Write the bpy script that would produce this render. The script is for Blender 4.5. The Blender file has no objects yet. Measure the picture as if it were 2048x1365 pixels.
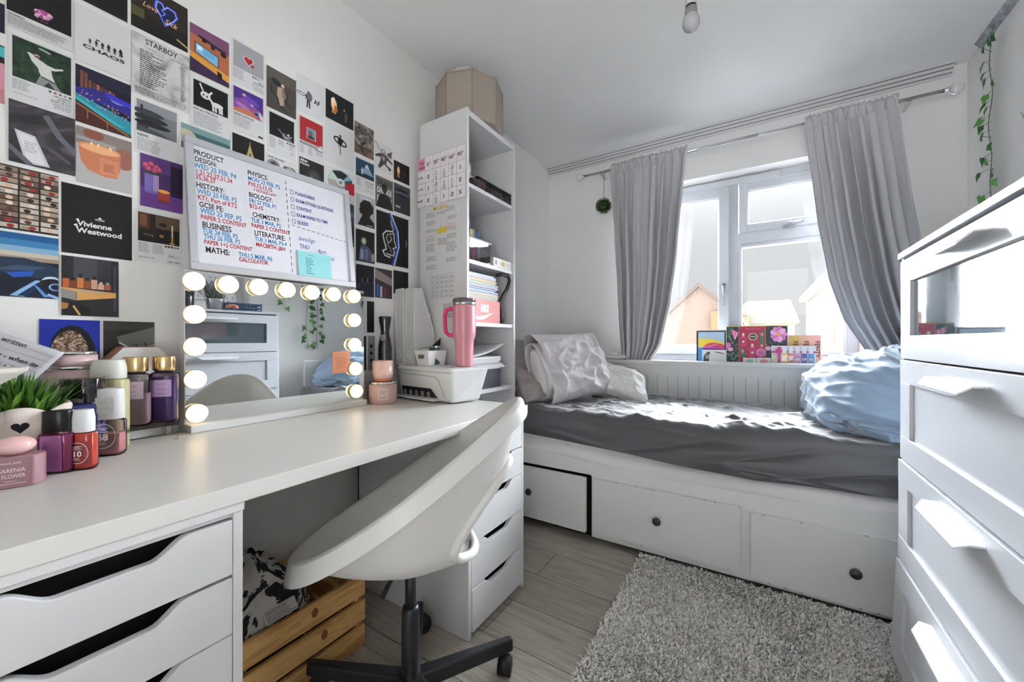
import bpy, math, random
from mathutils import Vector, Matrix, noise, Quaternion
random.seed(7)
SC = bpy.context.scene
COL = SC.collection
R = math.radians
# ------------------------------------------------------------------ camera model (metres; x right along the window wall, y towards the window, z up)
FPX, YAW, CY0, ZC = 781.748, 0.5627, 682.64, 0.9979
_F = (-math.sin(YAW), math.cos(YAW)); _R = (math.cos(YAW), math.sin(YAW))
XW, YB, XR, ZH = -1.474, 2.922, 0.90, 2.42          # left wall, window wall, right wall, ceiling
DZ = 0.734                                            # desk top height
def at(px, py, X=None, Y=None, Z=None):
    u = (px - 1024) / FPX; v = (CY0 - py) / FPX
    r = (_F[0] + u * _R[0], _F[1] + u * _R[1], v)
    t = X / r[0] if X is not None else Y / r[1] if Y is not None else (Z - ZC) / r[2]
    return Vector((r[0] * t, r[1] * t, r[2] * t + ZC))
cam = bpy.data.cameras.new('camera'); cam.sensor_width = 36; cam.lens = 36 * FPX / 2048
cam.clip_start = 0.02; cam.clip_end = 300
cam.shift_y = (CY0 - 682.5) / 2048
co = bpy.data.objects.new('camera', cam); COL.objects.link(co)
co.location = (0, 0, ZC); co.rotation_euler = (R(90), 0, YAW); SC.camera = co
SC.view_settings.view_transform = 'Standard'; SC.view_settings.look = 'None'
SC.view_settings.gamma = 1.0; SC.view_settings.use_curve_mapping = False
SC.view_settings.exposure = 0.0

# ------------------------------------------------------------------ materials
def lin(h):
    if not isinstance(h, str): return tuple(h)[:3]
    h = h.lstrip('#')
    c = [int(h[i:i + 2], 16) / 255 for i in (0, 2, 4)]
    return tuple(x / 12.92 if x <= .04045 else ((x + .055) / 1.055) ** 2.4 for x in c)
_MC = {}
def mat(col, rough=.5, metal=0., spec=.5, bump=0., bscale=60., var=.03, trans=0., ior=1.45, emit=0., coat=0., sheen=0., alpha=1., name=None, ecol=None, crough=.05):
    key = (str(col), rough, metal, spec, bump, bscale, var, trans, ior, emit, coat, sheen, alpha, name, str(ecol))
    if key in _MC: return _MC[key]
    m = bpy.data.materials.new(name or 'mat_%03d' % len(_MC)); m.use_nodes = True
    nt = m.node_tree; b = nt.nodes['Principled BSDF']; c = lin(col)
    m.diffuse_color = (*c, 1)
    L = nt.links.new
    b.inputs['Base Color'].default_value = (*c, 1)
    if var or bump:
        tc = nt.nodes.new('ShaderNodeTexCoord')
        nz = nt.nodes.new('ShaderNodeTexNoise'); nz.inputs['Scale'].default_value = bscale if bump else 9.
        nz.inputs['Detail'].default_value = 4 if bump else 2
        L(tc.outputs['Object'], nz.inputs['Vector'])
        if var:
            mx = nt.nodes.new('ShaderNodeMix'); mx.data_type = 'RGBA'
            mx.inputs[6].default_value = (*[x * (1 - var) for x in c], 1); mx.inputs[7].default_value = (*[min(1, x * (1 + var)) for x in c], 1)
            L(nz.outputs['Fac'], mx.inputs[0]); L(mx.outputs[2], b.inputs['Base Color'])
        if bump:
            bp = nt.nodes.new('ShaderNodeBump'); bp.inputs['Strength'].default_value = bump; bp.inputs['Distance'].default_value = .004
            L(nz.outputs['Fac'], bp.inputs['Height']); L(bp.outputs['Normal'], b.inputs['Normal'])
    I = b.inputs
    I['Roughness'].default_value = rough; I['Metallic'].default_value = metal; I['Specular IOR Level'].default_value = spec
    I['Transmission Weight'].default_value = trans; I['IOR'].default_value = ior; I['Alpha'].default_value = alpha
    I['Coat Weight'].default_value = coat; I['Coat Roughness'].default_value = crough; I['Sheen Weight'].default_value = sheen
    if emit:
        I['Emission Color'].default_value = (*lin(ecol if ecol else col), 1); I['Emission Strength'].default_value = emit
    _MC[key] = m
    return m
def nodes_of(name):
    m = bpy.data.materials.new(name); m.use_nodes = True
    return m, m.node_tree, m.node_tree.nodes['Principled BSDF'], m.node_tree.links.new
def N(nt, t, **kw):
    n = nt.nodes.new(t)
    for k, v in kw.items():
        if k.startswith('i_'): n.inputs[k[2:].replace('_', ' ')].default_value = v
        else: setattr(n, k, v)
    return n
def ramp(nt, stops):
    r = nt.nodes.new('ShaderNodeValToRGB'); e = r.color_ramp.elements
    while len(e) < len(stops): e.new(.5)
    for k, (p, c) in enumerate(stops): e[k].position = p; e[k].color = (*lin(c), 1)
    return r
def clear(col, name, fac=.12, rough=.02, see=.9):
    """thin clear plastic or pane: mostly see-through with a glossy skin"""
    key = ('clear', str(col), fac, rough, see)
    if key in _MC: return _MC[key]
    m, nt, b, L = nodes_of(name); nt.nodes.remove(b)
    t = N(nt, 'ShaderNodeBsdfTransparent'); t.inputs[0].default_value = (*[see * x for x in lin(col)], 1)
    g = N(nt, 'ShaderNodeBsdfGlossy'); g.inputs['Roughness'].default_value = rough
    fr = N(nt, 'ShaderNodeFresnel'); fr.inputs[0].default_value = 1.45
    mx = N(nt, 'ShaderNodeMixShader'); o = nt.nodes['Material Output']
    L(fr.outputs[0], mx.inputs[0]); L(t.outputs[0], mx.inputs[1]); L(g.outputs[0], mx.inputs[2]); L(mx.outputs[0], o.inputs[0])
    _MC[key] = m
    return m
def noisemat(stops, scale=8., detail=4., rough=.5, stretch=(1, 1, 1), name='print', dist=0., kind='noise', bump=0.):
    key = ('nm', str(stops), scale, detail, rough, stretch, dist, kind, bump)
    if key in _MC: return _MC[key]
    m, nt, b, L = nodes_of(name)
    tc = N(nt, 'ShaderNodeTexCoord'); mp = N(nt, 'ShaderNodeMapping'); mp.inputs['Scale'].default_value = stretch
    L(tc.outputs['Object'], mp.inputs[0])
    if kind == 'noise':
        nz = N(nt, 'ShaderNodeTexNoise'); nz.inputs['Detail'].default_value = detail; nz.inputs['Distortion'].default_value = dist
    elif kind == 'voronoi': nz = N(nt, 'ShaderNodeTexVoronoi')
    else: nz = N(nt, 'ShaderNodeTexWave'); nz.inputs['Distortion'].default_value = dist
    nz.inputs['Scale'].default_value = scale
    L(mp.outputs[0], nz.inputs['Vector'])
    r = ramp(nt, stops); L(nz.outputs[0], r.inputs[0]); L(r.outputs[0], b.inputs['Base Color'])
    b.inputs['Roughness'].default_value = rough
    if bump:
        bp = N(nt, 'ShaderNodeBump'); bp.inputs['Strength'].default_value = bump; bp.inputs['Distance'].default_value = .003
        L(nz.outputs[0], bp.inputs['Height']); L(bp.outputs[0], b.inputs['Normal'])
    _MC[key] = m
    return m
def gradmat(stops, axis='Z', name='print_gradient'):
    """printed colour blend running along the sheet (uses the object's own generated coordinates)"""
    key = ('gm', str(stops), axis)
    if key in _MC: return _MC[key]
    m, nt, b, L = nodes_of(name)
    tc = N(nt, 'ShaderNodeTexCoord'); sp = N(nt, 'ShaderNodeSeparateXYZ'); L(tc.outputs['Generated'], sp.inputs[0])
    r = ramp(nt, stops); L(sp.outputs[axis], r.inputs[0]); L(r.outputs[0], b.inputs['Base Color']); b.inputs['Roughness'].default_value = .35
    _MC[key] = m
    return m
def fin(m, rough=None, spec=None, coat=None):
    b = m.node_tree.nodes['Principled BSDF'] if m.node_tree.nodes.get('Principled BSDF') else None
    if b:
        if rough is not None: b.inputs['Roughness'].default_value = rough
        if coat is not None: b.inputs['Coat Weight'].default_value = coat
    return m
def M(c, **k): return c if isinstance(c, bpy.types.Material) else mat(c, **k)

WHITE = mat('#d2d1d1', rough=.38, name='white_lacquer', var=.012)
WHITE_GLOSS = mat('#e2e3e4', rough=.22, name='white_gloss', var=.01)
DESKW = mat('#d3d0cb', rough=.3, name='desk_white_foil', var=.012)
DARK = mat('#08080a', rough=.7, name='dark_inside', var=0)
BLACKP = mat('#0c0d0f', rough=.32, name='black_plastic', var=0)
CHROME = mat('#d8d8d8', rough=.12, metal=1., name='chrome', var=0)
STEEL = mat('#b9bbbd', rough=.28, metal=1., name='brushed_steel', var=0)
PAPER = mat('#e8e6e6', rough=.6, name='paper', var=.01)

# ------------------------------------------------------------------ mesh builder
_FONTCACHE = {}
class MB:
    def __init__(s): s.v = []; s.f = []; s.mi = []; s.sm = []; s.mats = []
    def m(s, mt):
        mt = M(mt)
        if mt not in s.mats: s.mats.append(mt)
        return s.mats.index(mt)
    def add(s, vs, fs, mt, smooth=False, T=None):
        k = len(s.v); i = s.m(mt)
        s.v += [tuple(T @ Vector(p)) if T else tuple(p) for p in vs]
        s.f += [tuple(k + q for q in f) for f in fs]
        s.mi += [i] * len(fs); s.sm += [smooth] * len(fs)
        return s
    def box(s, x0, x1, y0, y1, z0, z1, mt, T=None):
        return s.add([(x0, y0, z0), (x1, y0, z0), (x1, y1, z0), (x0, y1, z0), (x0, y0, z1), (x1, y0, z1), (x1, y1, z1), (x0, y1, z1)],
                     [(0, 3, 2, 1), (4, 5, 6, 7), (0, 1, 5, 4), (1, 2, 6, 5), (2, 3, 7, 6), (3, 0, 4, 7)], mt, False, T)
    def hexa(s, b, t, mt):
        """solid from four bottom and four top corners"""
        return s.add(list(b) + list(t), [(0, 3, 2, 1), (4, 5, 6, 7), (0, 1, 5, 4), (1, 2, 6, 5), (2, 3, 7, 6), (3, 0, 4, 7)], mt)
    def rings(s, rings, mt, smooth=True, closed=True, cap0=False, cap1=False, loop=False, T=None):
        n = len(rings[0]); vs = [p for r in rings for p in r]; fs = []
        K = len(rings)
        for a in range(K if loop else K - 1):
            b = (a + 1) % K
            for i in range(n if closed else n - 1):
                j = (i + 1) % n
                fs.append((a * n + i, a * n + j, b * n + j, b * n + i))
        if cap0: fs.append(tuple(range(n - 1, -1, -1)))
        if cap1: fs.append(tuple((K - 1) * n + i for i in range(n)))
        return s.add(vs, fs, mt, smooth, T)
    def lathe(s, prof, c, mt, n=32, T=None, cap0=True, cap1=True, sx=1., sy=1., smooth=True, pw=2.):
        def sp(a):
            ca, sa = math.cos(a), math.sin(a)
            if pw == 2.: return ca, sa
            return math.copysign(abs(ca) ** (2 / pw), ca), math.copysign(abs(sa) ** (2 / pw), sa)
        ang = [sp(2 * math.pi * i / n) for i in range(n)]
        rs = [[(c[0] + r * sx * a[0], c[1] + r * sy * a[1], c[2] + z) for a in ang] for r, z in prof]
        return s.rings(rs, mt, smooth, True, cap0, cap1, T=T)
    def cyl(s, p0, p1, r, mt, r1=None, n=20, caps=True, smooth=True):
        p0 = Vector(p0); p1 = Vector(p1); r1 = r if r1 is None else r1
        d = (p1 - p0).normalized(); a = d.orthogonal().normalized(); b = d.cross(a)
        rs = [[p + (a * math.cos(2 * math.pi * i / n) + b * math.sin(2 * math.pi * i / n)) * q for i in range(n)] for p, q in ((p0, r), (p1, r1))]
        return s.rings(rs, mt, smooth, True, caps, caps)
    def tube(s, pts, r, mt, n=8, loop=False, flat=1., up=None, caps=True):
        pts = [Vector(p) for p in pts]; K = len(pts); rs = []
        rr = r if isinstance(r, (list, tuple)) else [r] * K
        a = None
        for i, p in enumerate(pts):
            d = (pts[(i + 1) % K] - pts[i - 1]) if (loop or 0 < i < K - 1) else (pts[1] - p if i == 0 else p - pts[-2])
            d.normalize()
            if a is None: a = (Vector(up) if up else d.orthogonal())
            a = (a - d * a.dot(d)); a = a.normalized() if a.length > 1e-6 else d.orthogonal().normalized()
            b = d.cross(a)
            rs.append([p + a * (math.cos(2 * math.pi * j / n) * rr[i]) + b * (math.sin(2 * math.pi * j / n) * rr[i] * flat) for j in range(n)])
        return s.rings(rs, mt, True, True, caps and not loop, caps and not loop, loop)
    def ell(s, c, r, mt, n=20, k=12, T=None, pw=1.):
        rs = []
        for j in range(1, k):
            t = math.pi * j / k
            rs.append([(c[0] + r[0] * math.sin(t) * math.cos(2 * math.pi * i / n), c[1] + r[1] * math.sin(t) * math.sin(2 * math.pi * i / n), c[2] - r[2] * math.cos(t)) for i in range(n)])
        return s.rings(rs, mt, True, True, True, True, T=T)
    def prism(s, poly, o, ex, ey, en, mt, depth, smooth=False):
        """polygon (u,v) in the frame o,ex,ey pushed out along en"""
        o, ex, ey, en = map(Vector, (o, ex, ey, en)); n = len(poly)
        a = [o + ex * p[0] + ey * p[1] for p in poly]; b = [p + en * depth for p in a]
        ar = sum(poly[i][0] * poly[(i + 1) % n][1] - poly[(i + 1) % n][0] * poly[i][1] for i in range(n))
        fl = (ar > 0) == (ex.cross(ey).dot(en) > 0)
        fs = [(i, (i + 1) % n, n + (i + 1) % n, n + i) if fl else (i, n + i, n + (i + 1) % n, (i + 1) % n) for i in range(n)]
        fs.append(tuple(range(n - 1, -1, -1)) if fl else tuple(range(n)))
        fs.append(tuple(n + i for i in range(n)) if fl else tuple(n + i for i in range(n - 1, -1, -1)))
        return s.add(a + b, fs, mt, smooth)
    def poly(s, pts, mt, smooth=False): return s.add(pts, [tuple(range(len(pts)))], mt, smooth)
    def text(s, txt, o, ex, ey, size, mt, align='LEFT', bold=0., sx=1., shear=0., sp=1.):
        key = (txt, align, bold, shear, sp)
        if key not in _FONTCACHE:
            cu = bpy.data.curves.new('txt', 'FONT'); cu.body = txt; cu.align_x = align; cu.size = 1; cu.resolution_u = 2
            cu.offset = bold; cu.shear = shear; cu.space_character = sp
            ob = bpy.data.objects.new('txt', cu); COL.objects.link(ob)
            me = bpy.data.meshes.new_from_object(ob)
            _FONTCACHE[key] = ([tuple(v.co) for v in me.vertices], [tuple(p.vertices) for p in me.polygons])
            bpy.data.objects.remove(ob); bpy.data.curves.remove(cu); bpy.data.meshes.remove(me)
        vs, fs = _FONTCACHE[key]
        o, ex, ey = Vector(o), Vector(ex), Vector(ey)
        return s.add([o + ex * (v[0] * size * sx) + ey * (v[1] * size) for v in vs], fs, mt)
    def build(s, name, parent=None, bevel=0., seg=2, solid=0., sub=0, origin=None):
        me = bpy.data.meshes.new(name)
        if parent is not None: off = Vector(parent['_w'])
        elif origin is not None: off = Vector(origin)
        else:
            xs, ys, zs = zip(*s.v); off = Vector(((min(xs) + max(xs)) / 2, (min(ys) + max(ys)) / 2, min(zs)))
        me.from_pydata([(p[0] - off.x, p[1] - off.y, p[2] - off.z) for p in s.v], [], s.f)
        for m_ in s.mats: me.materials.append(m_)
        me.polygons.foreach_set('material_index', s.mi); me.polygons.foreach_set('use_smooth', s.sm)
        me.update()
        ob = bpy.data.objects.new(name, me); COL.objects.link(ob)
        if parent is not None: ob.parent = parent
        else: ob.location = off
        ob['_w'] = tuple(off)
        if solid:
            q = ob.modifiers.new('solid', 'SOLIDIFY'); q.thickness = solid; q.offset = 0
        if sub:
            q = ob.modifiers.new('sub', 'SUBSURF'); q.levels = q.render_levels = sub
        if bevel:
            q = ob.modifiers.new('bevel', 'BEVEL'); q.width = bevel; q.segments = seg; q.limit_method = 'ANGLE'; q.angle_limit = R(40)
            q.harden_normals = False
        return ob
def thing(name, label, cat, loc, group=None):
    o = bpy.data.objects.new(name, None); COL.objects.link(o); o.empty_display_size = .05
    o.location = loc; o['_w'] = tuple(loc); o['label'] = label; o['category'] = cat
    if group: o['group'] = group
    return o
def tag(o, label, cat, group=None, kind=None):
    o['label'] = label; o['category'] = cat
    if group: o['group'] = group
    if kind: o['kind'] = kind
    return o
def struct(o): o['kind'] = 'structure'; return o
def copy_tree(o, parent=None):
    c = o.copy(); COL.objects.link(c)
    if parent is not None: c.parent = parent
    for ch in [q for q in ALLKIDS(o)]: copy_tree(ch, c)
    return c
def ALLKIDS(o): return [q for q in list(bpy.data.objects) if q.parent == o]
def fr(x, a, b): return a + (b - a) * x
def interp(tab, x):
    if x <= tab[0][0]: return tab[0][1]
    for (a, b), (c, d) in zip(tab, tab[1:]):
        if x <= c: return b + (d - b) * (x - a) / (c - a)
    return tab[-1][1]
def sstep(a, b, x):
    t = min(1, max(0, (x - a) / (b - a))); return t * t * (3 - 2 * t)
def grid(nu, nv, fn, mb, mt, smooth=True, wrap=False):
    vs = [fn(i / (nu - 1 if not wrap else nu), j / (nv - 1)) for j in range(nv) for i in range(nu)]
    fs = []
    for j in range(nv - 1):
        for i in range(nu if wrap else nu - 1):
            k = (i + 1) % nu
            fs.append((j * nu + i, j * nu + k, (j + 1) * nu + k, (j + 1) * nu + i))
    mb.add(vs, fs, mt, smooth); return mb
def nz3(x, y, z=0., oct=3): return noise.fractal(Vector((x, y, z)), 1., 2., oct)
def ridge(x, y, z=0.):
    n = noise.noise(Vector((x, y, z))); return (1 - abs(n) * 2.2)
SKY_TOP = 6.
REAR_FILL = 3.
REAR_FILL_LOW = 8.
FILL_OPENING = (-.15, .6)  # unseen opening added in the rear wall to let fill light in
SUN_E = 140.
SUN_D = (.02, -1., -.3)
SUN_A = 110
BULB_E = 1.5
MIR_YAW = 1.1
MIR_PITCH = -.48
CH_FA = 213
CH_Z = (.462, .845, .436)
SC.view_settings.exposure = .68
# ================================================================== world and daylight
w = bpy.data.worlds.new('overcast_sky'); SC.world = w; w.use_nodes = True
nt = w.node_tree; L = nt.links.new; bg = nt.nodes['Background']
tc = N(nt, 'ShaderNodeTexCoord'); sp = N(nt, 'ShaderNodeSeparateXYZ'); L(tc.outputs['Generated'], sp.inputs[0])
r_ = ramp(nt, [(0., '#dfe2e6'), (.49, '#dfe2e6'), (.5, '#adaeae'), (.62, '#babdc0'), (1., '#fbfdff')])
mr = N(nt, 'ShaderNodeMapRange'); mr.inputs[1].default_value = -1; L(sp.outputs['Z'], mr.inputs[0]); L(mr.outputs[0], r_.inputs[0])
def mrange(src, a, b, c, d):
    n = N(nt, 'ShaderNodeMapRange'); n.interpolation_type = 'SMOOTHSTEP'
    for i, v in enumerate((a, b, c, d)): n.inputs[i + 1].default_value = v
    L(src, n.inputs[0]); return n.outputs[0]
front = mrange(sp.outputs['Z'], .2, 1., 1., SKY_TOP)            # window side: even sky, brighter overhead
rear = mrange(sp.outputs['Z'], -.12, .12, REAR_FILL_LOW, REAR_FILL)      # added fill brightness behind the camera, stronger from below the horizon
mxs = N(nt, 'ShaderNodeMix'); L(mrange(sp.outputs['Y'], .15, -.6, 0., 1.), mxs.inputs[0]); L(front, mxs.inputs[2]); L(rear, mxs.inputs[3])
L(mxs.outputs[0], bg.inputs[1]); L(r_.outputs[0], bg.inputs[0])
def sun(name, energy, direction, angle, col):
    d = bpy.data.lights.new(name, 'SUN'); d.energy = energy; d.angle = R(angle); d.color = col
    o = bpy.data.objects.new(name, d); COL.objects.link(o)
    o.rotation_euler = Vector(direction).to_track_quat('-Z', 'Y').to_euler(); o.location = (0, 6, 6); return o
sun('bright_overcast_sun', SUN_E, SUN_D, SUN_A, (.86, .93, 1.))

# ================================================================== shell
def plaster(name, col, bumpy=.25):
    m, nt, b, L = nodes_of(name)
    tc = N(nt, 'ShaderNodeTexCoord'); n1 = N(nt, 'ShaderNodeTexNoise', i_Scale=2.2, i_Detail=3.); n2 = N(nt, 'ShaderNodeTexNoise', i_Scale=55., i_Detail=5.)
    L(tc.outputs['Object'], n1.inputs[0]); L(tc.outputs['Object'], n2.inputs[0])
    c = lin(col); r = ramp(nt, [(.3, [x * .965 for x in c]), (.7, [min(1, x * 1.02) for x in c])])
    L(n1.outputs[0], r.inputs[0]); L(r.outputs[0], b.inputs['Base Color'])
    bp = N(nt, 'ShaderNodeBump'); bp.inputs['Strength'].default_value = bumpy; bp.inputs['Distance'].default_value = .002
    L(n2.outputs[0], bp.inputs['Height']); L(bp.outputs[0], b.inputs['Normal'])
    b.inputs['Roughness'].default_value = .75; b.inputs['Specular IOR Level'].default_value = .25
    return m
WALLM = plaster('wall_paint', '#e9e7e4'); CEILM = plaster('ceiling_paint', '#ecebea', .12)
def floor_mat():
    m, nt, b, L = nodes_of('grey_oak_laminate')
    tc = N(nt, 'ShaderNodeTexCoord')
    br = N(nt, 'ShaderNodeTexBrick', offset=.37, squash=1.)
    br.inputs['Scale'].default_value = 1.; br.inputs['Brick Width'].default_value = 1.22; br.inputs['Row Height'].default_value = .192
    br.inputs['Mortar Size'].default_value = .0016; br.inputs['Mortar Smooth'].default_value = .2; br.inputs['Bias'].default_value = 0.
    br.inputs['Color1'].default_value = (*lin('#b4aea6'), 1); br.inputs['Color2'].default_value = (*lin('#c4beb6'), 1); br.inputs['Mortar'].default_value = (*lin('#5d5853'), 1)
    mp0 = N(nt, 'ShaderNodeMapping'); mp0.inputs['Location'].default_value = (.35, .07, 0); L(tc.outputs['Object'], mp0.inputs[0]); L(mp0.outputs[0], br.inputs['Vector'])
    mp = N(nt, 'ShaderNodeMapping'); mp.inputs['Scale'].default_value = (2.2, 26., 1.); L(tc.outputs['Object'], mp.inputs[0])
    nz = N(nt, 'ShaderNodeTexNoise', i_Scale=2.2, i_Detail=8., i_Roughness=.65, i_Distortion=.9); L(mp.outputs[0], nz.inputs[0])
    r = ramp(nt, [(.3, '#948d85'), (.5, '#cdc7bf'), (.68, '#e0dbd4')]); L(nz.outputs[0], r.inputs[0])
    mx = N(nt, 'ShaderNodeMix', data_type='RGBA', blend_type='MULTIPLY'); mx.inputs[0].default_value = .8
    L(br.outputs['Color'], mx.inputs[6]); L(r.outputs[0], mx.inputs[7]); L(mx.outputs[2], b.inputs['Base Color'])
    bp = N(nt, 'ShaderNodeBump'); bp.inputs['Strength'].default_value = .15; bp.inputs['Distance'].default_value = .002
    L(nz.outputs[0], bp.inputs['Height']); L(bp.outputs[0], b.inputs['Normal'])
    b.inputs['Roughness'].default_value = .42
    return m
Y0 = -.9
struct(MB().box(XW - .1, XR + .1, Y0 - 1., YB + .25, -.12, 0, floor_mat()).build('floor', origin=(0, 0, 0)))
struct(MB().box(XW - .2, XR + .2, Y0, YB + .25, ZH, ZH + .12, CEILM).build('ceiling'))
struct(MB().box(XW - .2, XW, Y0, YB + .25, 0, ZH, WALLM).build('wall_left'))
struct(MB().box(XR, XR + .2, Y0, YB + .25, 0, ZH, WALLM).build('wall_right'))
DX0, DX1 = FILL_OPENING
struct(MB().box(XW - .2, DX0, Y0 - .12, Y0, 0, ZH, WALLM).box(DX1, XR + .2, Y0 - .12, Y0, 0, ZH, WALLM).box(DX0, DX1, Y0 - .12, Y0, 2.05, ZH, WALLM).build('wall_front'))
# window wall with its opening
WX0, WX1, WZ0, WZ1 = -.76, .50, .86, at(1372, 361, Y=YB).z
YF = 3.045
mb = MB()
mb.box(XW, WX0, YB, YB + .25, 0, ZH, WALLM).box(WX1, XR, YB, YB + .25, 0, ZH, WALLM)
mb.box(WX0, WX1, YB, YB + .25, 0, WZ0, WALLM).box(WX0, WX1, YB, YB + .25, WZ1, ZH, WALLM)
struct(mb.build('wall_back'))
struct(MB().box(WX0 - .02, WX1 + .02, YB - .045, YF, WZ0 - .025, WZ0 + .003, WHITE_GLOSS).build('trim_1', bevel=.004))
# window frame, sashes, panes (white plastic)
PVC = mat('#c6c8cc', rough=.3, name='white_upvc', var=.01)
GASKET = mat('#33343a', rough=.6, name='dark_gasket', var=0)
win = struct(thing('window_1', 'white plastic window with three panes, behind the grey curtains', 'window', (0, YF, WZ0)))
def ring(mb, x0, x1, z0, z1, w, y0, y1, mt):
    mb.box(x0, x0 + w, y0, y1, z0, z1, mt).box(x1 - w, x1, y0, y1, z0, z1, mt)
    mb.box(x0 + w, x1 - w, y0, y1, z0, z0 + w, mt).box(x0 + w, x1 - w, y0, y1, z1 - w, z1, mt)
mL, mR = at(1457, 480, Y=YF).x, at(1476, 480, Y=YF).x
zt0, zt1 = at(1476, 467, Y=YF).z, at(1476, 490, Y=YF).z   # transom
mb = MB(); FT = WZ1 - .0
ring(mb, WX0, WX1, WZ0, FT, .052, YF, YF + .07, PVC)
mb.box(mL - .002, mR + .002, YF, YF + .07, WZ0 + .05, FT - .05, PVC)
mb.box(mR, WX1 - .05, YF, YF + .07, zt1, zt0, PVC)
mb.build('window_frame', win, bevel=.004)
ventz = at(1400, 382, Y=YF).z
MB().box(-.62, .12, YF - .018, YF, FT - .05, FT - .012, PVC).build('trickle_vent', win, bevel=.004)
def sash(name, x0, x1, z0, z1, w, d=.022):
    mb = MB(); ring(mb, x0, x1, z0, z1, w, YF - d, YF + .05, PVC)
    ring(mb, x0 + w - .001, x1 - w + .001, z0 + w - .001, z1 - w + .001, .007, YF - d + .010, YF + .03, PVC)
    o = mb.build(name, win, bevel=.004)
    MB().box(x0 + w, x1 - w, YF + .012, YF + .018, z0 + w, z1 - w, clear('#ffffff', 'window_glass', see=.985)).build('pane', o)
    return o
s1 = sash('sash', WX0 + .045, mL + .004, WZ0 + .045, FT - .062, .062)
s2 = sash('sash', mR + .006, WX1 - .045, zt0 - .004, FT - .062, .05)
mb = MB(); ring(mb, mR, WX1 - .05, WZ0 + .05, zt1, .022, YF - .006, YF + .05, PVC)
s3 = mb.build('fixed_bead', win, bevel=.004)
MB().box(mR + .02, WX1 - .07, YF + .012, YF + .018, WZ0 + .07, zt1 - .02, clear('#ffffff', 'window_glass', see=.985)).build('pane', s3)
h = at(1448, 580, Y=YF - .03)
MB().box(h.x - .012, h.x + .012, YF - .035, YF - .022, h.z - .03, h.z + .05, STEEL).cyl((h.x, YF - .04, h.z + .03), (h.x, YF - .055, h.z + .03), .011, STEEL).tube([(h.x, YF - .055, h.z + .035), (h.x, YF - .06, h.z - .02), (h.x + .002, YF - .05, h.z - .11)], [.009, .008, .004], STEEL).build('sash_handle', s1)
h = at(1580, 452, Y=YF - .03)
MB().box(h.x - .04, h.x + .03, YF - .035, YF - .022, h.z - .012, h.z + .008, STEEL).tube([(h.x - .02, YF - .045, h.z), (h.x + .0, YF - .06, h.z + .012), (h.x + .07, YF - .06, h.z + .016)], [.009, .009, .006], STEEL).build('sash_handle', s2)

# ceiling edge tape on the right wall, curtain track, rod, curtains
a = at(2035, 2, X=XR - .004); b2 = at(1962, 84, X=XR - .004)
TAPE = noisemat([(.35, '#77787f'), (.6, '#a9abb3'), (.75, '#c9cad0')], 30, 5, .35, name='grey_tape')
struct(MB().hexa([(XR, 1.0, ZH - .035), (XR - .005, 1.0, ZH - .035), (XR - .005, b2.y, ZH - .03), (XR, b2.y, ZH - .03)], [(XR, 1.0, ZH), (XR - .028, 1.0, ZH), (XR - .026, b2.y, ZH), (XR, b2.y, ZH)], TAPE).build('trim_2'))
tr = thing('curtain_track', 'long white three-groove curtain track under the ceiling above the window', 'curtain track', (0, YB, ZH - .05))
mb = MB(); t0, t1 = -1.465, .84
mb.hexa([(t0, YB - .001, ZH - .052), (t1, YB - .001, ZH - .052), (t1, YB - .012, ZH - .055), (t0, YB - .012, ZH - .055)], [(t0, YB - .001, ZH), (t1, YB - .001, ZH), (t1, YB - .068, ZH), (t0, YB - .068, ZH)], WHITE)
mb.build('track_body', tr)
for k in range(3):
    q = .2 + k * .3; y = fr(q, YB - .014, YB - .066); z = fr(q, ZH - .053, ZH - .003)
    MB().cyl((t0, y - .0012, z - .0012), (t1, y - .0012, z - .0012), .0016, mat('#4b463f', rough=.6, var=0), n=6).build('groove', tr)
YR = 2.80
ra, rb = at(1170, 353, Y=YR), at(1888, 181, Y=YR); zr = (ra.z + rb.z) / 2
rod = thing('curtain_rod', 'slim chrome curtain rod with clear crystal ball ends above the window', 'curtain rod', (0, YR, zr))
MB().cyl((ra.x, YR, zr), (rb.x, YR, zr), .009, CHROME).cyl((ra.x + .25, YR, zr), (.0, YR, zr), .0105, CHROME).build('rod', rod)
GL = mat('#ffffff', rough=.03, trans=1., var=0, name='crystal')
for x, s in ((ra.x, -1), (rb.x, 1)):
    MB().lathe([(.012, 0), (.008, .006), (.014, .012), (.014, .016), (.007, .022)], (0, 0, 0), CHROME, 16, T=Matrix.Translation((x, YR, zr)) @ Matrix.Rotation(R(90) * s, 4, 'Y')).ell((x + s * .045, YR, zr), (.028, .028, .028), GL).build('finial', rod)
    MB().box(x - s * .12 - .008, x - s * .12 + .008, YR, YB, zr - .012, zr - .004, CHROME).build('bracket', rod)
CURT = mat('#c0bec0', rough=.8, sheen=.3, bump=.1, bscale=300, name='grey_curtain_cloth', var=.02)
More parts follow.
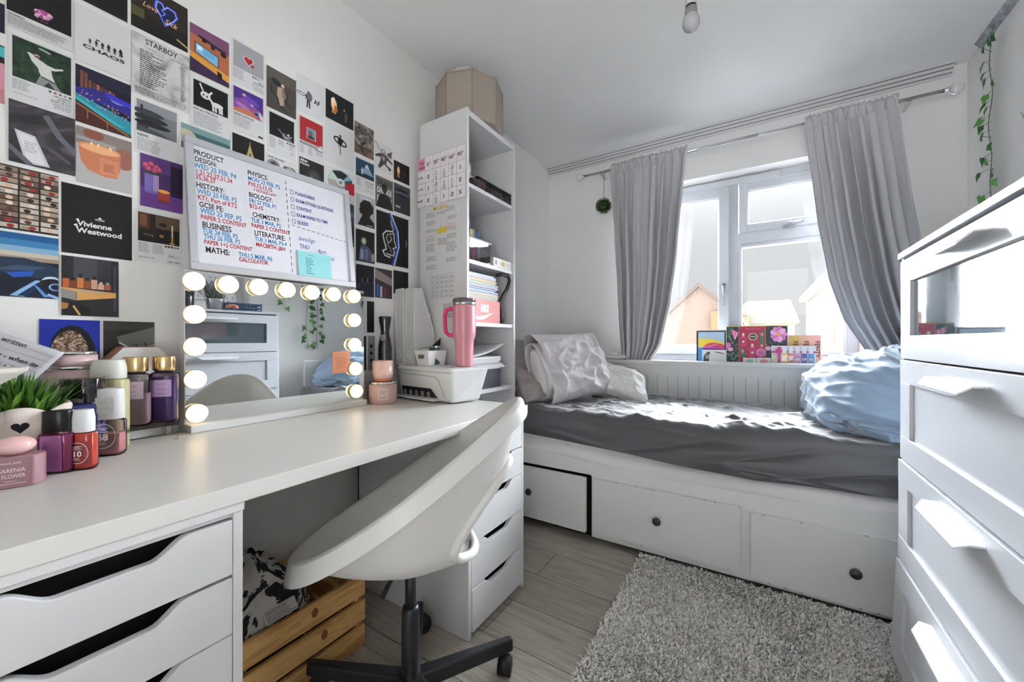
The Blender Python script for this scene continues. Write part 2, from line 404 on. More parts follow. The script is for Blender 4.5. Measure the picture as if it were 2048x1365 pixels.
def curtain(label, le, re, folds, seed, swing):
    """le, re: outline points in the photo, turned into x,z on the rod's plane"""
    lx = sorted([(at(p[0], p[1], Y=YR).z, at(p[0], p[1], Y=YR).x) for p in le]); rx = sorted([(at(p[0], p[1], Y=YR).z, at(p[0], p[1], Y=YR).x) for p in re])
    zt = zr + .035; zb = min(lx[0][0], rx[0][0]); rnd = random.Random(seed)
    ph = [rnd.uniform(0, 6.28) for _ in range(6)]
    t = thing('curtain', label, 'curtain', ((lx[-1][1] + rx[-1][1]) / 2, YR, zb), 'grey curtains')
    def fn(u, v):
        z = fr(v, zb, zt); x0, x1 = interp(lx, z), interp(rx, z)
        head = max(0, (zt - z) / .07); amp = .012 + .034 * min(1, (zt - z) / .5)
        uu = u + .012 * math.sin(6 * u + ph[0]) + swing * (1 - v) ** 2 * (u - .5) * u * (1 - u) * 2
        x = fr(uu, x0, x1)
        w = math.sin(2 * math.pi * folds * u + ph[1] + 1.3 * math.sin(3 * u + ph[2]) + .7 * (1 - v) * math.sin(5 * u + ph[3]))
        w2 = math.sin(2 * math.pi * folds * 2.3 * u + ph[4])
        w = math.copysign(abs(w) ** .75, w)
        y = YR - .012 - amp * w * (.65 + .35 * math.sin(9 * u + ph[5])) - .006 * w2 * max(0, v - .35)
        y += .016 * nz3(x * 5, z * 2.5, seed)
        x += .006 * w2 + .012 * math.cos(2 * math.pi * folds * u + ph[1]) * min(1, head)
        if z > zr - .03:   # gathered pocket round the rod
            q = min(1, (z - zr + .03) / .065)
            y = YR - .014 * math.sin(math.pi * min(1, q * .75)) + .006 * math.sin(2 * math.pi * folds * 3.2 * u + ph[0]) - .003
            z += .006 * math.sin(2 * math.pi * folds * 2.1 * u + ph[3]) * q
        low = sstep(1.15, .88, z)
        y = fr(low, y, min(y + .03, 2.865))
        return (x, min(y, 2.90), z)
    mb = MB(); grid(190, 90, fn, mb, CURT); mb.build('drape', t, solid=.0025)
    return t
curtain('left grey curtain, hanging beside the leafy ball', [(1222, 335), (1228, 440), (1235, 560), (1240, 640), (1244, 722)], [(1374, 302), (1367, 400), (1356, 520), (1343, 610), (1322, 690), (1302, 722)], 8, 3, 0.)
curtain('right grey curtain, sweeping behind the chest of drawers', [(1610, 238), (1625, 340), (1640, 450), (1662, 560), (1692, 640), (1745, 712)], [(1797, 192), (1810, 300), (1826, 400), (1842, 480), (1862, 600), (1895, 712)], 8, 11, 0.)

# leafy ball on a cord from the rod
LEAF = mat('#2f4a24', rough=.5, name='box_leaf', var=.25); LEAF2 = mat('#4a6b33', rough=.5, name='box_leaf_light', var=.2)
c = at(1207, 412, Y=2.79); ball = thing('hanging_topiary_ball', 'dark green leafy ball hanging from the rod left of the curtains', 'topiary ball', tuple(c))
mb = MB(); rad = .052
for i in range(420):
    d = Vector((random.gauss(0, 1), random.gauss(0, 1), random.gauss(0, 1))).normalized(); q = c + d * rad * random.uniform(.82, 1.05)
    a = d.orthogonal().normalized(); a.rotate(Quaternion(d, random.uniform(0, 6.28))); b = d.cross(a); n_ = (d + a * .9).normalized(); s_ = random.uniform(.009, .014)
    mb.add([q - b * s_ * .5, q + n_ * s_ * .7 - b * 0, q + b * s_ * .5, q + a * s_ + d * s_ * .25], [(0, 1, 2), (0, 2, 3)], random.choice([LEAF, LEAF, LEAF2]))
mb.ell(tuple(c), (rad * .86,) * 3, mat('#182313', rough=.9)).build('foliage', ball)
MB().cyl((c.x, c.y + .008, c.z + rad * .9), (c.x, c.y + .008, zr), .0016, mat('#3a3a2e', rough=.8), n=6).build('cord', ball)

# pendant bulb
pb = at(1382, 62, Z=2.17)
pz = pb.z; pn = thing('pendant_bulb', 'unlit frosted bulb in a white holder hanging from the ceiling', 'light bulb', (pb.x, pb.y, pz))
MB().lathe([(.0, -.002), (.012, 0), (.024, .009), (.0305, .024), (.031, .036), (.027, .05), (.022, .058)], (pb.x, pb.y, pz), mat('#c9c5c6', rough=.2, name='frosted_bulb', var=0, trans=.15), 24, cap1=False).build('glass', pn)
MB().lathe([(.022, .058), (.021, .085), (.019, .086)], (pb.x, pb.y, pz), mat('#8e8c86', rough=.5, var=0), 24).lathe([(.019, .086), (.019, .096)], (pb.x, pb.y, pz), BLACKP, 20).lathe([(.020, .094), (.0215, .1), (.0215, .14), (.012, .15), (.004, .152)], (pb.x, pb.y, pz), WHITE, 20).build('holder', pn)
MB().cyl((pb.x, pb.y, pz + .15), (pb.x, pb.y, ZH - .02), .0035, WHITE, n=8).lathe([(.04, 0), (.036, -.018), (.006, -.024)], (pb.x, pb.y, ZH), WHITE, 24).build('cord', pn)

# ivy garlands on the right wall
IVY = mat('#2f6a2c', rough=.45, name='ivy_leaf', var=.25); IVYL = mat('#5f9a4a', rough=.5, name='ivy_leaf_light', var=.2)
def ivy(y, ztop, zbot, seed, label):
    rnd = random.Random(seed); x = XR - .022
    t = thing('ivy_garland', label, 'garland', (x, y, zbot), 'ivy garlands on the right wall')
    pts = [(x - .004 + .004 * math.sin(k * 1.1 + seed), y + .008 * math.sin(k * .7 + seed), fr(k / 24, ztop, zbot)) for k in range(25)]
    st_ = MB().tube([(XR - .012, y, ztop + .03)] + pts, .0016, mat('#5d6a4c', rough=.7), n=5); mb = MB()
    n = int((ztop - zbot) / .034)
    for k in range(n):
        z = fr((k + .5) / n, ztop, zbot); s = rnd.choice((-1, 1, 1)) if k % 2 else rnd.choice((-1, -1, 1)); L_ = rnd.uniform(.038, .052)
        o = Vector((x, y, z)); e = Vector((rnd.uniform(-.035, .0), s * rnd.uniform(.018, .04), rnd.uniform(-.012, .012)))
        st_.tube([o, o + e], .0009, mat('#5d6a4c', rough=.7), n=4)
        p = o + e; d = Vector((rnd.uniform(-.5, .1), s * .5, rnd.uniform(-1.1, -.3))).normalized(); nrm = Vector((-1, rnd.uniform(-.6, .6), rnd.uniform(-.3, .5))).normalized()
        b = d.cross(nrm).normalized(); mid = nrm * .006
        P = lambda a, c_: p + d * (a * L_) + b * (c_ * L_)
        lf = [P(0, 0) + mid, P(-.12, .28), P(.25, .5), P(.42, .3), P(1, 0) - mid, P(.42, -.3), P(.25, -.5), P(-.12, -.28)]
        mb.add([P(.4, 0) + mid] + lf, [(0, i + 1, (i + 1) % 8 + 1) for i in range(8)], rnd.choice([IVY, IVY, IVYL]), True)
    st_.build('stem', t); mb.build('foliage', t)
iv = at(1985, 65, X=XR - .02)
ivy(iv.y, iv.z, 1.30, 1, 'ivy garland hanging from the ceiling edge, the one seen directly at top right')
ivy(2.10, 2.34, .96, 2, 'farther of the two ivy garlands close together in the mirror')
ivy(2.00, 2.36, .98, 3, 'nearer of the two ivy garlands close together in the mirror')
ivy(1.79, 2.33, 1.32, 4, 'short ivy garland seen in the mirror just past the blue crate')

# ================================================================== outside
OB = mat('#e9d9cd', rough=.9, name='pale_render', var=.02)
def brick(name, c1, c2, cm, sc=4.):
    m, nt, b, L = nodes_of(name); tc = N(nt, 'ShaderNodeTexCoord'); br = N(nt, 'ShaderNodeTexBrick')
    mp = N(nt, 'ShaderNodeMapping'); mp.inputs['Rotation'].default_value = (R(90), 0, 0); L(tc.outputs['Object'], mp.inputs[0]); L(mp.outputs[0], br.inputs['Vector'])
    br.inputs['Scale'].default_value = sc; br.inputs['Color1'].default_value = (*lin(c1), 1); br.inputs['Color2'].default_value = (*lin(c2), 1); br.inputs['Mortar'].default_value = (*lin(cm), 1)
    br.inputs['Mortar Size'].default_value = .015; L(br.outputs[0], b.inputs['Base Color']); b.inputs['Roughness'].default_value = .9
    return m
BR1 = brick('pink_brick', '#87766d', '#8d7d75', '#8f847d'); BR2 = brick('orange_brick', '#8d6a4d', '#977659', '#9c8b79')
TILE = noisemat([(.3, '#5f554f'), (.6, '#7a6f68')], 6, 3, .9, name='roof_tile', kind='wave', dist=.6)
struct(MB().box(-40, 40, 3.4, 80, -2.9, -2.7, mat('#7d7f72', rough=1., bump=.2, bscale=3, name='garden_ground', var=.1)).build('ground'))
YH = 15.
def gable(name, label, pts, y, depth, mt, roof, over=.25):
    t = thing(name, label, 'house', (pts[0][0], y, -2.7))
    MB().prism(pts, (0, y, 0), (1, 0, 0), (0, 0, 1), (0, 1, 0), mt, depth).build('wall', t)
    return t
ap = at(1398, 574, Y=YH); rl = at(1344, 612, Y=YH); rr = at(1440, 607, Y=YH)
sl = (ap.z - rr.z) / (rr.x - ap.x)
hx0, hx1 = ap.x - 3.6, ap.x + (rr.x - ap.x) * 1.0
ez = ap.z - sl * 3.6
g1 = gable('house', 'pale pink gable-ended house seen through the left window pane', [(hx0, -2.7), (hx1 + .35, -2.7), (hx1 + .35, rr.z - sl * .35), (ap.x, ap.z), (hx0, ez)], YH, 9, BR1, TILE)
mb = MB()
for s_, xe, ze in ((1, hx1 + .6, rr.z - sl * .6), (-1, hx0 - .25, ez - sl * .25)):
    mb.hexa([(ap.x, YH - .15, ap.z), (xe, YH - .15, ze), (xe, YH + 9, ze), (ap.x, YH + 9, ap.z)], [(ap.x, YH - .15, ap.z + .14), (xe, YH - .15, ze + .14), (xe, YH + 9, ze + .14), (ap.x, YH + 9, ap.z + .14)], TILE)
mb.build('roof', g1)
sx = at(1423, 640, Y=YH - .1)
MB().box(sx.x, hx1 + .36, YH - .35, YH - .05, -2.7, rr.z - sl * .3, BR2).build('brick_pier', g1)
# wide pale house behind the right pane, and a nearer one at its right
Y2 = 26.
q0, q1 = at(1478, 648, Y=Y2), at(1700, 648, Y=Y2)
g2 = thing('house', 'hazy cream house beyond the big right window pane', 'house', (q0.x, Y2, -2.7))
MB().box(q0.x - .6, at(1590, 700, Y=Y2).x, Y2, Y2 + 7, -2.7, q0.z, mat('#8d8781', rough=.9, name='cream_render')).build('wall', g2)
MB().prism([(q0.x - .9, 0), (at(1600, 700, Y=Y2).x, 0), (at(1580, 700, Y=Y2).x, 1.25), (q0.x + .4, 1.25)], (0, Y2 - .2, q0.z), (1, 0, 0), (0, 0, 1), (0, 1, 0), mat('#858280', rough=.9, name='pale_roof'), 7).build('roof', g2)
ck = at(1486, 650, Y=Y2 - 1)
MB().box(ck.x - .28, ck.x + .28, Y2 - .7, Y2 - .25, -2.7, q0.z + .35, BR2).build('chimney', g2)
Y3 = 12.
w0 = at(1664, 600, Y=Y3); w1 = at(1760, 600, Y=Y3); zt_ = at(1664, 562, Y=Y3).z
g3 = thing('house', 'cream house wall with a small white window beside the right curtain', 'house', (w0.x, Y3, -2.7))
MB().box(w0.x, w1.x + 3, Y3, Y3 + 6, -2.7, zt_, mat('#8f837a', rough=.9, name='cream_wall')).build('wall', g3)
MB().box(w0.x - .2, w1.x + 3, Y3 - .25, Y3 + 6, zt_, zt_ + .16, mat('#e3dedb', rough=.8)).build('fascia', g3)
f0, f1 = at(1671, 640, Y=Y3 - .05), at(1686, 686, Y=Y3 - .05)
MB().box(f0.x, f1.x, Y3 - .06, Y3, f1.z, f0.z, PVC).box(f0.x - .03, f1.x + .05, Y3 - .12, Y3, f1.z - .08, f1.z, mat('#c9c0b8', rough=.8)).build('window', g3)
# terrace to the left, mirrored in the frosted drawer front
g4 = thing('house', 'terrace house with tiled roof, seen reflected in the glass drawer', 'house', (-7, 7, -2.7))
MB().box(-8.6, -4.1, 8., 12.4, -2.7, 1.3, BR1).build('wall', g4)
MB().hexa([(-8.9, 7.7, 1.25), (-3.9, 7.7, 1.25), (-3.9, 12.6, 1.25), (-8.9, 12.6, 1.25)], [(-8.9, 9.9, 2.9), (-3.9, 9.9, 2.9), (-3.9, 10.3, 2.9), (-8.9, 10.3, 2.9)], TILE).build('roof', g4)
for x in (-7.9, -6.6, -5.2):
    MB().box(x, x + .7, 7.93, 8., .1, 1.05, PVC).box(x + .06, x + .64, 7.91, 7.94, .16, .99, mat('#8d959c', rough=.1)).build('window', g4)
# ================================================================== prints taped to the left wall (each one a sheet of its own)
CARD = mat('#dcdbdb', rough=.45, name='print_paper', var=.006)
INK = mat('#1a1a1c', rough=.5, var=0, name='ink'); INKG = mat('#77767a', rough=.5, var=0, name='grey_ink')
EX, EY, EN = Vector((0, 1, 0)), Vector((0, 0, 1)), Vector((1, 0, 0))
class Sheet:
    """a sheet of paper in its own frame; art is given in fractions of its width (u) and of its height from the top (v)"""
    def __init__(s, o, ex, ey, en, w, h, base=None, t=.0006):
        s.o, s.ex, s.ey, s.en, s.w, s.h = Vector(o), Vector(ex), Vector(ey), Vector(en), w, h
        s.mb = MB(); s.k = 0; s.thk = t
        s.mb.prism([(0, 0), (w, 0), (w, h), (0, h)], s.o, s.ex, s.ey, s.en, base or CARD, t)
    def P(s, u, v): s_ = s.thk + .00003 * s.k; return s.o + s.ex * (u * s.w) + s.ey * ((1 - v) * s.h) + s.en * s_
    def up(s): s.k += 1
    def p(s, pts, c):
        for ax_, sg, lim in ((0, 1, 0.), (0, -1, 1.), (1, 1, 0.), (1, -1, 1.)):
            q = []; ins = lambda p: sg * (p[ax_] - lim) >= -1e-9
            for i, p1 in enumerate(pts):
                p0 = pts[i - 1]
                if ins(p0) != ins(p1):
                    t_ = (lim - p0[ax_]) / (p1[ax_] - p0[ax_]); q.append((p0[0] + (p1[0] - p0[0]) * t_, p0[1] + (p1[1] - p0[1]) * t_))
                if ins(p1): q.append(p1)
            pts = q
            if len(pts) < 3: return s
        s.up(); pts = pts[::-1] if s._ar(pts) > 0 else pts
        s.mb.poly([s.P(u, v) for u, v in pts], M(c, rough=.4, var=.0)); return s
    def _ar(s, p): return sum(p[i][0] * p[(i + 1) % len(p)][1] - p[(i + 1) % len(p)][0] * p[i][1] for i in range(len(p)))
    def r(s, u0, v0, u1, v1, c): return s.p([(u0, v0), (u1, v0), (u1, v1), (u0, v1)], c)
    def e(s, u, v, a, b, c, n=18, rot=0.):
        q = []
        for i in range(n):
            x, y = a * s.w * math.cos(6.2832 * i / n), b * s.h * math.sin(6.2832 * i / n)
            q.append((u + (x * math.cos(rot) - y * math.sin(rot)) / s.w, v + (x * math.sin(rot) + y * math.cos(rot)) / s.h))
        return s.p(q, c)
    def l(s, pts, wd, c):
        """a brush stroke through pts, wd = width in metres"""
        for (u0, v0), (u1, v1) in zip(pts, pts[1:]):
            dx, dy = (u1 - u0) * s.w, (v1 - v0) * s.h; L_ = math.hypot(dx, dy)
            if L_ < 1e-6: continue
            nx, ny = -dy / L_ * wd / 2 / s.w, dx / L_ * wd / 2 / s.h; ex_, ey_ = dx / L_ * wd * .3 / s.w, dy / L_ * wd * .3 / s.h
            s.p([(u0 - nx - ex_, v0 - ny - ey_), (u1 - nx + ex_, v1 - ny + ey_), (u1 + nx + ex_, v1 + ny + ey_), (u0 + nx - ex_, v0 + ny - ey_)], c)
        return s
    def t(s, txt, u, v, size, c='#1a1a1c', align='LEFT', bold=0., sx=1., shear=0., rot=0.):
        s.up(); ex, ey = s.ex, s.ey
        if rot: ex, ey = s.ex * math.cos(rot) + s.ey * math.sin(rot), s.ey * math.cos(rot) - s.ex * math.sin(rot)
        s.mb.text(txt, s.P(u, v), ex, ey, size * s.h, M(c, rough=.4, var=0), align, bold, sx, shear); return s
    def ln(s, u0, v0, u1, n, step, c=None, th=.35, seed=1, ragged=.25, right=False):
        """n rows of unreadably small print"""
        rnd = random.Random(seed + int(u0 * 97) + int(v0 * 31)); s.up(); c = c or INKG
        for i in range(n):
            v = v0 + i * step; q = u0; end = u1 - (u1 - u0) * rnd.uniform(0, ragged); sh = (u1 - end) if right else 0
            while q < end:
                e = min(end, q + rnd.uniform(.03, .09)); s.mb.poly([s.P(q + sh, v + step * th), s.P(e + sh, v + step * th), s.P(e + sh, v), s.P(q + sh, v)], M(c)); q = e + .012
        return s
    def squares(s, u0, v, n, sz, gap, cols):
        for i in range(n): s.r(u0 + i * gap, v, u0 + i * gap + sz, v + sz * s.w / s.h, cols[i % len(cols)])
        return s
    def done(s, name, label, cat, group=None): return tag(s.mb.build(name), label, cat, group)
GP = 'prints covering the left wall'; _z = [0]
def sheet_at(tl, br, base=None):
    _z[0] += 1
    a, b = at(*tl, X=XW + .002), at(*br, X=XW + .002)
    return Sheet((XW + .0006 + (.0012 if _z[0] % 2 else 0) + .0002 * (_z[0] % 3), a.y, b.z), EX, EY, EN, b.y - a.y, a.z - b.z, base)
def poster(tl, br, label, art, base=None, name='wall_print'):
    s = sheet_at(tl, br, base); art(s); return s.done(name, label, 'poster', GP)
def person(s, u, v, h, c, arms=None, head=None):
    """small standing figure, feet at (u, v)"""
    k = s.h / s.w; w = h * k
    s.e(u, v - h * .92, .07 * w, .075 * h, head or c, 10)
    s.p([(u - .13 * w, v - h * .82), (u + .13 * w, v - h * .82), (u + .1 * w, v - h * .45), (u + .12 * w, v), (u + .03 * w, v), (u, v - h * .4), (u - .04 * w, v), (u - .13 * w, v), (u - .1 * w, v - h * .45)], c)
    for sx in (-1, 1):
        s.p([(u + sx * .12 * w, v - h * .82), (u + sx * .2 * w, v - h * .45), (u + sx * .15 * w, v - h * .45), (u + sx * .08 * w, v - h * .74)], c)

# ---- column at the left edge
poster((-40, -12), (9, 68), 'dark blue print cut off by the top left edge', lambda s: s.r(.0, 0, 1, .95, '#141a33'), '#101528')
poster((-40, 74), (9, 209), 'print with teal top and pink car bonnet at the left edge', lambda s: s.r(0, 0, 1, 1, '#1a1416').r(0, .02, 1, .2, '#4fb9bd').e(.9, .55, .3, .25, '#d38f9e').r(.4, .75, 1, 1, '#b97d86'))
def a(s):
    s.r(.02, 0, .98, .74, '#0b0a0c'); rnd = random.Random(5)
    s.p([(.42, .56), (.46, .5), (.55, .48), (.66, .5), (.68, .57), (.62, .63), (.55, .645), (.47, .62)], '#b0558f')
    for k in range(26):
        x, y = rnd.uniform(.44, .66), rnd.uniform(.5, .62); s.l([(x, y), (x + rnd.uniform(-.05, .05), y + rnd.uniform(-.03, .03))], .004, rnd.choice(['#d67ab5', '#e9a9d0', '#8a3d6d', '#f0c6df']))
    for k in range(6): s.e(rnd.uniform(.5, .6), rnd.uniform(.64, .7), .008, .006, '#d67ab5')
    s.t('THE PINKPRINT', .03, .80, .034, INK, bold=.02, sx=.8); s.ln(.03, .82, .95, 10, .016)
poster((10, -72), (145, 104), 'black print with a pink splash above fine text, at the top left', a)
def a(s):
    s.r(.06, .03, .96, .66, noisemat([(.35, '#0c1a10'), (.55, '#1d3a24'), (.7, '#31563a')], 60, 5, .5, name='grass_print'))
    s.p([(.3, .24), (.36, .21), (.42, .25), (.5, .27), (.58, .3), (.7, .31), (.82, .27), (.84, .29), (.7, .35), (.64, .36), (.66, .46), (.7, .53), (.48, .5), (.45, .45), (.44, .4), (.34, .32)], '#d9d8d4')
    s.p([(.3, .24), (.27, .21), (.31, .2), (.37, .22)], '#d8d4cf').e(.42, .22, .045, .03, '#c9b8a8').p([(.37, .22), (.45, .21), (.46, .24), (.4, .24)], '#7a2f2a')
    s.p([(.47, .5), (.7, .53), (.74, .6), (.8, .655), (.7, .655), (.6, .57), (.52, .655), (.4, .655)], '#8e8f90').l([(.5, .52), (.7, .56)], .003, '#4c4c4e').l([(.46, .08), (.62, .1)], .003, '#d0d0d0')
    s.ln(.06, .69, .32, 9, .018).squares(.6, .69, 5, .045, .08, ['#3d5a63', '#a9483c', '#6d6d6d', '#8d8d8d', '#2c5237'])
    for i, q in enumerate(('KEN CARSON', 'PROJECT X', 'GENRE: HIP-HOP')): s.t(q, .96, .765 + i * .04, .03, INK, 'RIGHT', .02)
    s.ln(.62, .865, .96, 4, .025, right=True).ln(.06, .9, .5, 1, .02)
poster((16, 61), (147, 235), 'print of a person in a white top lying on dark grass', a)
def a(s):
    m = noisemat([(.3, '#1a181c'), (.5, '#3a363b'), (.62, '#5d5860'), (.75, '#2a272b')], 4, 3, .6, (1, 1.5, 3), dist=2., name='crumpled_sheet_print')
    s.r(0, 0, 1, 1, m).p([(.08, .46), (.38, .5), (.6, .96), (.24, .98)], '#cfcdd0').p([(.13, .5), (.35, .53), (.53, .93), (.27, .945)], '#e4e2e3').ln(.22, .62, .42, 6, .03, c='#9a989c')
    s.l([(.55, .12), (.75, .4), (1, .6)], .012, '#6c6771').l([(.0, .75), (.3, .98)], .01, '#6c6771').l([(.6, .65), (.9, .8)], .008, '#565159')
poster((17, 196), (150, 353), 'print of a glowing phone lying on dark crumpled sheets', a)
def a(s):
    rnd = random.Random(3)
    s.r(0, 0, 1, 1, '#2b2825')
    for c in range(3):
        u0 = .01 + c * .34
        for k in range(11):
            v = .02 + k * .088; s.r(u0, v, u0 + .31, v + .07, rnd.choice(['#b8a896', '#8d7765', '#d5cbbd', '#6f5a4c', '#a3927f', '#c2b6a6', '#55463d']))
            if k % 4 < 2 or c == 1: s.t(('BAZAAR', 'VOGUE', 'VOGUE')[c], u0 + .02, v + .06, .052, rnd.choice(['#efeae2', '#211d1b', '#d9d0c4']), sx=(.58, .72, .72)[c])
            s.e(u0 + rnd.uniform(.1, .22), v + .04, .06, .03, rnd.choice(['#5e3d30', '#d9b59a', '#332722', '#9c2f2c', '#e2d4c4']))
poster((-6, 324), (117, 473), 'print of a rack full of fashion magazines', a)
def a(s):
    s.r(0, 0, 1, 1, '#0e1a2b').r(0, 0, 1, .1, '#1c5a91').r(0, .1, 1, .2, '#3c7fb2').r(0, .2, 1, .29, '#86aecb').r(0, .29, 1, .36, '#c9bfae').r(0, .36, 1, .42, '#a78f7c')
    s.p([(0, .4), (.5, .38), (.85, .44), (1, .5), (1, .7), (0, .62)], '#22334a').p([(.1, .6), (.4, .5), (.85, .5), (.6, .57)], '#3b4f68').p([(.25, .63), (.65, .57), (.6, .66), (.35, .7)], '#1f56b4')
    s.p([(.3, .98), (.66, .72), (.8, .72), (.5, .99)], '#8fb9df').p([(.4, .98), (.7, .75), (.76, .75), (.54, .98)], '#0f2a55').p([(.62, .78), (.7, .82), (.86, .98), (.78, .98)], '#5b8fd0')
    s.e(.88, .7, .13, .06, '#c9d6e4', rot=-.2).e(.86, .73, .15, .05, '#18181c', rot=-.25).e(.95, .81, .1, .06, '#8db6e6').e(.96, .81, .08, .045, '#0c1322').l([(.85, .94), (1, .99)], .006, '#8db6e6')
poster((-28, 457), (117, 599), 'print of a blue sports car bonnet on a blurred coast road', a)
# ---- second column
poster((149, -75), (256, 48), 'plain black print cut off by the top edge', lambda s: s.r(.01, 0, .99, .97, '#0a0a0b'))
def a(s):
    for k in range(6): person(s, .25 + k * .11, .62 + .0 * k, (.1, .11, .125, .14, .13, .15)[k], INK)
    s.l([(.79, .5), (.83, .6)], .003, INK).l([(.36, .5), (.41, .5)], .003, INK)
    s.t('CHAOS', .5, .72, .085, INK, 'CENTER', .03, 1.9)
poster((150, 4), (262, 164), 'white print with a row of black marching figures above chaos', a)
def a(s):
    s.r(0, 0, 1, 1, '#17162b').r(0, 0, 1, .2, '#23223a'); rnd = random.Random(2)
    for k in range(9): x = .08 + k * .07; s.r(x, .18 + k * .012 - (.1 if k < 2 else 0), x + .055, .42, rnd.choice(['#7d4a35', '#a86542', '#5f3a36', '#4b3547']))
    s.p([(0, .4), (.35, .32), (1, .42), (1, .6), (0, .52)], '#2e2a86').e(.75, .4, .14, .06, '#7d86e0').p([(.5, .3), (1, .36), (1, .45), (.55, .4)], '#3a36c0')
    s.p([(0, .5), (1, .7), (1, .95), (.8, .9), (0, .62)], '#2f93a6').p([(0, .56), (.9, .86), (.7, .86), (0, .62)], '#43b3bd')
    for k in range(60): x = rnd.uniform(.05, .95); s.e(x, .42 + x * .2 + rnd.uniform(-.02, .14), .018, .008, rnd.choice(['#c96a8d', '#e0a58d', '#8c4a9b', '#d9c3d5', '#5b69c9']), 6)
    s.p([(0, .66), (1, .98), (1, 1), (0, 1)], '#4a2320').l([(0, .68), (.95, .98)], .004, '#a5703f').l([(.2, .74), (.2, .9)], .002, '#a5703f').l([(.55, .86), (.55, 1)], .002, '#a5703f')
poster((151, 126), (262, 277), 'print of a night pool party by a lit city', a)
def a(s):
    s.r(0, 0, 1, 1, '#b9b5b3').r(0, 0, 1, .3, '#8b7f7a').e(.3, .08, .18, .1, '#8d5245').e(.86, .38, .2, .2, '#9c675b').p([(0, .16), (.7, .18), (.7, .24), (0, .22)], '#a4a2a3')
    s.p([(.03, .3), (.79, .34), (.78, .62), (.72, .78), (.5, .8), (.2, .74), (.08, .6)], '#cd7f5d').e(.41, .32, .38, .085, '#e59c6f').e(.41, .33, .33, .06, '#f2b685')
    for x in (.26, .38, .6): s.e(x, .27, .022, .045, '#fff3cf').e(x, .285, .012, .03, '#f0a94e')
    s.r(.42, .47, .74, .74, '#e0a382').r(.43, .48, .73, .73, '#d68a68').ln(.48, .56, .68, 5, .03, c='#6b3a2a')
poster((152, 250), (263, 389), 'print of a big peach candle with three flames', a)
def a(s):
    s.t('Vivienne', .45, .58, .105, '#e8e6e2', 'CENTER', .03, 1.0).t('Westwood', .52, .68, .105, '#e8e6e2', 'CENTER', .03, 1.0)
    s.e(.52, .445, .025, .025, '#e8e6e2').e(.52, .455, .07, .014, '#e8e6e2').e(.52, .455, .055, .007, '#0c0c0d').r(.515, .41, .525, .43, '#e8e6e2').r(.505, .416, .535, .422, '#e8e6e2')
    s.l([(.22, .49), (.2, .5), (.23, .515)], .003, '#e8e6e2').l([(.2, .57), (.17, .58), (.21, .6)], .003, '#e8e6e2')
poster((123, 363), (264, 522), 'black print with white serif lettering below a small orb', a, '#0b0b0c')
def a(s):
    s.r(0, 0, 1, 1, '#26262a').r(.2, 0, .6, .5, '#45454b').r(.6, 0, .86, .5, '#34343a').r(.9, .1, .96, .9, '#3d414b'); rnd = random.Random(9)
    for k in range(7):
        x = .02 + k * .12; h = (.2, .16, .24, .18, .22, .12, .12)[k]; s.r(x, .52 - h * .7, x + .11, .53, ('#b5612c', '#7e3f22', '#c97a3a', '#8e4a2a', '#c9a184', '#cfae98', '#a95d4a')[k]); s.r(x + .03, .52 - h, x + .08, .52 - h * .7, ('#2a1f19', '#1a1614', '#161413', '#231b16', '#1d1a19', '#d7d2cd', '#b9b1ab')[k])
    s.p([(0, .53), (.95, .57), (.95, .66), (.25, .74), (.25, .6), (0, .58)], '#d59d5c').p([(0, .55), (.24, .59), (.24, .74), (0, .7)], '#8f8c88').r(.25, .56, .7, .6, '#b9a48c')
    s.e(.22, .9, .2, .14, '#131214').e(.4, .92, .08, .09, '#0a0a0a').p([(0, .78), (.12, .8), (.1, .88), (0, .9)], '#a8763c').l([(.2, .84), (.3, .98)], .004, '#c2a063')
poster((122.5, 510), (237, 635), 'print of perfume bottles on a wooden shelf', a)
poster((78, 638), (200, 745), 'blue print with a black arch behind the clear perfume box', lambda s: s.r(.0, 0, 1, 1, '#152b9a').p([(.14, 1), (.15, .6), (.2, .35), (.32, .17), (.5, .1), (.66, .13), (.8, .25), (.9, .45), (.95, .7), (.96, 1)], '#070910').p([(.17, .66), (.2, .45), (.3, .27), (.48, .19), (.64, .24), (.76, .4), (.82, .66)], noisemat([(.38, '#2b1d17'), (.52, '#8a6a52'), (.62, '#d5bfa8'), (.72, '#5b4234')], 55, 6, .4, dist=3., name='foil_print')))
poster((206.5, 642), (308.5, 742), 'dark print of a modern house canopy behind the bottles', lambda s: s.r(.0, 0, 1, 1, '#26241f').r(0, 0, 1, .18, '#3a3933').p([(.25, .3), (1, .1), (1, .42), (.55, .56), (.28, .42)], '#6d706a').p([(.3, .42), (.55, .54), (1, .44), (1, .62), (.58, .62)], '#aa8f80').l([(.3, .42), (.55, .55)], .004, '#d7d7d0').l([(.62, .46), (.7, .58)], .004, '#3b3834').l([(.8, .42), (.86, .55)], .004, '#3b3834'))
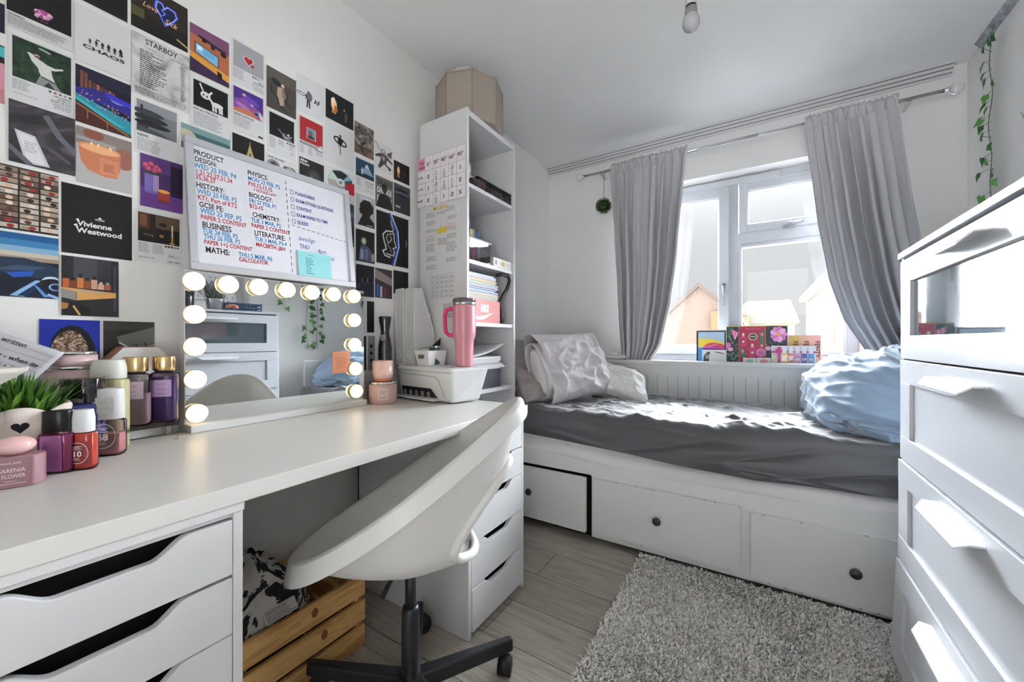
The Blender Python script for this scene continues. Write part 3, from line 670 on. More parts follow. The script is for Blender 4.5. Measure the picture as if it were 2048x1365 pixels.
# ---- third column
def a(s):
    s.r(0, 0, 1, 1, '#2b211c').r(0, .6, 1, 1, '#1b1615').r(.0, .55, .22, .75, '#55512f').e(.5, .9, .3, .12, '#120f10').l([(.8, .82), (1, .9)], .004, '#c9b26a')
    h = [(.5, .5), (.4, .36), (.42, .2), (.52, .2), (.56, .3), (.62, .22), (.76, .24), (.8, .36), (.72, .5), (.58, .66)]
    s.p(h, '#131b4d').l(h + [h[0]], .004, '#4169ff').l([(.56, .3), (.52, .36), (.58, .4), (.54, .46)], .003, '#6f8dff').l([(p[0] * .92 + .05, p[1] * .92 + .035) for p in h], .002, '#c5d0ff')
    s.t('Love', .18, .46, .15, '#ffc9a0', bold=.0, sx=.85, shear=.3, rot=-.08).t('Sick', .56, .6, .16, '#ffc9a0', bold=.0, sx=.85, shear=.3, rot=-.08)
poster((262, -48), (375.5, 106), 'print of a blue broken-heart neon sign on dark', a)
CR = noisemat([(.32, '#8f8d8c'), (.5, '#cfcdcc'), (.68, '#e3e2e2')], 14, 6, .6, (1, 1, 1), dist=1.2, name='crumpled_paper_print')
def a(s):
    s.r(.0, .0, 1, 1, CR).t('STARBOY', .5, .125, .125, '#333133', 'CENTER', .02, .78).t('11/25/2016', .2, .19, .035, INK).t('THE WEEKND', .9, .19, .032, INK, 'RIGHT')
    s.ln(.13, .24, .62, 18, .034, c='#2c2a2c', th=.42, ragged=.6).ln(.84, .24, .92, 18, .034, c='#2c2a2c', ragged=.1).ln(.05, .88, .95, 4, .028, c='#3c3a3c')
poster((263, 59), (378, 228), 'crumpled white receipt style print with a bold black heading', a)
def a(s):
    s.r(.04, .02, .96, .6, '#76787d').r(.04, .02, .96, .2, '#8e9196').e(.35, .32, .4, .06, '#2a2c31').e(.3, .22, .36, .06, '#3b3e44').e(.4, .42, .42, .05, '#202227').r(.06, .45, .3, .6, '#33353a').p([(.04, .5), (.5, .52), (.8, .58), (.04, .6)], '#4d5056').r(.12, .1, .18, .2, '#2f3136')
    s.t('VIEWS', .05, .69, .07, INK, bold=.02, sx=.8).ln(.05, .72, .62, 11, .022)
poster((269.6, 192), (357, 328), 'print of stormy grey discs above a list of small text', a)
def a(s):
    s.r(0, 0, 1, 1, '#4a2f66').r(0, .62, 1, 1, '#6c3f8c').r(.7, .1, 1, .7, '#241a33').r(0, 0, .7, .3, '#5a3a7a')
    s.r(.1, .36, .42, .7, '#8c7bc4').r(.3, .36, .42, .7, '#c9a9d0').e(.26, .7, .16, .03, '#7d6cb5')
    for k in range(6): s.r(.12 + k * .05, .37, .135 + k * .05, .7, '#7466b0')
    for x, y in ((.1, .2), (.22, .16), (.34, .2), (.16, .26), (.3, .27), (.4, .24)): s.e(x + .02, y, .075, .05, '#b5486a').e(x + .03, y - .01, .04, .03, '#d9697f')
    s.p([(.04, .28), (.14, .36), (.4, .36), (.46, .28), (.3, .33), (.18, .32)], '#2d4a35').r(.4, .64, .68, .84, '#a5443a').e(.54, .64, .14, .035, '#f0b04e').e(.54, .84, .14, .03, '#7d332f')
poster((280, 305), (365, 429), 'purple print of tulips in a vase with a lit candle', a)
def a(s):
    s.r(.06, .04, .95, .6, '#241c17').r(.06, .04, .3, .35, '#4f3325').r(.42, .05, .95, .3, '#5d4a38').r(.1, .08, .24, .3, '#7d5138')
    s.e(.58, .26, .07, .06, '#6b4634').e(.58, .22, .085, .04, '#121212').p([(.42, .58), (.46, .36), (.54, .31), (.64, .31), (.72, .38), (.74, .58)], '#101012').e(.55, .45, .05, .03, '#a5763f')
    s.r(.77, .2, .8, .44, '#d9cdb4').r(.765, .44, .805, .56, '#b58d4a').e(.785, .57, .06, .02, '#b58d4a').t('TaCa', .16, .5, .07, '#d9b98a', shear=.4).p([(.06, .45), (.4, .5), (.4, .6), (.06, .6)], '#15110f')
    s.ln(.07, .63, .3, 10, .02).ln(.36, .63, .62, 10, .02).squares(.62, .625, 5, .05, .066, ['#2b2623', '#3a2f29', '#4a3626', '#a5703c', '#7d6a58'])
    s.l([(.7, .86), (.73, .8), (.76, .86), (.8, .81), (.84, .85), (.92, .83)], .0015, INKG).t('TAKE CARE', .95, .96, .04, INK, 'RIGHT', .02).ln(.07, .9, .45, 2, .02)
poster((270, 417), (363.5, 533), 'print of a dim room with a tall candlestick above small text', a)
# ---- fourth column
def a(s):
    s.r(0, 0, 1, 1, '#6d4560').r(0, 0, 1, .22, '#7d4f72').p([(0, .2), (1, .3), (1, .72), (0, .6)], '#b56a48').p([(0, .58), (1, .74), (1, .9), (0, .7)], '#e0a03f').p([(0, .7), (1, .9), (1, 1), (0, 1)], '#3c2a4d')
    s.p([(.12, .34), (.72, .44), (.72, .68), (.12, .56)], '#1b1d2b').p([(.14, .36), (.7, .455), (.7, .665), (.14, .55)], '#7fc0e6').r(.18, .4, .3, .49, '#e9f4fb').ln(.34, .44, .6, 4, .03, c='#4d88b5')
    s.p([(.2, .16), (.9, .26), (.9, .32), (.2, .22)], '#332436').r(.3, .2, .4, .28, '#1f1826').r(.52, .24, .62, .34, '#1f1826').e(.85, .34, .08, .05, '#1a1520').p([(.68, .74), (.8, .77), (.82, .92), (.7, .9)], '#221a29')
poster((379.5, 43), (458, 177), 'purple and orange print of a desk monitor at dusk', a)
def a(s):
    s.r(.06, .03, .95, .55, '#0a0a0b'); W = '#e8e6e4'
    s.l([(.22, .07), (.3, .2)], .004, W).l([(.52, .16), (.44, .24)], .005, W).e(.36, .27, .13, .075, W).e(.31, .27, .022, .022, '#3a2422').e(.4, .28, .022, .022, '#3a2422').e(.66, .38, .16, .05, W)
    for x in (.55, .62, .72, .78): s.l([(x, .4), (x + .01, .52)], .005, W)
    s.l([(.46, .3), (.54, .36)], .006, W).t('FOR ALL THE DOGS', .06, .63, .055, INK, bold=.02, sx=.85).ln(.06, .67, .8, 11, .026)
poster((382, 151), (459.6, 281), 'black print with a white doodled animal above a bold heading', a)
poster((362, 244), (459.6, 326), 'teal sea print with pale domes behind the whiteboard corner', lambda s: s.r(0, 0, 1, 1, '#4f777b').r(0, 0, 1, .25, '#7d9a9b').r(0, .25, 1, .5, '#3f666c').e(.1, .5, .2, .3, '#b9b39c').e(.52, .75, .2, .32, '#9d9a90').e(.52, .8, .15, .26, '#5e5a55'))
# ---- fifth
def a(s):
    s.r(.06, .03, .96, .63, '#a5a5a9'); q = []
    for k in range(28):
        t = 6.2832 * k / 28; q.append((.5 + .0105 * 16 * math.sin(t) ** 3 * .9, .36 - .0078 * (13 * math.cos(t) - 5 * math.cos(2 * t) - 2 * math.cos(3 * t) - math.cos(4 * t)) * .95))
    s.p([(u * 1.0, v) for u, v in q], '#e6dcdc').p([(.5 + (u - .5) * .85, .36 + (v - .36) * .86) for u, v in q], '#c1272d').e(.62, .44, .05, .03, '#c1272d', rot=.5)
    s.ln(.05, .66, .4, 11, .022).squares(.62, .66, 5, .05, .075, ['#7d2226', '#3a2f33', '#8d8d91', '#b9b9bd', '#cfcfd3']).t('808S &', .96, .77, .04, INK, 'RIGHT', .02).t('HEARTBREAK', .96, .81, .04, INK, 'RIGHT', .02, .9)
    s.l([(.6, .88), (.64, .83), (.7, .88), (.76, .84), (.82, .88), (.92, .86)], .0012, INKG).ln(.6, .91, .95, 3, .022, right=True)
poster((462.5, 72), (529.7, 193), 'grey print with a small red heart balloon', a)
def a(s):
    s.r(.04, .03, .96, .57, '#4c2f86').p([(.04, .3), (.4, .2), (.96, .4), (.96, .57), (.04, .57)], '#8a4fa3').p([(.04, .5), (.5, .4), (.8, .57), (.04, .57)], '#c77a5a').e(.55, .2, .3, .06, '#6a48b8', rot=.3).e(.3, .4, .2, .05, '#b078c4', rot=.2)
    s.e(.72, .46, .14, .06, '#d9553f', rot=.3).e(.74, .46, .1, .045, '#4a7fd0', rot=.3).e(.74, .46, .05, .025, '#161420').p([(.8, .36), (.96, .46), (.96, .57), (.86, .54)], '#e3d9cf')
    s.e(.36, .14, .05, .03, '#d9c07a').e(.6, .3, .05, .015, '#e9d8ef', rot=.3).t('GRADUATION', .04, .65, .065, INK, bold=.02, sx=.95).ln(.04, .68, .6, 8, .028).r(.8, .93, .95, .97, INK)
poster((464, 166), (528.5, 283), 'purple swirling sky print above a bold heading', a)
poster((462.5, 262), (530, 345), 'black print of a lit iron lattice tower', lambda s: s.r(.03, .02, .98, 1, '#1a1716').p([(.54, .2), (.5, .35), (.45, .6), (.3, 1), (.8, 1), (.66, .62), (.58, .36)], '#bba56f').p([(.54, .5), (.5, .72), (.46, 1), (.66, 1), (.6, .7)], '#1f1b19').r(.38, .72, .74, .77, '#cdb881').r(.535, .12, .55, .3, '#d9c58d').l([(.47, .6), (.62, .7)], .0015, '#e9d9a5').l([(.62, .58), (.47, .72)], .0015, '#e9d9a5').l([(.42, .8), (.36, .98)], .0015, '#5d5236').l([(.68, .8), (.74, .98)], .0015, '#5d5236'))
poster((533, 129), (592, 240), 'brown print of a sunlit bent metal chair shape', lambda s: s.r(.0, 0, 1, 1, '#4b4642').r(0, 0, 1, .3, '#5d5650').p([(.36, .4), (.56, .36), (.58, .8), (.4, .85), (.34, .6)], '#b9a08c').e(.32, .3, .18, .07, '#2b2725', rot=.3).l([(.14, .42), (.16, .56), (.36, .66), (.42, .84), (.7, .95)], .004, '#211e1d').l([(.6, .4), (.7, .56), (.62, .68), (.86, .8)], .004, '#211e1d').e(.53, .33, .05, .05, '#f2d8b5').p([(.5, .3), (.6, .42), (.66, .6), (.5, .62)], '#8a776a'))
def a(s):
    s.r(.05, .03, .93, .57, '#101012').p([(.55, .38), (.62, .45), (.8, .5), (.86, .56), (.6, .56), (.5, .5)], '#77767a').l([(.36, .36), (.58, .5)], .002, '#c9c9cd').e(.72, .42, .05, .03, '#c4c2c4').l([(.6, .52), (.85, .44)], .002, '#dcdcdf')
    s.ln(.06, .61, .28, 11, .024).ln(.36, .61, .6, 6, .024).squares(.66, .605, 4, .05, .08, [INK]).ln(.72, .66, .92, 2, .03, right=True).l([(.76, .76), (.8, .72), (.84, .78), (.9, .74)], .0012, INKG).ln(.78, .82, .92, 3, .025, right=True)
poster((536, 218), (592, 324), 'black print of a chrome handlebar with track list', a)
poster((534.5, 306), (594, 352), 'white print with the words never grounded', lambda s: s.t('NEVER GROUNDED.', .02, .28, .2, INK, bold=.03, sx=.72).e(.2, .7, .2, .35, '#8d8a88').e(.2, .7, .1, .2, '#55524f').p([(.45, 1), (.55, .55), (.85, .5), (1, .8), (1, 1)], '#6f6c6a').e(.75, .75, .12, .2, '#a9a6a3'))
def a(s):
    person(s, .42, .82, .46, '#3b3a3d', head='#222224'); s.e(.46, .5, .1, .12, '#6d6c70').l([(.0, .5), (.15, .48), (.34, .5)], .0025, INK).l([(.0, .53), (.2, .56), (.34, .52)], .0025, INK).t('AF', .62, .62, .17, INK, bold=.03, sx=.9)
poster((593.6, 142), (648, 245), 'white print with a grey standing figure and big black letters', a)
def a(s):
    s.r(.04, .03, .94, .62, '#b02a2e').r(.3, .24, .66, .52, '#e3c7b5').r(.32, .25, .64, .51, '#6f8fae').e(.45, .4, .08, .1, '#8a5c45').p([(.32, .51), (.4, .42), (.58, .44), (.64, .51)], '#3d3537').r(.82, .58, .92, .61, '#d9d9d9')
    s.ln(.04, .65, .9, 2, .035, c=INK, th=.6).ln(.05, .74, .22, 8, .025).ln(.36, .74, .55, 8, .025).squares(.64, .72, 5, .045, .06, ['#2b2b2e', '#6d2a2c', '#2f2f33', '#b02a2e', '#8d2125']).ln(.66, .78, .93, 3, .03, right=True)
poster((597, 227), (648, 328), 'red print with a small framed picture in its middle', a)
poster((597, 310), (648, 372), 'black print with two rows of white lettering, partly behind the whiteboard', lambda s: s.r(.03, .03, 1, 1, '#1f1e1f').t('After', .06, .2, .17, '#e6e3df', bold=.03).t('Hours', .06, .34, .17, '#e6e3df', bold=.03).e(.6, .75, .3, .35, '#2f2d2e').e(.62, .72, .2, .22, '#4a4645').e(.5, .86, .08, .08, '#8d8682'))
poster((650, 175), (706.7, 262), 'dark print of two figures, one wrapped in flames', lambda s: (s.r(.02, 0, 1, 1, '#15181b'), person(s, .3, .74, .58, '#e7a05a', head='#ffdca8'), s.e(.3, .42, .1, .2, '#ffd9a0'), s.e(.26, .3, .06, .1, '#fff0d5'), s.e(.36, .56, .06, .12, '#c96d2c'), person(s, .72, .86, .36, '#5d5550', head='#8a6a5a'), s.e(.66, .44, .025, .03, '#e9d8c8')))
def orb(s, u, v, k, c, bg):
    q = s.w / s.h
    s.e(u, v, .24 * k, .1 * k * q * 1.2, c, 24, .25).e(u, v, .19 * k, .055 * k * q * 1.2, bg, 24, .25).e(u, v - .01, .09 * k, .1 * k * q, c).r(u - .015 * k, v - .22 * k * q, u + .015 * k, v, c).r(u - .05 * k, v - .19 * k * q, u + .05 * k, v - .16 * k * q, c)
    s.r(u - .015 * k, v, u + .012 * k, v + .42 * k * q, c).r(u - .06 * k, v + .05, u - .045 * k, v + .2 * k * q, c)
poster((651, 238), (708.5, 345), 'white print with a dripping black orb emblem', lambda s: orb(s, .5, .38, 1., INK, CARD))
def a(s):
    s.e(.5, .42, .45, .4, '#8fa5a0', 30).p([(.5, .42), (.9, .2), (.96, .45), (.75, .5)], '#39555c').p([(.5, .42), (.2, .12), (.5, .03), (.75, .1)], '#1d2327').p([(.5, .42), (.06, .42), (.1, .2), (.2, .12)], '#c2d6c9').p([(.5, .42), (.3, .78), (.1, .62), (.06, .45)], '#b3a79d').p([(.5, .42), (.74, .12), (.9, .2)], '#79b3c2')
    s.e(.5, .42, .15, .13, '#d9dcdc').e(.5, .42, .06, .055, '#8d9192').p([(.66, .4), (1, .3), (1, .72), (.66, .72)], '#b3262c')
poster((652, 329), (708.4, 409), 'print of a shiny compact disc with a red patch of tape', a)
poster((655, 393), (708.4, 495), 'dusky blue print mostly hidden behind the whiteboard right edge', lambda s: s.r(0, 0, 1, 1, '#3d4f5e').r(0, .5, 1, 1, '#222d36').r(0, .2, 1, .3, '#647a89'))
SAT = noisemat([(.35, '#1c1b1b'), (.5, '#6b6560'), (.62, '#a49c92'), (.75, '#39332f')], 24, 8, .6, name='satellite_print', dist=1.5)
poster((708, 239), (748, 323), 'grey print of a rocky land seen from above', lambda s: s.r(.02, .02, .98, .98, SAT).r(.02, .7, .98, .98, noisemat([(.4, '#3b3029'), (.6, '#7d6a58')], 30, 6, .6, name='earth_print')))
poster((711, 312), (748.7, 393), 'blue mountain print with a figure and bold credits', lambda s: (s.r(.02, .02, .98, .55, '#23455c'), s.p([(.3, .4), (.6, .1), (.95, .42)], '#8da9b9'), s.p([(.5, .2), (.6, .1), (.72, .24)], '#e3e9ec'), person(s, .35, .5, .25, '#c9d6dc'), s.r(.02, .46, .98, .55, '#162a36'), s.t('DON TOLIVER', .95, .68, .06, INK, 'RIGHT', .02, .75), s.ln(.05, .6, .3, 8, .03), s.ln(.5, .72, .95, 3, .04, right=True), s.ln(.5, .9, .95, 1, .04, right=True)))
poster((711, 384.5), (750, 460), 'grey print of a black curly-haired profile silhouette', lambda s: s.r(.02, .02, .98, .98, '#b5b4b5').t('THE WEEKND', .5, .13, .085, '#f2f2f2', 'CENTER', .03, .82).p([(.1, .98), (.3, .7), (.34, .62), (.22, .6), (.18, .5), (.22, .4), (.2, .32), (.4, .15), (.7, .14), (.92, .3), (.9, .5), (.75, .58), (.72, .68), (.95, .8), (.98, .98)], '#1b1a1c').ln(.55, .92, .9, 1, .05, c='#d9d9d9'))
poster((711, 455), (750, 530), 'dark print of a greenish glass figure', lambda s: s.r(.02, .02, .98, .98, '#17181a').e(.42, .35, .14, .12, '#7d8a72').e(.42, .34, .08, .07, '#c3cbb0').p([(.15, .95), (.25, .5), (.6, .48), (.8, .6), (.85, .95)], '#4d5266').r(.25, .6, .4, .9, '#8d93b5').r(.5, .58, .62, .9, '#6b72a0').e(.88, .8, .07, .14, '#a9a594'))
CITY = noisemat([(.45, '#0c0d16'), (.58, '#2c2946'), (.66, '#9a6a6d'), (.74, '#e3c3a0')], 40, 6, .5, name='city_print')
poster((711, 526), (748.7, 597), 'print of a purple city skyline at night', lambda s: s.r(.02, .02, .98, .98, '#14151c').r(.02, .5, .98, .72, CITY).r(.02, .72, .98, .98, '#22203a').r(.3, .42, .36, .56, '#6d5a7d').r(.6, .38, .65, .56, '#7d6a6d'))
poster((711, 601), (731, 667), 'white print with a bold black letter S beside the mirror', lambda s: s.t('S', .5, .46, .36, INK, 'CENTER', .04).r(.4, .1, .62, .15, INK).ln(.1, .6, .9, 3, .05).r(.2, .86, .8, .89, INK))
poster((733, 601), (748, 667), 'narrow black print between the letter S and the file holder', lambda s: s.r(.05, .02, 1, .98, '#121214'))
poster((711, 671), (733, 742), 'dark print low beside the mirror bulbs', lambda s: s.r(.05, .02, .98, .98, '#1a1c1b').e(.5, .5, .3, .2, '#3b3d33').e(.5, .5, .1, .1, '#8a7a4d'))
poster((735, 671), (750, 742), 'pale print with dark dots low behind the file holder', lambda s: s.r(.05, .02, .98, .98, '#8d8b8a').e(.5, .3, .2, .05, INK).e(.5, .5, .2, .05, INK).e(.5, .7, .2, .05, INK))
# ---- last two columns before the bookcase
def a(s):
    s.l([(.0, .0), (.2, .2), (.42, .34)], .003, '#3c3a3c').p([(.62, .3), (.95, .12), (.9, .42), (.72, .36)], '#5d5b5d').e(.46, .28, .12, .1, '#8d8b8d').e(.46, .26, .06, .05, '#d9d6d6').p([(.3, .36), (.62, .36), (.98, .56), (.95, .62), (.66, .52), (.62, .7), (.9, .8), (.86, .88), (.5, .72), (.28, .92), (.16, .9), (.3, .62), (.3, .5), (.05, .56), (.0, .5)], '#4d4b4d').p([(.36, .44), (.56, .44), (.52, .6), (.4, .6)], '#b3898d').e(.8, .82, .06, .06, '#2c2b2c')
poster((750, 280), (786, 352), 'white print of a grey acrobatic figure', a)
poster((750.5, 349), (786, 424), 'print of a dark figure over three rows of bold lettering', lambda s: (s.r(0, 0, 1, 1, '#6d6c6d'), [s.t('DRAKE', .5, v, .24, c, 'CENTER', .03, .78) for v, c in ((.25, '#2b2a2b'), (.52, '#e6e5e5'), (.8, '#e6e5e5'))], s.e(.5, .36, .15, .14, '#3a2a23'), s.e(.5, .28, .16, .08, '#141314'), s.p([(.05, 1), (.2, .62), (.4, .52), (.62, .52), (.85, .64), (1, 1)], '#1f1e20')))
def a(s):
    s.r(.02, .02, .98, .98, '#0f0e10'); S = '#d9d6d9'
    s.l([(.4, .02), (.62, .3), (.66, .6), (.5, .97)], .016, '#2a4f9e').l([(.43, .02), (.64, .3), (.68, .6), (.53, .97)], .006, '#8fb3ff').l([(.46, .02), (.66, .32), (.69, .6), (.55, .97)], .0022, '#e9f0ff')
    s.e(.8, .5, .12, .075, '#141318', 20).l([(.9, .44), (.92, .5), (.9, .57)], .002, '#d8cfd8')
    s.p([(.42, .06), (.54, .3), (.5, .34), (.42, .2)], '#8d8a90').l([(.5, .34), (.3, .36), (.2, .44), (.24, .56), (.3, .7), (.2, .74), (.26, .82), (.42, .84)], .006, S).l([(.5, .38), (.34, .42), (.3, .5), (.36, .58), (.46, .5), (.42, .44)], .005, '#b3b0b5').l([(.52, .36), (.54, .52), (.6, .62), (.5, .66), (.54, .72), (.5, .8), (.3, .78)], .005, S).l([(.3, .6), (.4, .66), (.46, .74)], .004, '#9d9aa0')
poster((751.5, 416), (818, 540), 'dark print of a chrome mask profile crossed by a blue arc', a)
poster((749, 534), (784.6, 600), 'print of blue bottles under a pale slope', lambda s: s.r(.02, .02, .98, .98, '#3a3436').p([(.02, .05), (.98, .3), (.98, .55), (.02, .35)], '#8d8380').r(.1, .55, .25, .95, '#2f5aa8').r(.3, .6, .42, .95, '#b9b5bd').r(.5, .62, .65, .95, '#6d3a44').r(.7, .6, .85, .95, '#4d2a33'))
poster((787, 318), (819.5, 373), 'small dark print with an orange glowing figure', lambda s: (s.r(.02, .02, .98, .98, '#151312'), person(s, .3, .8, .55, '#c98a4d', head='#f2d0a0'), s.e(.3, .45, .08, .15, '#f0c48a'), s.e(.68, .5, .1, .2, '#2a2523')))
poster((787, 363), (820.7, 435), 'dark storm print of a round tower, beside the bold lettering print', lambda s: s.r(.02, .02, .98, .98, '#2c3136').r(.02, .02, .98, .35, '#454b52').e(.45, .22, .4, .08, '#1b1d21').e(.48, .32, .42, .06, '#5d6369').e(.5, .38, .4, .05, '#1f2226').r(.3, .45, .36, .75, '#1f2226').t('VIEWS', .1, .82, .1, '#e6e6e6', bold=.02, sx=.75))
poster((786, 539), (817.5, 592), 'small plain black print above the file holders', lambda s: s.r(.03, .02, .97, .97, '#121113'))

# ---- whiteboard leaning on the wall above the mirror
wb = thing('whiteboard', 'grey framed whiteboard covered in coloured exam notes, leaning on the wall', 'whiteboard', (-1.42, .73, 1.205))
zb_, zt2 = 1.207, 1.612; y0_, y1_ = .462, 1.012
bb = Vector((-1.405, y0_, zb_)); ey = Vector((-.048, 0, zt2 - zb_)); hW = ey.length; ey.normalize(); ex = Vector((0, 1, .016)).normalized(); en = ex.cross(ey)
WW = y1_ - y0_
FR = mat('#c3c4c9', rough=.35, metal=.3, name='grey_frame', var=0)
mb = MB(); fw = .022
for (u0, u1, v0, v1) in ((0, WW, 0, fw), (0, WW, hW - fw, hW), (0, fw, fw, hW - fw), (WW - fw, WW, fw, hW - fw)):
    mb.prism([(u0, v0), (u1, v0), (u1, v1), (u0, v1)], bb, ex, ey, en, FR, .014)
mb.build('frame', wb, bevel=.002)
s = Sheet(bb + ex * fw + ey * fw + en * .004, ex, ey, en, WW - 2 * fw, hW - 2 * fw, mat('#dedde3', rough=.18, name='whiteboard_enamel', var=0), .003)
K, BL, RD, PU = '#1d1d22', '#2f87b8', '#b5303c', '#3b3a8c'
def wr(txt, u, v, sz, c, sx=.92, b=.02): s.t(txt, u, v, sz * .95, c, 'LEFT', b, sx * .78)
for txt, u, v, sz, c in [
    ('PRODUCT', .0, .075, .068, K), ('DESIGN:', .005, .135, .062, K), ('WED 25 FEB, P4', .0, .195, .066, BL), ('1,21,22,27,31,34', .005, .25, .06, RD), ('35,36,37', .005, .30, .06, RD),
    ('HISTORY:', .005, .375, .07, K), ('WED 25 FEB, P2', .01, .43, .062, BL), ('KT1, Part of KT2', .01, .485, .06, RD), ('GCSE PE:', .015, .55, .066, K), ('WED 25 FEP, P5', .02, .605, .066, BL), ('PAPER 2 CONTENT', .02, .66, .058, RD),
    ('BUSINESS', .025, .735, .075, K), ('TUE 24 FEB, P5', .025, .785, .06, BL), ('THU 26 FEB, P2', .03, .835, .06, BL), ('PAPER 1+2 CONTENT', .03, .885, .055, RD),
    ('PHYSICS:', .29, .11, .066, K), ('MON 23 FEB, P2', .29, .165, .06, BL), ('P10,12,13,15', .29, .22, .06, RD), ('+ HOOKES LAW', .32, .262, .04, RD), ('BIOLOGY:', .29, .335, .068, K), ('FRI 27 FEB, P1', .29, .392, .06, BL), ('B12-15', .29, .445, .06, RD),
    ('CHEMISTRY:', .305, .53, .066, K), ('TUE 3 MAR, P2', .295, .585, .06, BL), ('PAPER 2 CONTENT', .295, .64, .058, RD), ('LITERATURE:', .31, .715, .07, K), ('TUE 3 MAR, P3-4', .31, .77, .058, BL), ('MACBETH, J&H', .315, .825, .058, RD),
    ('MATHS:', .035, .96, .075, K), ('THU 5 MAR, P6', .21, .955, .062, BL), ('CALCULATOR', .21, 1.0, .055, RD)]:
    wr(txt, u, v * .93 + .01, sz, c)
for k, txt in enumerate(('FLASHCARDS', 'EXAM STYLED QUESTIONS', 'CONTENT', 'EXAM PAPER TO TIME', 'QUIZES')):
    v = .135 + k * .075; wr(txt, .60, v + .035, .05, PU)
    s.l([(.565, v), (.585, v), (.585, v + .042), (.565, v + .042), (.565, v)], .0014, PU)
for k in range(15): s.l([(.535 + .0004 * k, .06 + k * .063), (.535 + .0004 * k, .095 + k * .063)], .002, K)
for k in range(12): s.l([(.56 + k * .037, .50 + .0045 * k), (.58 + k * .037, .50 + .0045 * k + .002)], .002, K)
for txt, u, v in (('invisilign', .6, .64), ('THU', .6, .72), ('4pm', .74, .735), ('on cal', .78, .795)): s.t(txt, u, v, .065, '#3c5aa0', shear=.25, sx=.8)
s.mb.build('board', wb)
nt2 = Sheet(s.P(.585, 1.0) + en * .001, ex, ey, en, .128, .092, '#8fd0d2', .0005)
nt2.ln(.3, .12, .55, 1, .05, c='#4d7d80').l([(.0, .2), (1, .2)], .0006, '#5fa5a8').ln(.22, .26, .5, 9, .075, c='#44707a', th=.4, ragged=.6)
for k in range(8): nt2.l([(.02, .3 + k * .085), (.98, .3 + k * .085)], .0004, '#7cbfc2')
nt2.done('index_card', 'turquoise ruled index card standing in the whiteboard corner', 'card')
# ================================================================== desk, drawer units
XD = -.806
dk = thing('desk_top', 'long white desk top running along the left wall on two drawer units', 'desk', (-1.106, .4, .70))
MB().box(-1.406, XD, -.6, 1.40, .70, DZ, DESKW).build('worktop', dk, bevel=.002)
EDG = [.676, .570, .462, .313, .163, .020]
def drawer_unit(y0, label, drops):
    t = thing('drawer_unit', label, 'drawer unit', (-1.1, y0 + .18, 0)); xf, xb = -.813, -1.39; y1 = y0 + .36
    mb = MB()
    mb.box(xb, xf, y0, y0 + .016, 0, .684, WHITE).box(xb, xf, y1 - .016, y1, 0, .684, WHITE).box(xb, xf + .004, y0 - .001, y1 + .001, .684, .70, WHITE)
    mb.box(xb, xb + .01, y0, y1, 0, .684, WHITE).box(xb, xf - .02, y0 + .016, y1 - .016, 0, .02, WHITE)
    for z in EDG[:1]: mb.box(xf - .03, xf - .002, y0 + .016, y1 - .016, z, .684, WHITE)
    mb.box(xb + .02, xf - .05, y0 + .017, y1 - .017, .03, .68, DARK)
    mb.build('carcass', t, bevel=.0015)
    for k in range(5):
        zt, zb = EDG[k] - drops[k] - .001, EDG[k + 1] + .001; w = .36 - .034; h = zt - zb
        def prof(d, n=9):
            s0, s1, e = .20 * w, .80 * w, .15 * w; q = [(0, 0), (w, 0), (w, h)]
            for i in range(n + 1): a = i / n; q.append((s1 - e * a, h - d * sstep(0, 1, a)))
            for i in range(n + 1): a = i / n; q.append((s0 + e - e * a, h - d * sstep(0, 1, 1 - a)))
            q.append((0, h)); return q
        MB().prism(prof(.026), (xf - .016, y0 + .017, zb), (0, 1, 0), (0, 0, 1), (1, 0, 0), WHITE, .0165 + (.004 if k == 4 and y0 > .5 else 0)).build('drawer_front', t, bevel=.0018)
    return t
drawer_unit(-.011, 'white drawer unit with scooped grips at the camera end of the desk', [.004, .004, 0, 0, 0])
drawer_unit(1.018, 'white five-drawer unit at the bed end of the desk behind the chair', [.002, .002, 0, 0, 0])
red = MB().box(-.86, -.84, 1.10, 1.21, .48, .561, mat('#8f1f2c', rough=.5)).build('red_folder'); tag(red, 'dark red folder showing in the second drawer of the unit behind the chair', 'folder')

# ================================================================== vanity mirror
vm = thing('vanity_mirror', 'frameless vanity mirror with fifteen lit round bulbs, standing on the desk', 'mirror', (-1.40, .745, DZ))
XM = -1.388
MY = math.tan(R(MIR_YAW)); MP = math.tan(R(MIR_PITCH))
def mp(y, z, o=0.): return Vector((XM + (y - .745) * MY + (z - .97) * MP + o, y, z))
y0_, y1_, z0_, z1_ = .447, 1.043, .757, 1.204
mb = MB(); mb.hexa([mp(y0_, z0_, -.034), mp(y0_, z0_), mp(y1_, z0_), mp(y1_, z0_, -.034)], [mp(y0_, z1_, -.034), mp(y0_, z1_), mp(y1_, z1_), mp(y1_, z1_, -.034)], mat('#d9d8d6', rough=.35, name='mirror_case', var=0)).build('case', vm, bevel=.002)
mb = MB(); mb.poly([mp(y0_ + .002, z0_, .0006), mp(y1_ - .002, z0_, .0006), mp(y1_ - .002, z1_ - .002, .0006), mp(y0_ + .002, z1_ - .002, .0006)], mat('#e9ecec', rough=.0, metal=1., var=0, name='mirror_silver')).build('glass', vm)
MB().box(-1.46, -1.362, .452, 1.043, DZ + .0005, .757, mat('#d2d0ce', rough=.4, name='mirror_base')).build('base', vm, bevel=.002)
BULB = mat('#fff0d2', rough=.3, emit=BULB_E, ecol='#ffdf9f', var=0, name='lit_bulb'); GOLD = mat('#e3cfa5', rough=.3, metal=.6, var=0, name='bulb_ring')
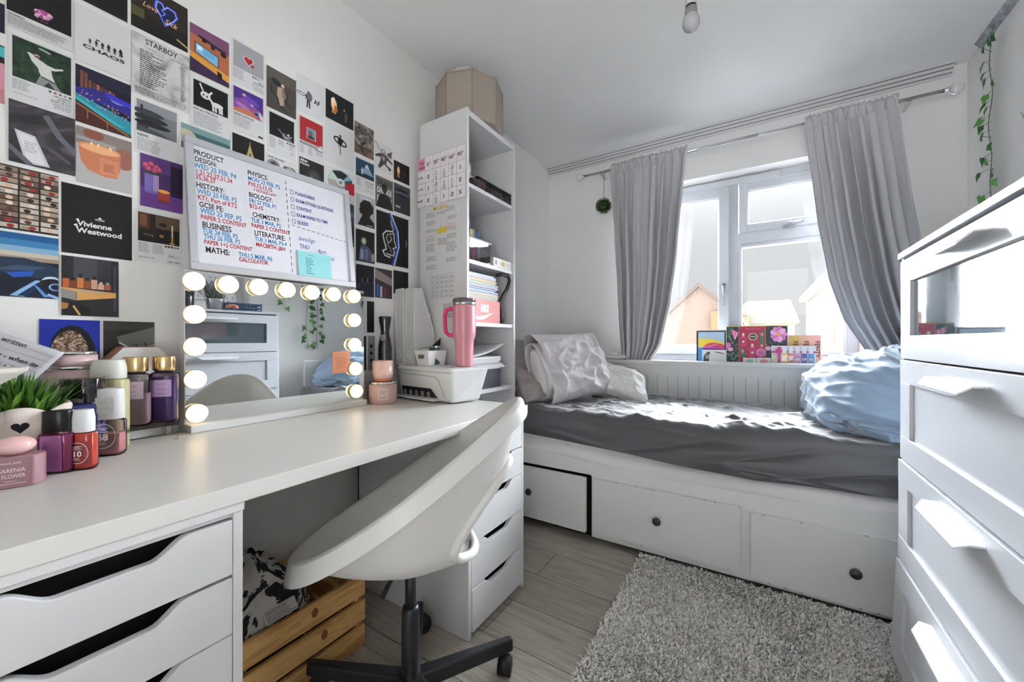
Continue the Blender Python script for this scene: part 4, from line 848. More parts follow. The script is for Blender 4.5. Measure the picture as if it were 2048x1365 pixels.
for px, py in [(392, 562), (393, 629), (393, 694), (394, 760), (397, 828), (461, 569), (521, 574), (577, 580), (626, 585), (669, 589), (709, 593), (709.5, 641), (710, 690), (711.5, 738), (713, 783)]:
    q = at(px, py, X=XM + .02); p = mp(q.y, q.z)
    T = Matrix.Translation(p) @ Matrix.Rotation(R(90), 4, 'Y')
    o = MB().lathe([(.022, .0195), (.0262, .023), (.0262, .030), (.023, .037), (.015, .042), (.005, .044), (.001, .0441)], (0, 0, -.012), BULB, 24, T=T, cap0=True, cap1=True).build('bulb', vm)
    MB().lathe([(.026, 0.001), (.027, .004), (.027, .009), (.024, .0105)], (0, 0, 0), GOLD, 24, T=T).build('bulb_ring', vm)
a, b = at(664, 704, X=XM + .004), at(699, 745, X=XM + .004)
s = Sheet(mp(a.y, b.z, .002), (0, 1, 0), (0, 0, 1), (1, 0, 0), b.y - a.y, a.z - b.z, '#f0a585', .0006)
s.ln(.2, .3, .85, 6, .09, c='#c2745a', th=.25, ragged=.4); s.done('sticky_note', 'orange sticky note on the mirror beside the right column of bulbs', 'note')

# ================================================================== cosmetics at the camera end of the desk
def glassmat(c, see=.85): return clear(c, 'tinted_' + c.strip('#'), see=see)
def squircle(r, sx, sy, c, z, n=28, p=3.2):
    q = []
    for i in range(n):
        a = 6.28319 * i / n; ca, sa = math.cos(a), math.sin(a)
        q.append((c[0] + r * sx * math.copysign(abs(ca) ** (2 / p), ca), c[1] + r * sy * math.copysign(abs(sa) ** (2 / p), sa), c[2] + z))
    return q
def rot_about(c, deg): return Matrix.Translation(c) @ Matrix.Rotation(R(deg), 4, 'Z') @ Matrix.Translation(-Vector(c))
def bottle(name, label, cat, c, w, d, hb, hc, wc, body, liquid, cap, fill=.8, rot=32, capr=None, p=3.2, shoulder=.12, group=None, lab=None, neck=None, rc=0.0):
    c = Vector(c); t = thing(name, label, cat, tuple(c), group); T = rot_about(c, rot)
    e = min(.006, hb * .1)
    rs = [(.9, 0), (1, e), (1, hb * (1 - shoulder)), (.97, hb * (1 - shoulder * .45)), (.72, hb)]
    MB().rings([squircle(1, w / 2 * k, d / 2 * k, c, z, p=p) for k, z in rs], body, cap0=True, cap1=True, T=T).build('bottle_body', t)
    if liquid: MB().rings([squircle(1, w / 2 * k, d / 2 * k, c, z, p=p) for k, z in ((.8, .004), (.93, .004 + e), (.93, hb * fill), (.9, hb * fill + .0006))], liquid, cap0=True, cap1=True, T=T).build('liquid', t)
    if neck: MB().cyl(c + Vector((0, 0, hb)), c + Vector((0, 0, hb + .006)), wc * .4, neck).build('collar', t)
    if cap:
        z0 = hb + (.005 if neck else 0); MB().rings([squircle(1, wc / 2 * k, min(wc, d) / 2 * k if d < wc * .9 else wc / 2 * k, c, z, p=2.4) for k, z in ((1, z0), (1, z0 + hc * (.92 if rc == 0 else .6)), (.97 - rc, z0 + hc))], cap, cap0=True, cap1=True, T=T, smooth=True).build('cap', t, bevel=.001)
    f = T.to_3x3() @ Vector((0, -1, 0)); r = T.to_3x3() @ Vector((1, 0, 0))
    o = T @ Vector((c.x, c.y - d / 2 - .0006, c.z))
    return t, o, r, f
def labelled(t, o, r, f, txts, w, z0, z1, base=None, curve=0):
    """a printed label on the front of a bottle: txts = (text, u, v, size, colour)"""
    s = Sheet(o - r * (w / 2) + Vector((0, 0, z0)), r, (0, 0, 1), f, w, z1 - z0, base or clear('#ffffff', 'clear_label', see=.97), .0003)
    for q in txts: s.t(*q) if isinstance(q, tuple) else q(s)
    return s.mb.build('label', t)
# pink boxy perfume with a pebble cap
g0 = at(36, 975, Z=DZ); g0 = Vector((g0.x - .02, g0.y - .002, DZ))
t = thing('perfume_bottle', 'dusty pink boxy perfume bottle with a pebble shaped cap, nearest on the desk', 'perfume', tuple(g0))
FP = mat('#c3969f', rough=.25, trans=.35, name='frosted_pink_glass', var=.02)
T = rot_about(g0, 74)
out = [(-.025, -.022), (.025, -.022), (.037, -.009), (.037, .010), (.025, .022), (-.025, .022), (-.037, .010), (-.037, -.009)]
MB().prism(out, g0, (1, 0, 0), (0, 1, 0), (0, 0, 1), FP, .056).build('bottle_body', t, bevel=.003)
t.children[0].matrix_world = T @ t.children[0].matrix_world if False else t.children[0].matrix_world
for ch in t.children: ch.rotation_euler = (0, 0, R(74))
MB().ell(g0 + Vector((0, 0, .073)), (.022, .027, .0175), mat('#e9bdb9', rough=.12, coat=.6, name='pink_pebble', var=.03)).build('cap', t)
r = Vector((math.cos(R(74)), math.sin(R(74)), 0)); f = Vector((math.sin(R(74)), -math.cos(R(74)), 0)); o = g0 + f * .0222
s = Sheet(o - r * .0245 + Vector((0, 0, .002)), r, (0, 0, 1), f, .049, .052, FP, .0004)
Wt = '#f2e9e8'
s.t('PEACE AND', .5, .2, .09, Wt, 'CENTER', .0, 1.).t('GARENIA', .5, .48, .19, Wt, 'CENTER', .0, .8).t('& FLOWER', .5, .68, .19, Wt, 'CENTER', .0, .7).r(.2, .86, .86, .875, Wt).ln(.35, .78, .7, 1, .04, c=Wt)
s.mb.build('label', t)
# pink-purple mist with a black cap
c = at(121, 948, Z=DZ); c = Vector((c.x - .02, c.y, DZ))
t, o, r, f = bottle('mist_bottle', 'magenta mist bottle with a black cap between the pink perfume and the red mist', 'bottle', c, .056, .034, .083, .042, .046, glassmat('#f3d9e6', .95), mat('#b9508a', rough=.15, name='magenta_liquid', var=.02), BLACKP, .92, 48)
labelled(t, o, r, f, [('BEAUTY', .12, .32, .06, '#5d2c63'), ('mist', .12, .42, .07, '#5d2c63'), lambda s: s.ln(.1, .6, .9, 8, .045, c='#7d4a86')], .034, .006, .076, mat('#c583c0', rough=.15, metal=.5, name='foil_label'))
# small red mist numbered 10
c = at(171, 941, Z=DZ); c = Vector((c.x - .018, c.y, DZ))
t, o, r, f = bottle('mist_bottle', 'small red mist bottle numbered 10 with a white cap', 'bottle', c, .044, .03, .077, .046, .035, glassmat('#fbe0dc', .95), mat('#d8695f', rough=.15, name='coral_liquid', var=.02), WHITE_GLOSS, .96, 48, rc=.12)
WL = mat('#f4eeec', rough=.4, var=0)
def roundel(num, k):
    def go(s):
        n = 26
        pts = [(.5 + .47 * math.cos(6.2832 * i / n), .5 + .48 * math.sin(6.2832 * i / n)) for i in range(n + 1)]
        s.l(pts, .0011, WL).t(num, .5, .66, .36, WL, 'CENTER', .03).ln(.3, .72, .7, 3, .05, c='#f4eeec').ln(.26, .18, .74, 3, .07, c='#f4eeec').t('SOL', .5, .24, .09, WL, 'CENTER')
    return go
labelled(t, o, r, f, [roundel('10', 1)], .038, .014, .058)
# rosy mist numbered 68
c = at(225, 913, Z=DZ); c = Vector((c.x - .025, c.y, DZ))
t, o, r, f = bottle('mist_bottle', 'rosy clear mist bottle numbered 68 with a tall white cap', 'bottle', c, .058, .04, .084, .07, .054, glassmat('#f6e9ea', .95), mat('#cf9da3', rough=.15, name='rose_liquid', var=.02), WHITE, .6, 48, rc=.02)
labelled(t, o, r, f, [roundel('68', 1)], .05, .018, .076)
s = Sheet(o - r * .02 + Vector((0, 0, .1)) + f * -.0, r, (0, 0, 1), f, .04, .035, WHITE, .0004); s.t('SOL', .5, .4, .3, '#b5b1ad', 'CENTER').t('de janeiro', .5, .75, .26, '#b5b1ad', 'CENTER', 0, .8, .2); s.mb.build('cap_label', t)
# purple hair bottle with a dark see-through cap
c = Vector((-1.305, .232, DZ))
t, o, r, f = bottle('hair_bottle', 'wide purple bottle with a dark glossy cap, behind the red mist', 'bottle', c, .078, .06, .125, .055, .074, mat('#3c3f92', rough=.2, coat=.5, name='purple_plastic'), None, mat('#15171c', rough=.08, coat=.8, trans=.2, name='smoky_cap', var=0), 0, 48, shoulder=.06, p=2.6)
labelled(t, o, r, f, [lambda s: s.ln(.1, .1, .95, 12, .07, c='#1d1d22')], .03, .03, .11, mat('#b5b7c4', rough=.4))
# cream pump bottle
c = Vector((-1.352, .284, DZ))
t, o, r, f = bottle('pump_bottle', 'cream bottle with a white flip cap behind the bottle numbered 68', 'bottle', c, .074, .05, .172, .046, .066, mat('#d9d3a5', rough=.25, trans=.3, name='cream_plastic'), None, mat('#d6d5cb', rough=.45, name='cream_cap'), 0, 48, shoulder=.05, rc=.1)
# acrylic riser with two gold capped mists
ACR = clear('#fdfdfd', 'acrylic', see=.985)
ra_, rb_ = at(248, 857, X=-1.35), at(354, 850, X=-1.35)
rz = .772
t = thing('acrylic_riser', 'clear acrylic riser holding the two gold-capped mists', 'riser', (-1.37, .345, DZ))
MB().box(-1.425, -1.325, .285, .412, rz, rz + .006, ACR).build('shelf', t)
for x in (-1.42, -1.333):
    for y in (.29, .404): MB().box(x, x + .008, y, y + .008, DZ + .0005, rz, ACR).build('leg', t)
GC = mat('#c9ab7c', rough=.22, metal=1., name='pale_gold', var=0)
for px, colg, coll, lab, nm in ((272, '#efe9ee', mat('#b99da3', rough=.15, name='blush_liquid'), '#cdb7d6', 'left of the two gold-capped mists, greyish clear with blush liquid'), (328, '#ddd2e6', mat('#7b6394', rough=.15, name='plum_liquid'), '#b89ac4', 'right of the two gold-capped mists, plum coloured')):
    q = at(px, 800, X=-1.372); c = Vector((-1.372, q.y, rz + .0065))
    t, o, r, f = bottle('mist_bottle', nm, 'bottle', c, .062, .04, .135, .038, .048, glassmat(colg), coll, GC, .62 if px < 300 else .9, 55, shoulder=.08, neck=BLACKP, group=None)
    labelled(t, o, r, f, [('VICTORIA', .5, .3, .12, '#5d4a6d', 'CENTER', 0, .8), ('love spell', .5, .62, .16, '#5d4a6d', 'CENTER', 0, .8, .3) if px > 300 else ('velvet', .5, .62, .16, '#5d4a6d', 'CENTER', 0, .8, .3), lambda s: s.ln(.2, .78, .8, 2, .07, c='#5d4a6d')], .046, .07, .115, mat(lab, rough=.2, metal=.3))
# white octagonal box behind them, leaning on the wall
p0 = at(271, 694, X=-1.445); t = thing('octagonal_box', 'white octagonal box with a brown rim, behind the gold-capped mists', 'box', (-1.44, p0.y, DZ))
w_, h_ = .066, p0.z - DZ; oc = [(-w_, .0), (w_, .0), (w_, h_ - .035), (w_ * .55, h_), (-w_ * .55, h_), (-w_, h_ - .035)]
MB().prism(oc, (-1.455, p0.y, DZ + .0005), (0, 1, 0), (0, 0, 1), (1, 0, 0), mat('#8c5a49', rough=.5), .028).build('back_shell', t)
MB().prism([(a_ * .96, .004 + b_ * .99) for a_, b_ in oc], (-1.427, p0.y + .006, DZ - .003), (0, 1, 0), (0, 0, 1), (1, 0, 0), WHITE, .006).build('front', t)
# stacked pink jars with chrome lids
PJ = mat('#d9bcb9', rough=.3, coat=.3, name='pale_pink_jar')
jp = at(141, 735, X=-1.41); jr = .046
def jar(z0, h, label, nm='candle_jar'):
    t = thing(nm, label, 'jar', (-1.41, jp.y, z0))
    MB().lathe([(jr * .96, 0), (jr, .004), (jr, h - .009)], (-1.41, jp.y, z0), PJ, 28).build('jar_body', t)
    MB().lathe([(jr + .001, h - .009), (jr + .001, h - .002), (jr - .002, h)], (-1.41, jp.y, z0), CHROME, 28).build('lid', t)
zj = at(141, 733, X=-1.38).z; zk = at(141, 704, X=-1.38).z
jar(DZ + .0005, zj - DZ, 'lower of the two stacked pale pink jars with chrome lids'); jar(zj + .001, zk - zj, 'upper of the two stacked pale pink jars with chrome lids')
# scalloped plant pot with heart cut-outs and plastic grass
pc = Vector((-1.262, .138, DZ)); t = thing('potted_grass', 'green plastic grass in a cream scalloped pot with heart cut-outs', 'plant', tuple(pc))
CREAM = noisemat([(.35, '#d8cac0'), (.6, '#e3d7ce'), (.75, '#dccec4')], 14, 3, .6, (1, 1, 3), name='cream_wood'); cam_a = math.atan2(-pc.y, -pc.x)
def pr(z): return .056 + (.071 - .056) * z / .13
vs = []; nA = 96
def ztop(a): return .118 + .017 * abs(math.cos((a - cam_a + math.pi / 6 * 0) * 3)) ** .6
for rr_, dr in ((0, 0), (1, -.004)):
    pass
mb = MB(); ro, ri = [], []
for k in range(9):
    ro.append([(pc.x + pr(ztop(6.2832 * i / nA) * k / 8) * math.cos(6.2832 * i / nA), pc.y + pr(ztop(6.2832 * i / nA) * k / 8) * math.sin(6.2832 * i / nA), DZ + .0005 + ztop(6.2832 * i / nA) * k / 8) for i in range(nA)])
    ri.append([(pc.x + (pr(ztop(6.2832 * i / nA) * k / 8) - .004) * math.cos(6.2832 * i / nA), pc.y + (pr(ztop(6.2832 * i / nA) * k / 8) - .004) * math.sin(6.2832 * i / nA), DZ + .0005 + ztop(6.2832 * i / nA) * k / 8) for i in range(nA)])
mb.rings(ro + ri[::-1], CREAM, cap0=True); mb.build('pot', t)
for k in range(6):
    a = cam_a + k * math.pi / 3; hz = .098; n_ = Vector((math.cos(a), math.sin(a), -.13)); e1 = Vector((-math.sin(a), math.cos(a), 0)); e2 = Vector((.13 * math.cos(a), .13 * math.sin(a), 1)).normalized()
    o = pc + Vector((math.cos(a), math.sin(a), 0)) * (pr(hz) + .0006) + Vector((0, 0, hz)); q = []
    for i in range(24):
        th = 6.2832 * i / 24; q.append((.00072 * 16 * math.sin(th) ** 3, .00075 * (13 * math.cos(th) - 5 * math.cos(2 * th) - 2 * math.cos(3 * th) - math.cos(4 * th))))
    MB().poly([o + e1 * u + e2 * v for u, v in q], DARK).build('heart_cutout', t)
MB().lathe([(.001, .105), (.062, .105)], pc, mat('#2a2a1c', rough=1.), 24, cap0=False, cap1=False).build('soil', t)
GR = [mat('#4d7a2a', rough=.45, name='grass_blade', var=.2), mat('#76a33f', rough=.45, name='grass_blade_light', var=.2), mat('#2c4f1c', rough=.5, name='grass_blade_dark', var=.2)]
mb = MB(); rg = random.Random(4)
for i in range(330):
    a = rg.uniform(0, 6.2832); q = rg.uniform(0, .052) ; b0 = pc + Vector((math.cos(a) * q, math.sin(a) * q, .104)); a2 = a + rg.uniform(-.7, .7)
    ln = rg.uniform(.05, .105) * (1.05 - q * 3); lean = .12 + q * 9 * rg.uniform(.6, 1.4); dr = Vector((math.cos(a2), math.sin(a2), 0)); sd = Vector((-math.sin(a2), math.cos(a2), 0)); wd = rg.uniform(.0025, .0045); pts = []
    for k in range(5):
        f_ = k / 4; p = b0 + dr * (ln * lean * f_ ** 1.6) + Vector((0, 0, ln * (f_ - .28 * lean * f_ ** 2.4))); pts.append((p, wd * (1 - f_ ** 2) * (.6 + 1.2 * f_)))
    vs = []
    for p, w2 in pts: vs += [p - sd * w2, p + sd * w2]
    mb.add(vs, [(2 * k, 2 * k + 1, 2 * k + 3, 2 * k + 2) for k in range(4)], rg.choice(GR + GR[:1]), True)
mb.build('foliage', t)
# handwritten sheet standing behind the grass
A_, B_, C_ = at(-70, 642, X=-1.44), at(128, 706, X=-1.352), at(78, 752, X=-1.347); D_ = Vector((-1.36, -.08, DZ + .012))
t = MB(); n_ = 14; PPR = mat('#cfcfd4', rough=.6, name='ruled_paper', var=.01)
def pf(u, v):
    p = A_.lerp(B_, u) * (1 - v) + (A_ + (C_ - B_) * 2.6).lerp(B_ + (C_ - B_) * 2.6, u) * v; return p + Vector((.015 * math.sin(u * 2.6) * (1 - v), 0, 0))
grid(n_, n_, pf, t, PPR)
nn = ((pf(1, 0) - pf(0, 0)).cross(pf(0, 1) - pf(0, 0))).normalized(); nn = nn if nn.x > 0 else -nn
rr2 = random.Random(8)
for k in range(9):
    v = .1 + k * .085; t.add([pf(u, v + dv) + nn * .0008 for dv in (0, .004) for u in (.05, .3, .55, .8, .95)], [(i, i + 1, i + 6, i + 5) for i in range(4)], mat('#8f8f98'))
for line, v in (('written', .1), ('line - when its', .3), ('is not a later', .42), ('lead so bring over', .54), ('because', .66)):
    ux = (pf(1, v) - pf(0, v)).normalized(); vy = (pf(.5, v - .1) - pf(.5, v)).normalized()
    t.text(line, pf(.42 if len(line) > 8 else .4, v) + nn * .0011, ux, vy, .0145, INK, bold=.006, shear=.2)
o = t.build('handwritten_note', solid=.0006); tag(o, 'ruled sheet with black handwriting, standing behind the plastic grass', 'paper')
# white flared vase at the very edge
vc = at(-50, 745, X=-1.15); vc = Vector((-1.15, vc.y, DZ + .0005))
o = MB().lathe([(.028, 0), (.029, .004), (.010, .02), (.008, .16), (.02, .18), (.058, .208), (.06, .216), (.057, .216), (.02, .188), (.004, .182)], vc, mat('#d9d5cc', rough=.5, name='bisque'), 8, cap1=False, smooth=False).build('flared_vase'); tag(o, 'cream faceted flared vase cut off by the left edge', 'vase')

# ================================================================== candles, styler, printer and its load
cx, cy = -1.362, 1.122
t = thing('candle_jar', 'wide pink candle jar with a chrome rim and label, under the glass candle', 'candle', (cx, cy, DZ))
MB().lathe([(.053, 0), (.0575, .004), (.0575, .083)], (cx, cy, DZ + .0005), mat('#d3aea6', rough=.35, coat=.3, name='pink_jar'), 32).build('jar_body', t)
MB().lathe([(.0585, .082), (.0585, .09), (.056, .0915)], (cx, cy, DZ + .0005), CHROME, 32).build('lid', t)
fd = Vector((-cx, -cy, 0)).normalized(); rd = Vector((-fd.y, fd.x, 0))
s = Sheet(Vector((cx, cy, DZ + .018)) + fd * .0582 - rd * .022 , rd, (0, 0, 1), fd, .044, .05, mat('#dcc0b9', rough=.4), .0006)
s.l([(.04, .03), (.96, .03), (.96, .97), (.04, .97), (.04, .03)], .0008, '#f0e6e2').t('CHAMPAGNE', .5, .34, .11, '#5d4440', 'CENTER', 0, .8).t('TOAST', .5, .48, .11, '#5d4440', 'CENTER', 0, .8).ln(.25, .75, .75, 2, .06, c='#8d6d66'); s.mb.build('label', t)
z0 = DZ + .0925; t = thing('glass_candle', 'pink glass candle standing on the wide pink jar', 'candle', (cx, cy, z0))
MB().lathe([(.034, 0.0115), (.039, .014), (.0425, .032), (.0437, .088), (.0415, .088), (.0405, .072)], (cx, cy, z0), mat('#e6bfb5', rough=.12, coat=.8, name='pink_glass', var=0), 32, cap0=False, cap1=False).build('glass', t)
MB().lathe([(.031, .013), (.038, .028), (.0403, .071)], (cx, cy, z0), mat('#f0dcd6', rough=.5, name='pink_wax'), 32, smooth=False).build('wax', t)
MB().lathe([(.029, .0005), (.0365, .004), (.0375, .011)], (cx, cy, z0), mat('#dd7d58', rough=.15, name='amber_base'), 32).build('glass_foot', t)
MB().cyl((cx, cy, z0 + .074), (cx, cy, z0 + .083), .0012, BLACKP, n=6).build('wick', t)
bx, by = -1.425, 1.186; bd = Vector((bx, by, DZ + .0005))
t = thing('hair_styler', 'glossy black waisted bottle standing behind the glass candle', 'bottle', tuple(bd))
GB = mat('#0c0c0e', rough=.08, coat=1., name='gloss_black', var=0)
MB().lathe([(.028, 0), (.031, .006), (.031, .17), (.0305, .23), (.026, .265), (.02, .292), (.0185, .305), (.021, .325), (.0265, .355), (.0275, .372), (.026, .374)], bd, GB, 28).build('body', t)
MB().box(bx + .008, bx + .026, by - .03, by - .018, bd.z + .265, bd.z + .292, mat('#8d8d92', rough=.3)).build('switch', t)
# printer (turned a little towards the chair)
PR = mat('#dededd', rough=.35, name='printer_white', var=.01); fx = Vector((-.9925, .122, 0)); fy = Vector((.122, .9925, 0))
F0 = Vector((-1.062, 1.215, 0)); zt = .884
pt = thing('printer', 'white inkjet printer on the desk below the pink tumbler', 'printer', (-1.22, 1.3, DZ))
def pp_(x, y, z): return F0 + fx * x + fy * y + Vector((0, 0, z))
top = [pp_(0, 0, zt), Vector((-.998, 1.397, zt)), Vector((-1.44, 1.397, zt)), pp_(.385, .004, zt)]
bot = [pp_(.012, .02, DZ + .004), Vector((-1.04, 1.385, DZ + .004)), Vector((-1.42, 1.39, DZ + .004)), pp_(.37, .02, DZ + .004)]
mb = MB(); mb.hexa([bot[0], bot[1], bot[2], bot[3]], top, PR)
mb.build('body', pt, bevel=.012, seg=4)
nf = (-fy); 
def fpt(x, z, o=.0):   # a point on the front face, which leans back towards the desk
    k = (zt - z) / (zt - DZ); return pp_(x, .02 * k - o, z)
MB().poly([fpt(.10, .752, .001), fpt(.35, .752, .001), fpt(.35, .792, .001), fpt(.14, .792, .001)], mat('#1b1c1f', rough=.5, var=0)).build('paper_slot', pt)
MB().hexa([fpt(.09, .742, .0), fpt(.38, .742, .0), fpt(.38, .742, .035), fpt(.09, .742, .035)], [fpt(.09, .749, .0), fpt(.38, .749, .0), fpt(.38, .749, .035), fpt(.09, .749, .035)], PR).build('output_tray', pt, bevel=.002)
for k in range(5): MB().hexa([fpt(.15 + k * .042, .755, .0015), fpt(.165 + k * .042, .755, .0015), fpt(.165 + k * .042, .755, .006), fpt(.15 + k * .042, .755, .006)], [fpt(.15 + k * .042, .776, .0015), fpt(.165 + k * .042, .776, .0015), fpt(.165 + k * .042, .772, .006), fpt(.15 + k * .042, .772, .006)], mat('#8d8f92', rough=.4)).build('slot_rib', pt)
LNE = mat('#77787a', rough=.6, var=0)
mb = MB()
for pts in ([(.0, .866), (.385, .866)], [(.105, .845), (.37, .853)], [(.105, .845), (.085, .83), (.06, .77), (.05, .755)]):
    for (a_, b_), (c_, d_) in zip(pts, pts[1:]): mb.tube([fpt(a_, b_, .0003), fpt(c_, d_, .0003)], .0009, LNE, n=5)
mb.build('panel_seams', pt)
MB().hexa([pp_(.03, .02, zt), Vector((-1.03, 1.36, zt)), Vector((-1.34, 1.37, zt)), pp_(.36, .03, zt)], [pp_(.035, .024, zt + .003), Vector((-1.035, 1.357, zt + .003)), Vector((-1.335, 1.367, zt + .003)), pp_(.355, .033, zt + .003)], mat('#c9c9ca', rough=.3)).build('scanner_lid', pt)
MB().ell(Vector((-1.10, 1.268, zt + .002)), (.016, .011, .003), mat('#3f3f52', rough=.1, coat=.8)).build('button', pt)
ZP = zt + .0035
# mesh magazine files
MESHM = None
m, nt, b, L = nodes_of('white_wire_mesh')
tc = N(nt, 'ShaderNodeTexCoord'); mpn = N(nt, 'ShaderNodeMapping'); mpn.inputs['Rotation'].default_value = (0, R(45), R(45)); L(tc.outputs['UV'], mpn.inputs[0])
ck = N(nt, 'ShaderNodeTexChecker', i_Scale=1.); mpn.inputs['Rotation'].default_value = (0, 0, R(45)); L(mpn.outputs[0], ck.inputs['Vector'])
b.inputs['Base Color'].default_value = (*lin('#dcdcda'), 1); b.inputs['Roughness'].default_value = .4
tp = N(nt, 'ShaderNodeBsdfTransparent'); mx = N(nt, 'ShaderNodeMixShader'); o_ = nt.nodes['Material Output']
vor = N(nt, 'ShaderNodeMath', operation='MULTIPLY'); vor.inputs[1].default_value = .55; L(ck.outputs['Fac'], vor.inputs[0])
L(vor.outputs[0], mx.inputs[0]); L(b.outputs[0], mx.inputs[1]); L(tp.outputs[0], mx.inputs[2]); L(mx.outputs[0], o_.inputs[0]); MESHM = m
def uvplane(ob, ax, ay, cell):
    me = ob.data; uv = me.uv_layers.new(name='UVMap')
    for poly in me.polygons:
        for li in poly.loop_indices:
            c_ = me.vertices[me.loops[li].vertex_index].co; uv.data[li].uv = (c_.dot(ax) / cell, c_.dot(ay) / cell)
def magazine_file(o, label, sc=1.):
    ax = Vector((.13, .9915, 0)); ay = Vector((-.9915, .13, 0)); az = Vector((0, 0, 1)); w, L_, h, h2 = .062, .112, .355, .15
    o = Vector(o); t = thing('magazine_file', label, 'magazine file', tuple(o), 'wire mesh magazine files')
    prof = [(0, 0), (L_, 0), (L_, h2), (L_ * .35, h), (0, h)]
    for k, yy in ((0, 0), (1, w)):
        q = MB().poly([o + ax * u + ay * yy + az * v for u, v in prof], MESHM).build('side_panel', t); uvplane(q, ax, az, .0045)
    q = MB().poly([o, o + ay * w, o + ay * w + az * h, o + az * h], MESHM).build('back_panel', t); uvplane(q, ay, az, .0045)
    WR = mat('#d9d9d7', rough=.35, var=0); mb = MB()
    for yy in (0, w): mb.tube([o + ax * u + ay * yy + az * v for u, v in prof], .0028, WR, n=6, loop=True)
    for u, v in prof: mb.cyl(o + ax * u + ay * 0 + az * v, o + ax * u + ay * w + az * v, .0028, WR, n=6)
    mb.build('wire_frame', t)
    cc = o + ay * w * .5 + az * .045 - ax * .004
    MB().tube([cc + ay * (.013 * math.cos(6.2832 * k / 20)) + az * (.017 * math.sin(6.2832 * k / 20)) for k in range(20)], .0028, WHITE, n=6, loop=True).build('finger_ring', t)
    MB().hexa([o + ax * .003, o + ax * L_, o + ax * L_ + ay * w, o + ax * .003 + ay * w], [p + az * .003 for p in (o + ax * .003, o + ax * L_, o + ax * L_ + ay * w, o + ax * .003 + ay * w)], WR).build('bottom', t)
    return o, ax, ay, az
o1, ax, ay, az = magazine_file((-1.332, 1.275, ZP), 'right of the two white mesh magazine files, holding papers behind the tray')
pk = MB()
for k in range(5): pk.hexa([o1 + ax * .01 + ay * (.010 + k * .010) + az * .004, o1 + ax * .10 + ay * (.010 + k * .010) + az * .004, o1 + ax * .10 + ay * (.011 + k * .010) + az * .004, o1 + ax * .01 + ay * (.011 + k * .010) + az * .004], [o1 + ax * .01 + ay * (.010 + k * .010) + az * (.30 - k * .01), o1 + ax * .10 + ay * (.010 + k * .010) + az * (.24 - k * .02), o1 + ax * .10 + ay * (.011 + k * .010) + az * (.24 - k * .02), o1 + ax * .01 + ay * (.011 + k * .010) + az * (.30 - k * .01)], mat(['#dcdcdc', '#c9d3cf', '#e3e3e3', '#d3cfc9', '#e1e1e1'][k], rough=.6))
tag(pk.build('paper_bundle'), 'upright sheets of paper inside the right mesh file', 'papers')
o2, ax, ay, az = magazine_file((-1.400, 1.272, ZP), 'left of the two white mesh magazine files, with a pink sheet inside')
pk = MB().hexa([o2 + ax * .02 + ay * .01 + az * .06, o2 + ax * .02 + ay * .056 + az * .06, o2 + ax * .03 + ay * .056 + az * .06, o2 + ax * .03 + ay * .01 + az * .06], [o2 + ax * .02 + ay * .004 + az * .30, o2 + ax * .02 + ay * .058 + az * .31, o2 + ax * .03 + ay * .058 + az * .31, o2 + ax * .03 + ay * .004 + az * .30], mat('#e2a595', rough=.6))
pk.hexa([o2 + ax * .02 + ay * .01 + az * .004, o2 + ax * .02 + ay * .06 + az * .004, o2 + ax * .03 + ay * .06 + az * .004, o2 + ax * .03 + ay * .01 + az * .004], [o2 + ax * .02 + ay * .01 + az * .06, o2 + ax * .02 + ay * .056 + az * .06, o2 + ax * .03 + ay * .056 + az * .06, o2 + ax * .03 + ay * .01 + az * .06], mat('#e2a595', rough=.6))
tag(pk.build('pink_sheet'), 'pink sheet standing inside the left mesh file', 'paper')
# white tray box with slotted handle
tb0 = Vector((-1.228, 1.258, ZP)); tx, ty = Vector((-.9925, .122, 0)), Vector((.122, .9925, 0))
t = thing('storage_tray', 'small white plastic tray with an oval grip hole, on the printer', 'tray', tuple(tb0)); h = .068
def ring4(z, g): return [tb0 + tx * (-g) + ty * (-g) + Vector((0, 0, z)), tb0 + tx * (-g) + ty * (.098 + g * .2) + Vector((0, 0, z)), tb0 + tx * (.088 + g) + ty * (.098 + g * .2) + Vector((0, 0, z)), tb0 + tx * (.088 + g) + ty * (-g) + Vector((0, 0, z))]
TRAY = mat('#e0dfde', rough=.4, name='tray_plastic')
MB().rings([ring4(0, -.006), ring4(h, .006), ring4(h, .003), ring4(.004, -.009)], TRAY, smooth=False, cap0=True, cap1=True).build('box', t, bevel=.003)
hm = tb0 + tx * .045 + ty * (-.0052) + Vector((0, 0, h * .60)); q = []
for k in range(20):
    a_ = 6.2832 * k / 20; q.append((.012 * math.copysign(1, math.cos(a_)) + .0095 * math.cos(a_), .0095 * math.sin(a_)))
MB().prism(q, hm, tx, (0, 0, 1), -ty, mat('#6b6257', rough=.8), .0012).build('grip_hole', t)
# things standing in and behind the tray
bk = Vector((-1.298, 1.335, ZP + .012)); e1 = Vector((.992, -.122, 0)); tl_ = Vector((-.02, .12, .99)).normalized()
o = MB().hexa([bk, bk + e1 * .07, bk + e1 * .07 + Vector((-.004, .005, 0)), bk + Vector((-.004, .005, 0))], [p + tl_ * hgt for p, hgt in ((bk, .07), (bk + e1 * .07, .115), (bk + e1 * .07 + Vector((-.004, .005, 0)), .115), (bk + Vector((-.004, .005, 0)), .07))], BLACKP)
tag(o.build('dark_tablet', bevel=.002), 'black slab leaning in the white tray behind the green jar', 'tablet')
gj = Vector((-1.243, 1.312, ZP + .0045)); t = thing('green_jar', 'small dark green square jar in the white tray', 'jar', tuple(gj))
MB().box(gj.x - .02, gj.x + .02, gj.y - .015, gj.y + .015, gj.z, gj.z + .075, mat('#3f5f50', rough=.15, coat=.5, name='green_glass')).build('jar_body', t, bevel=.003)
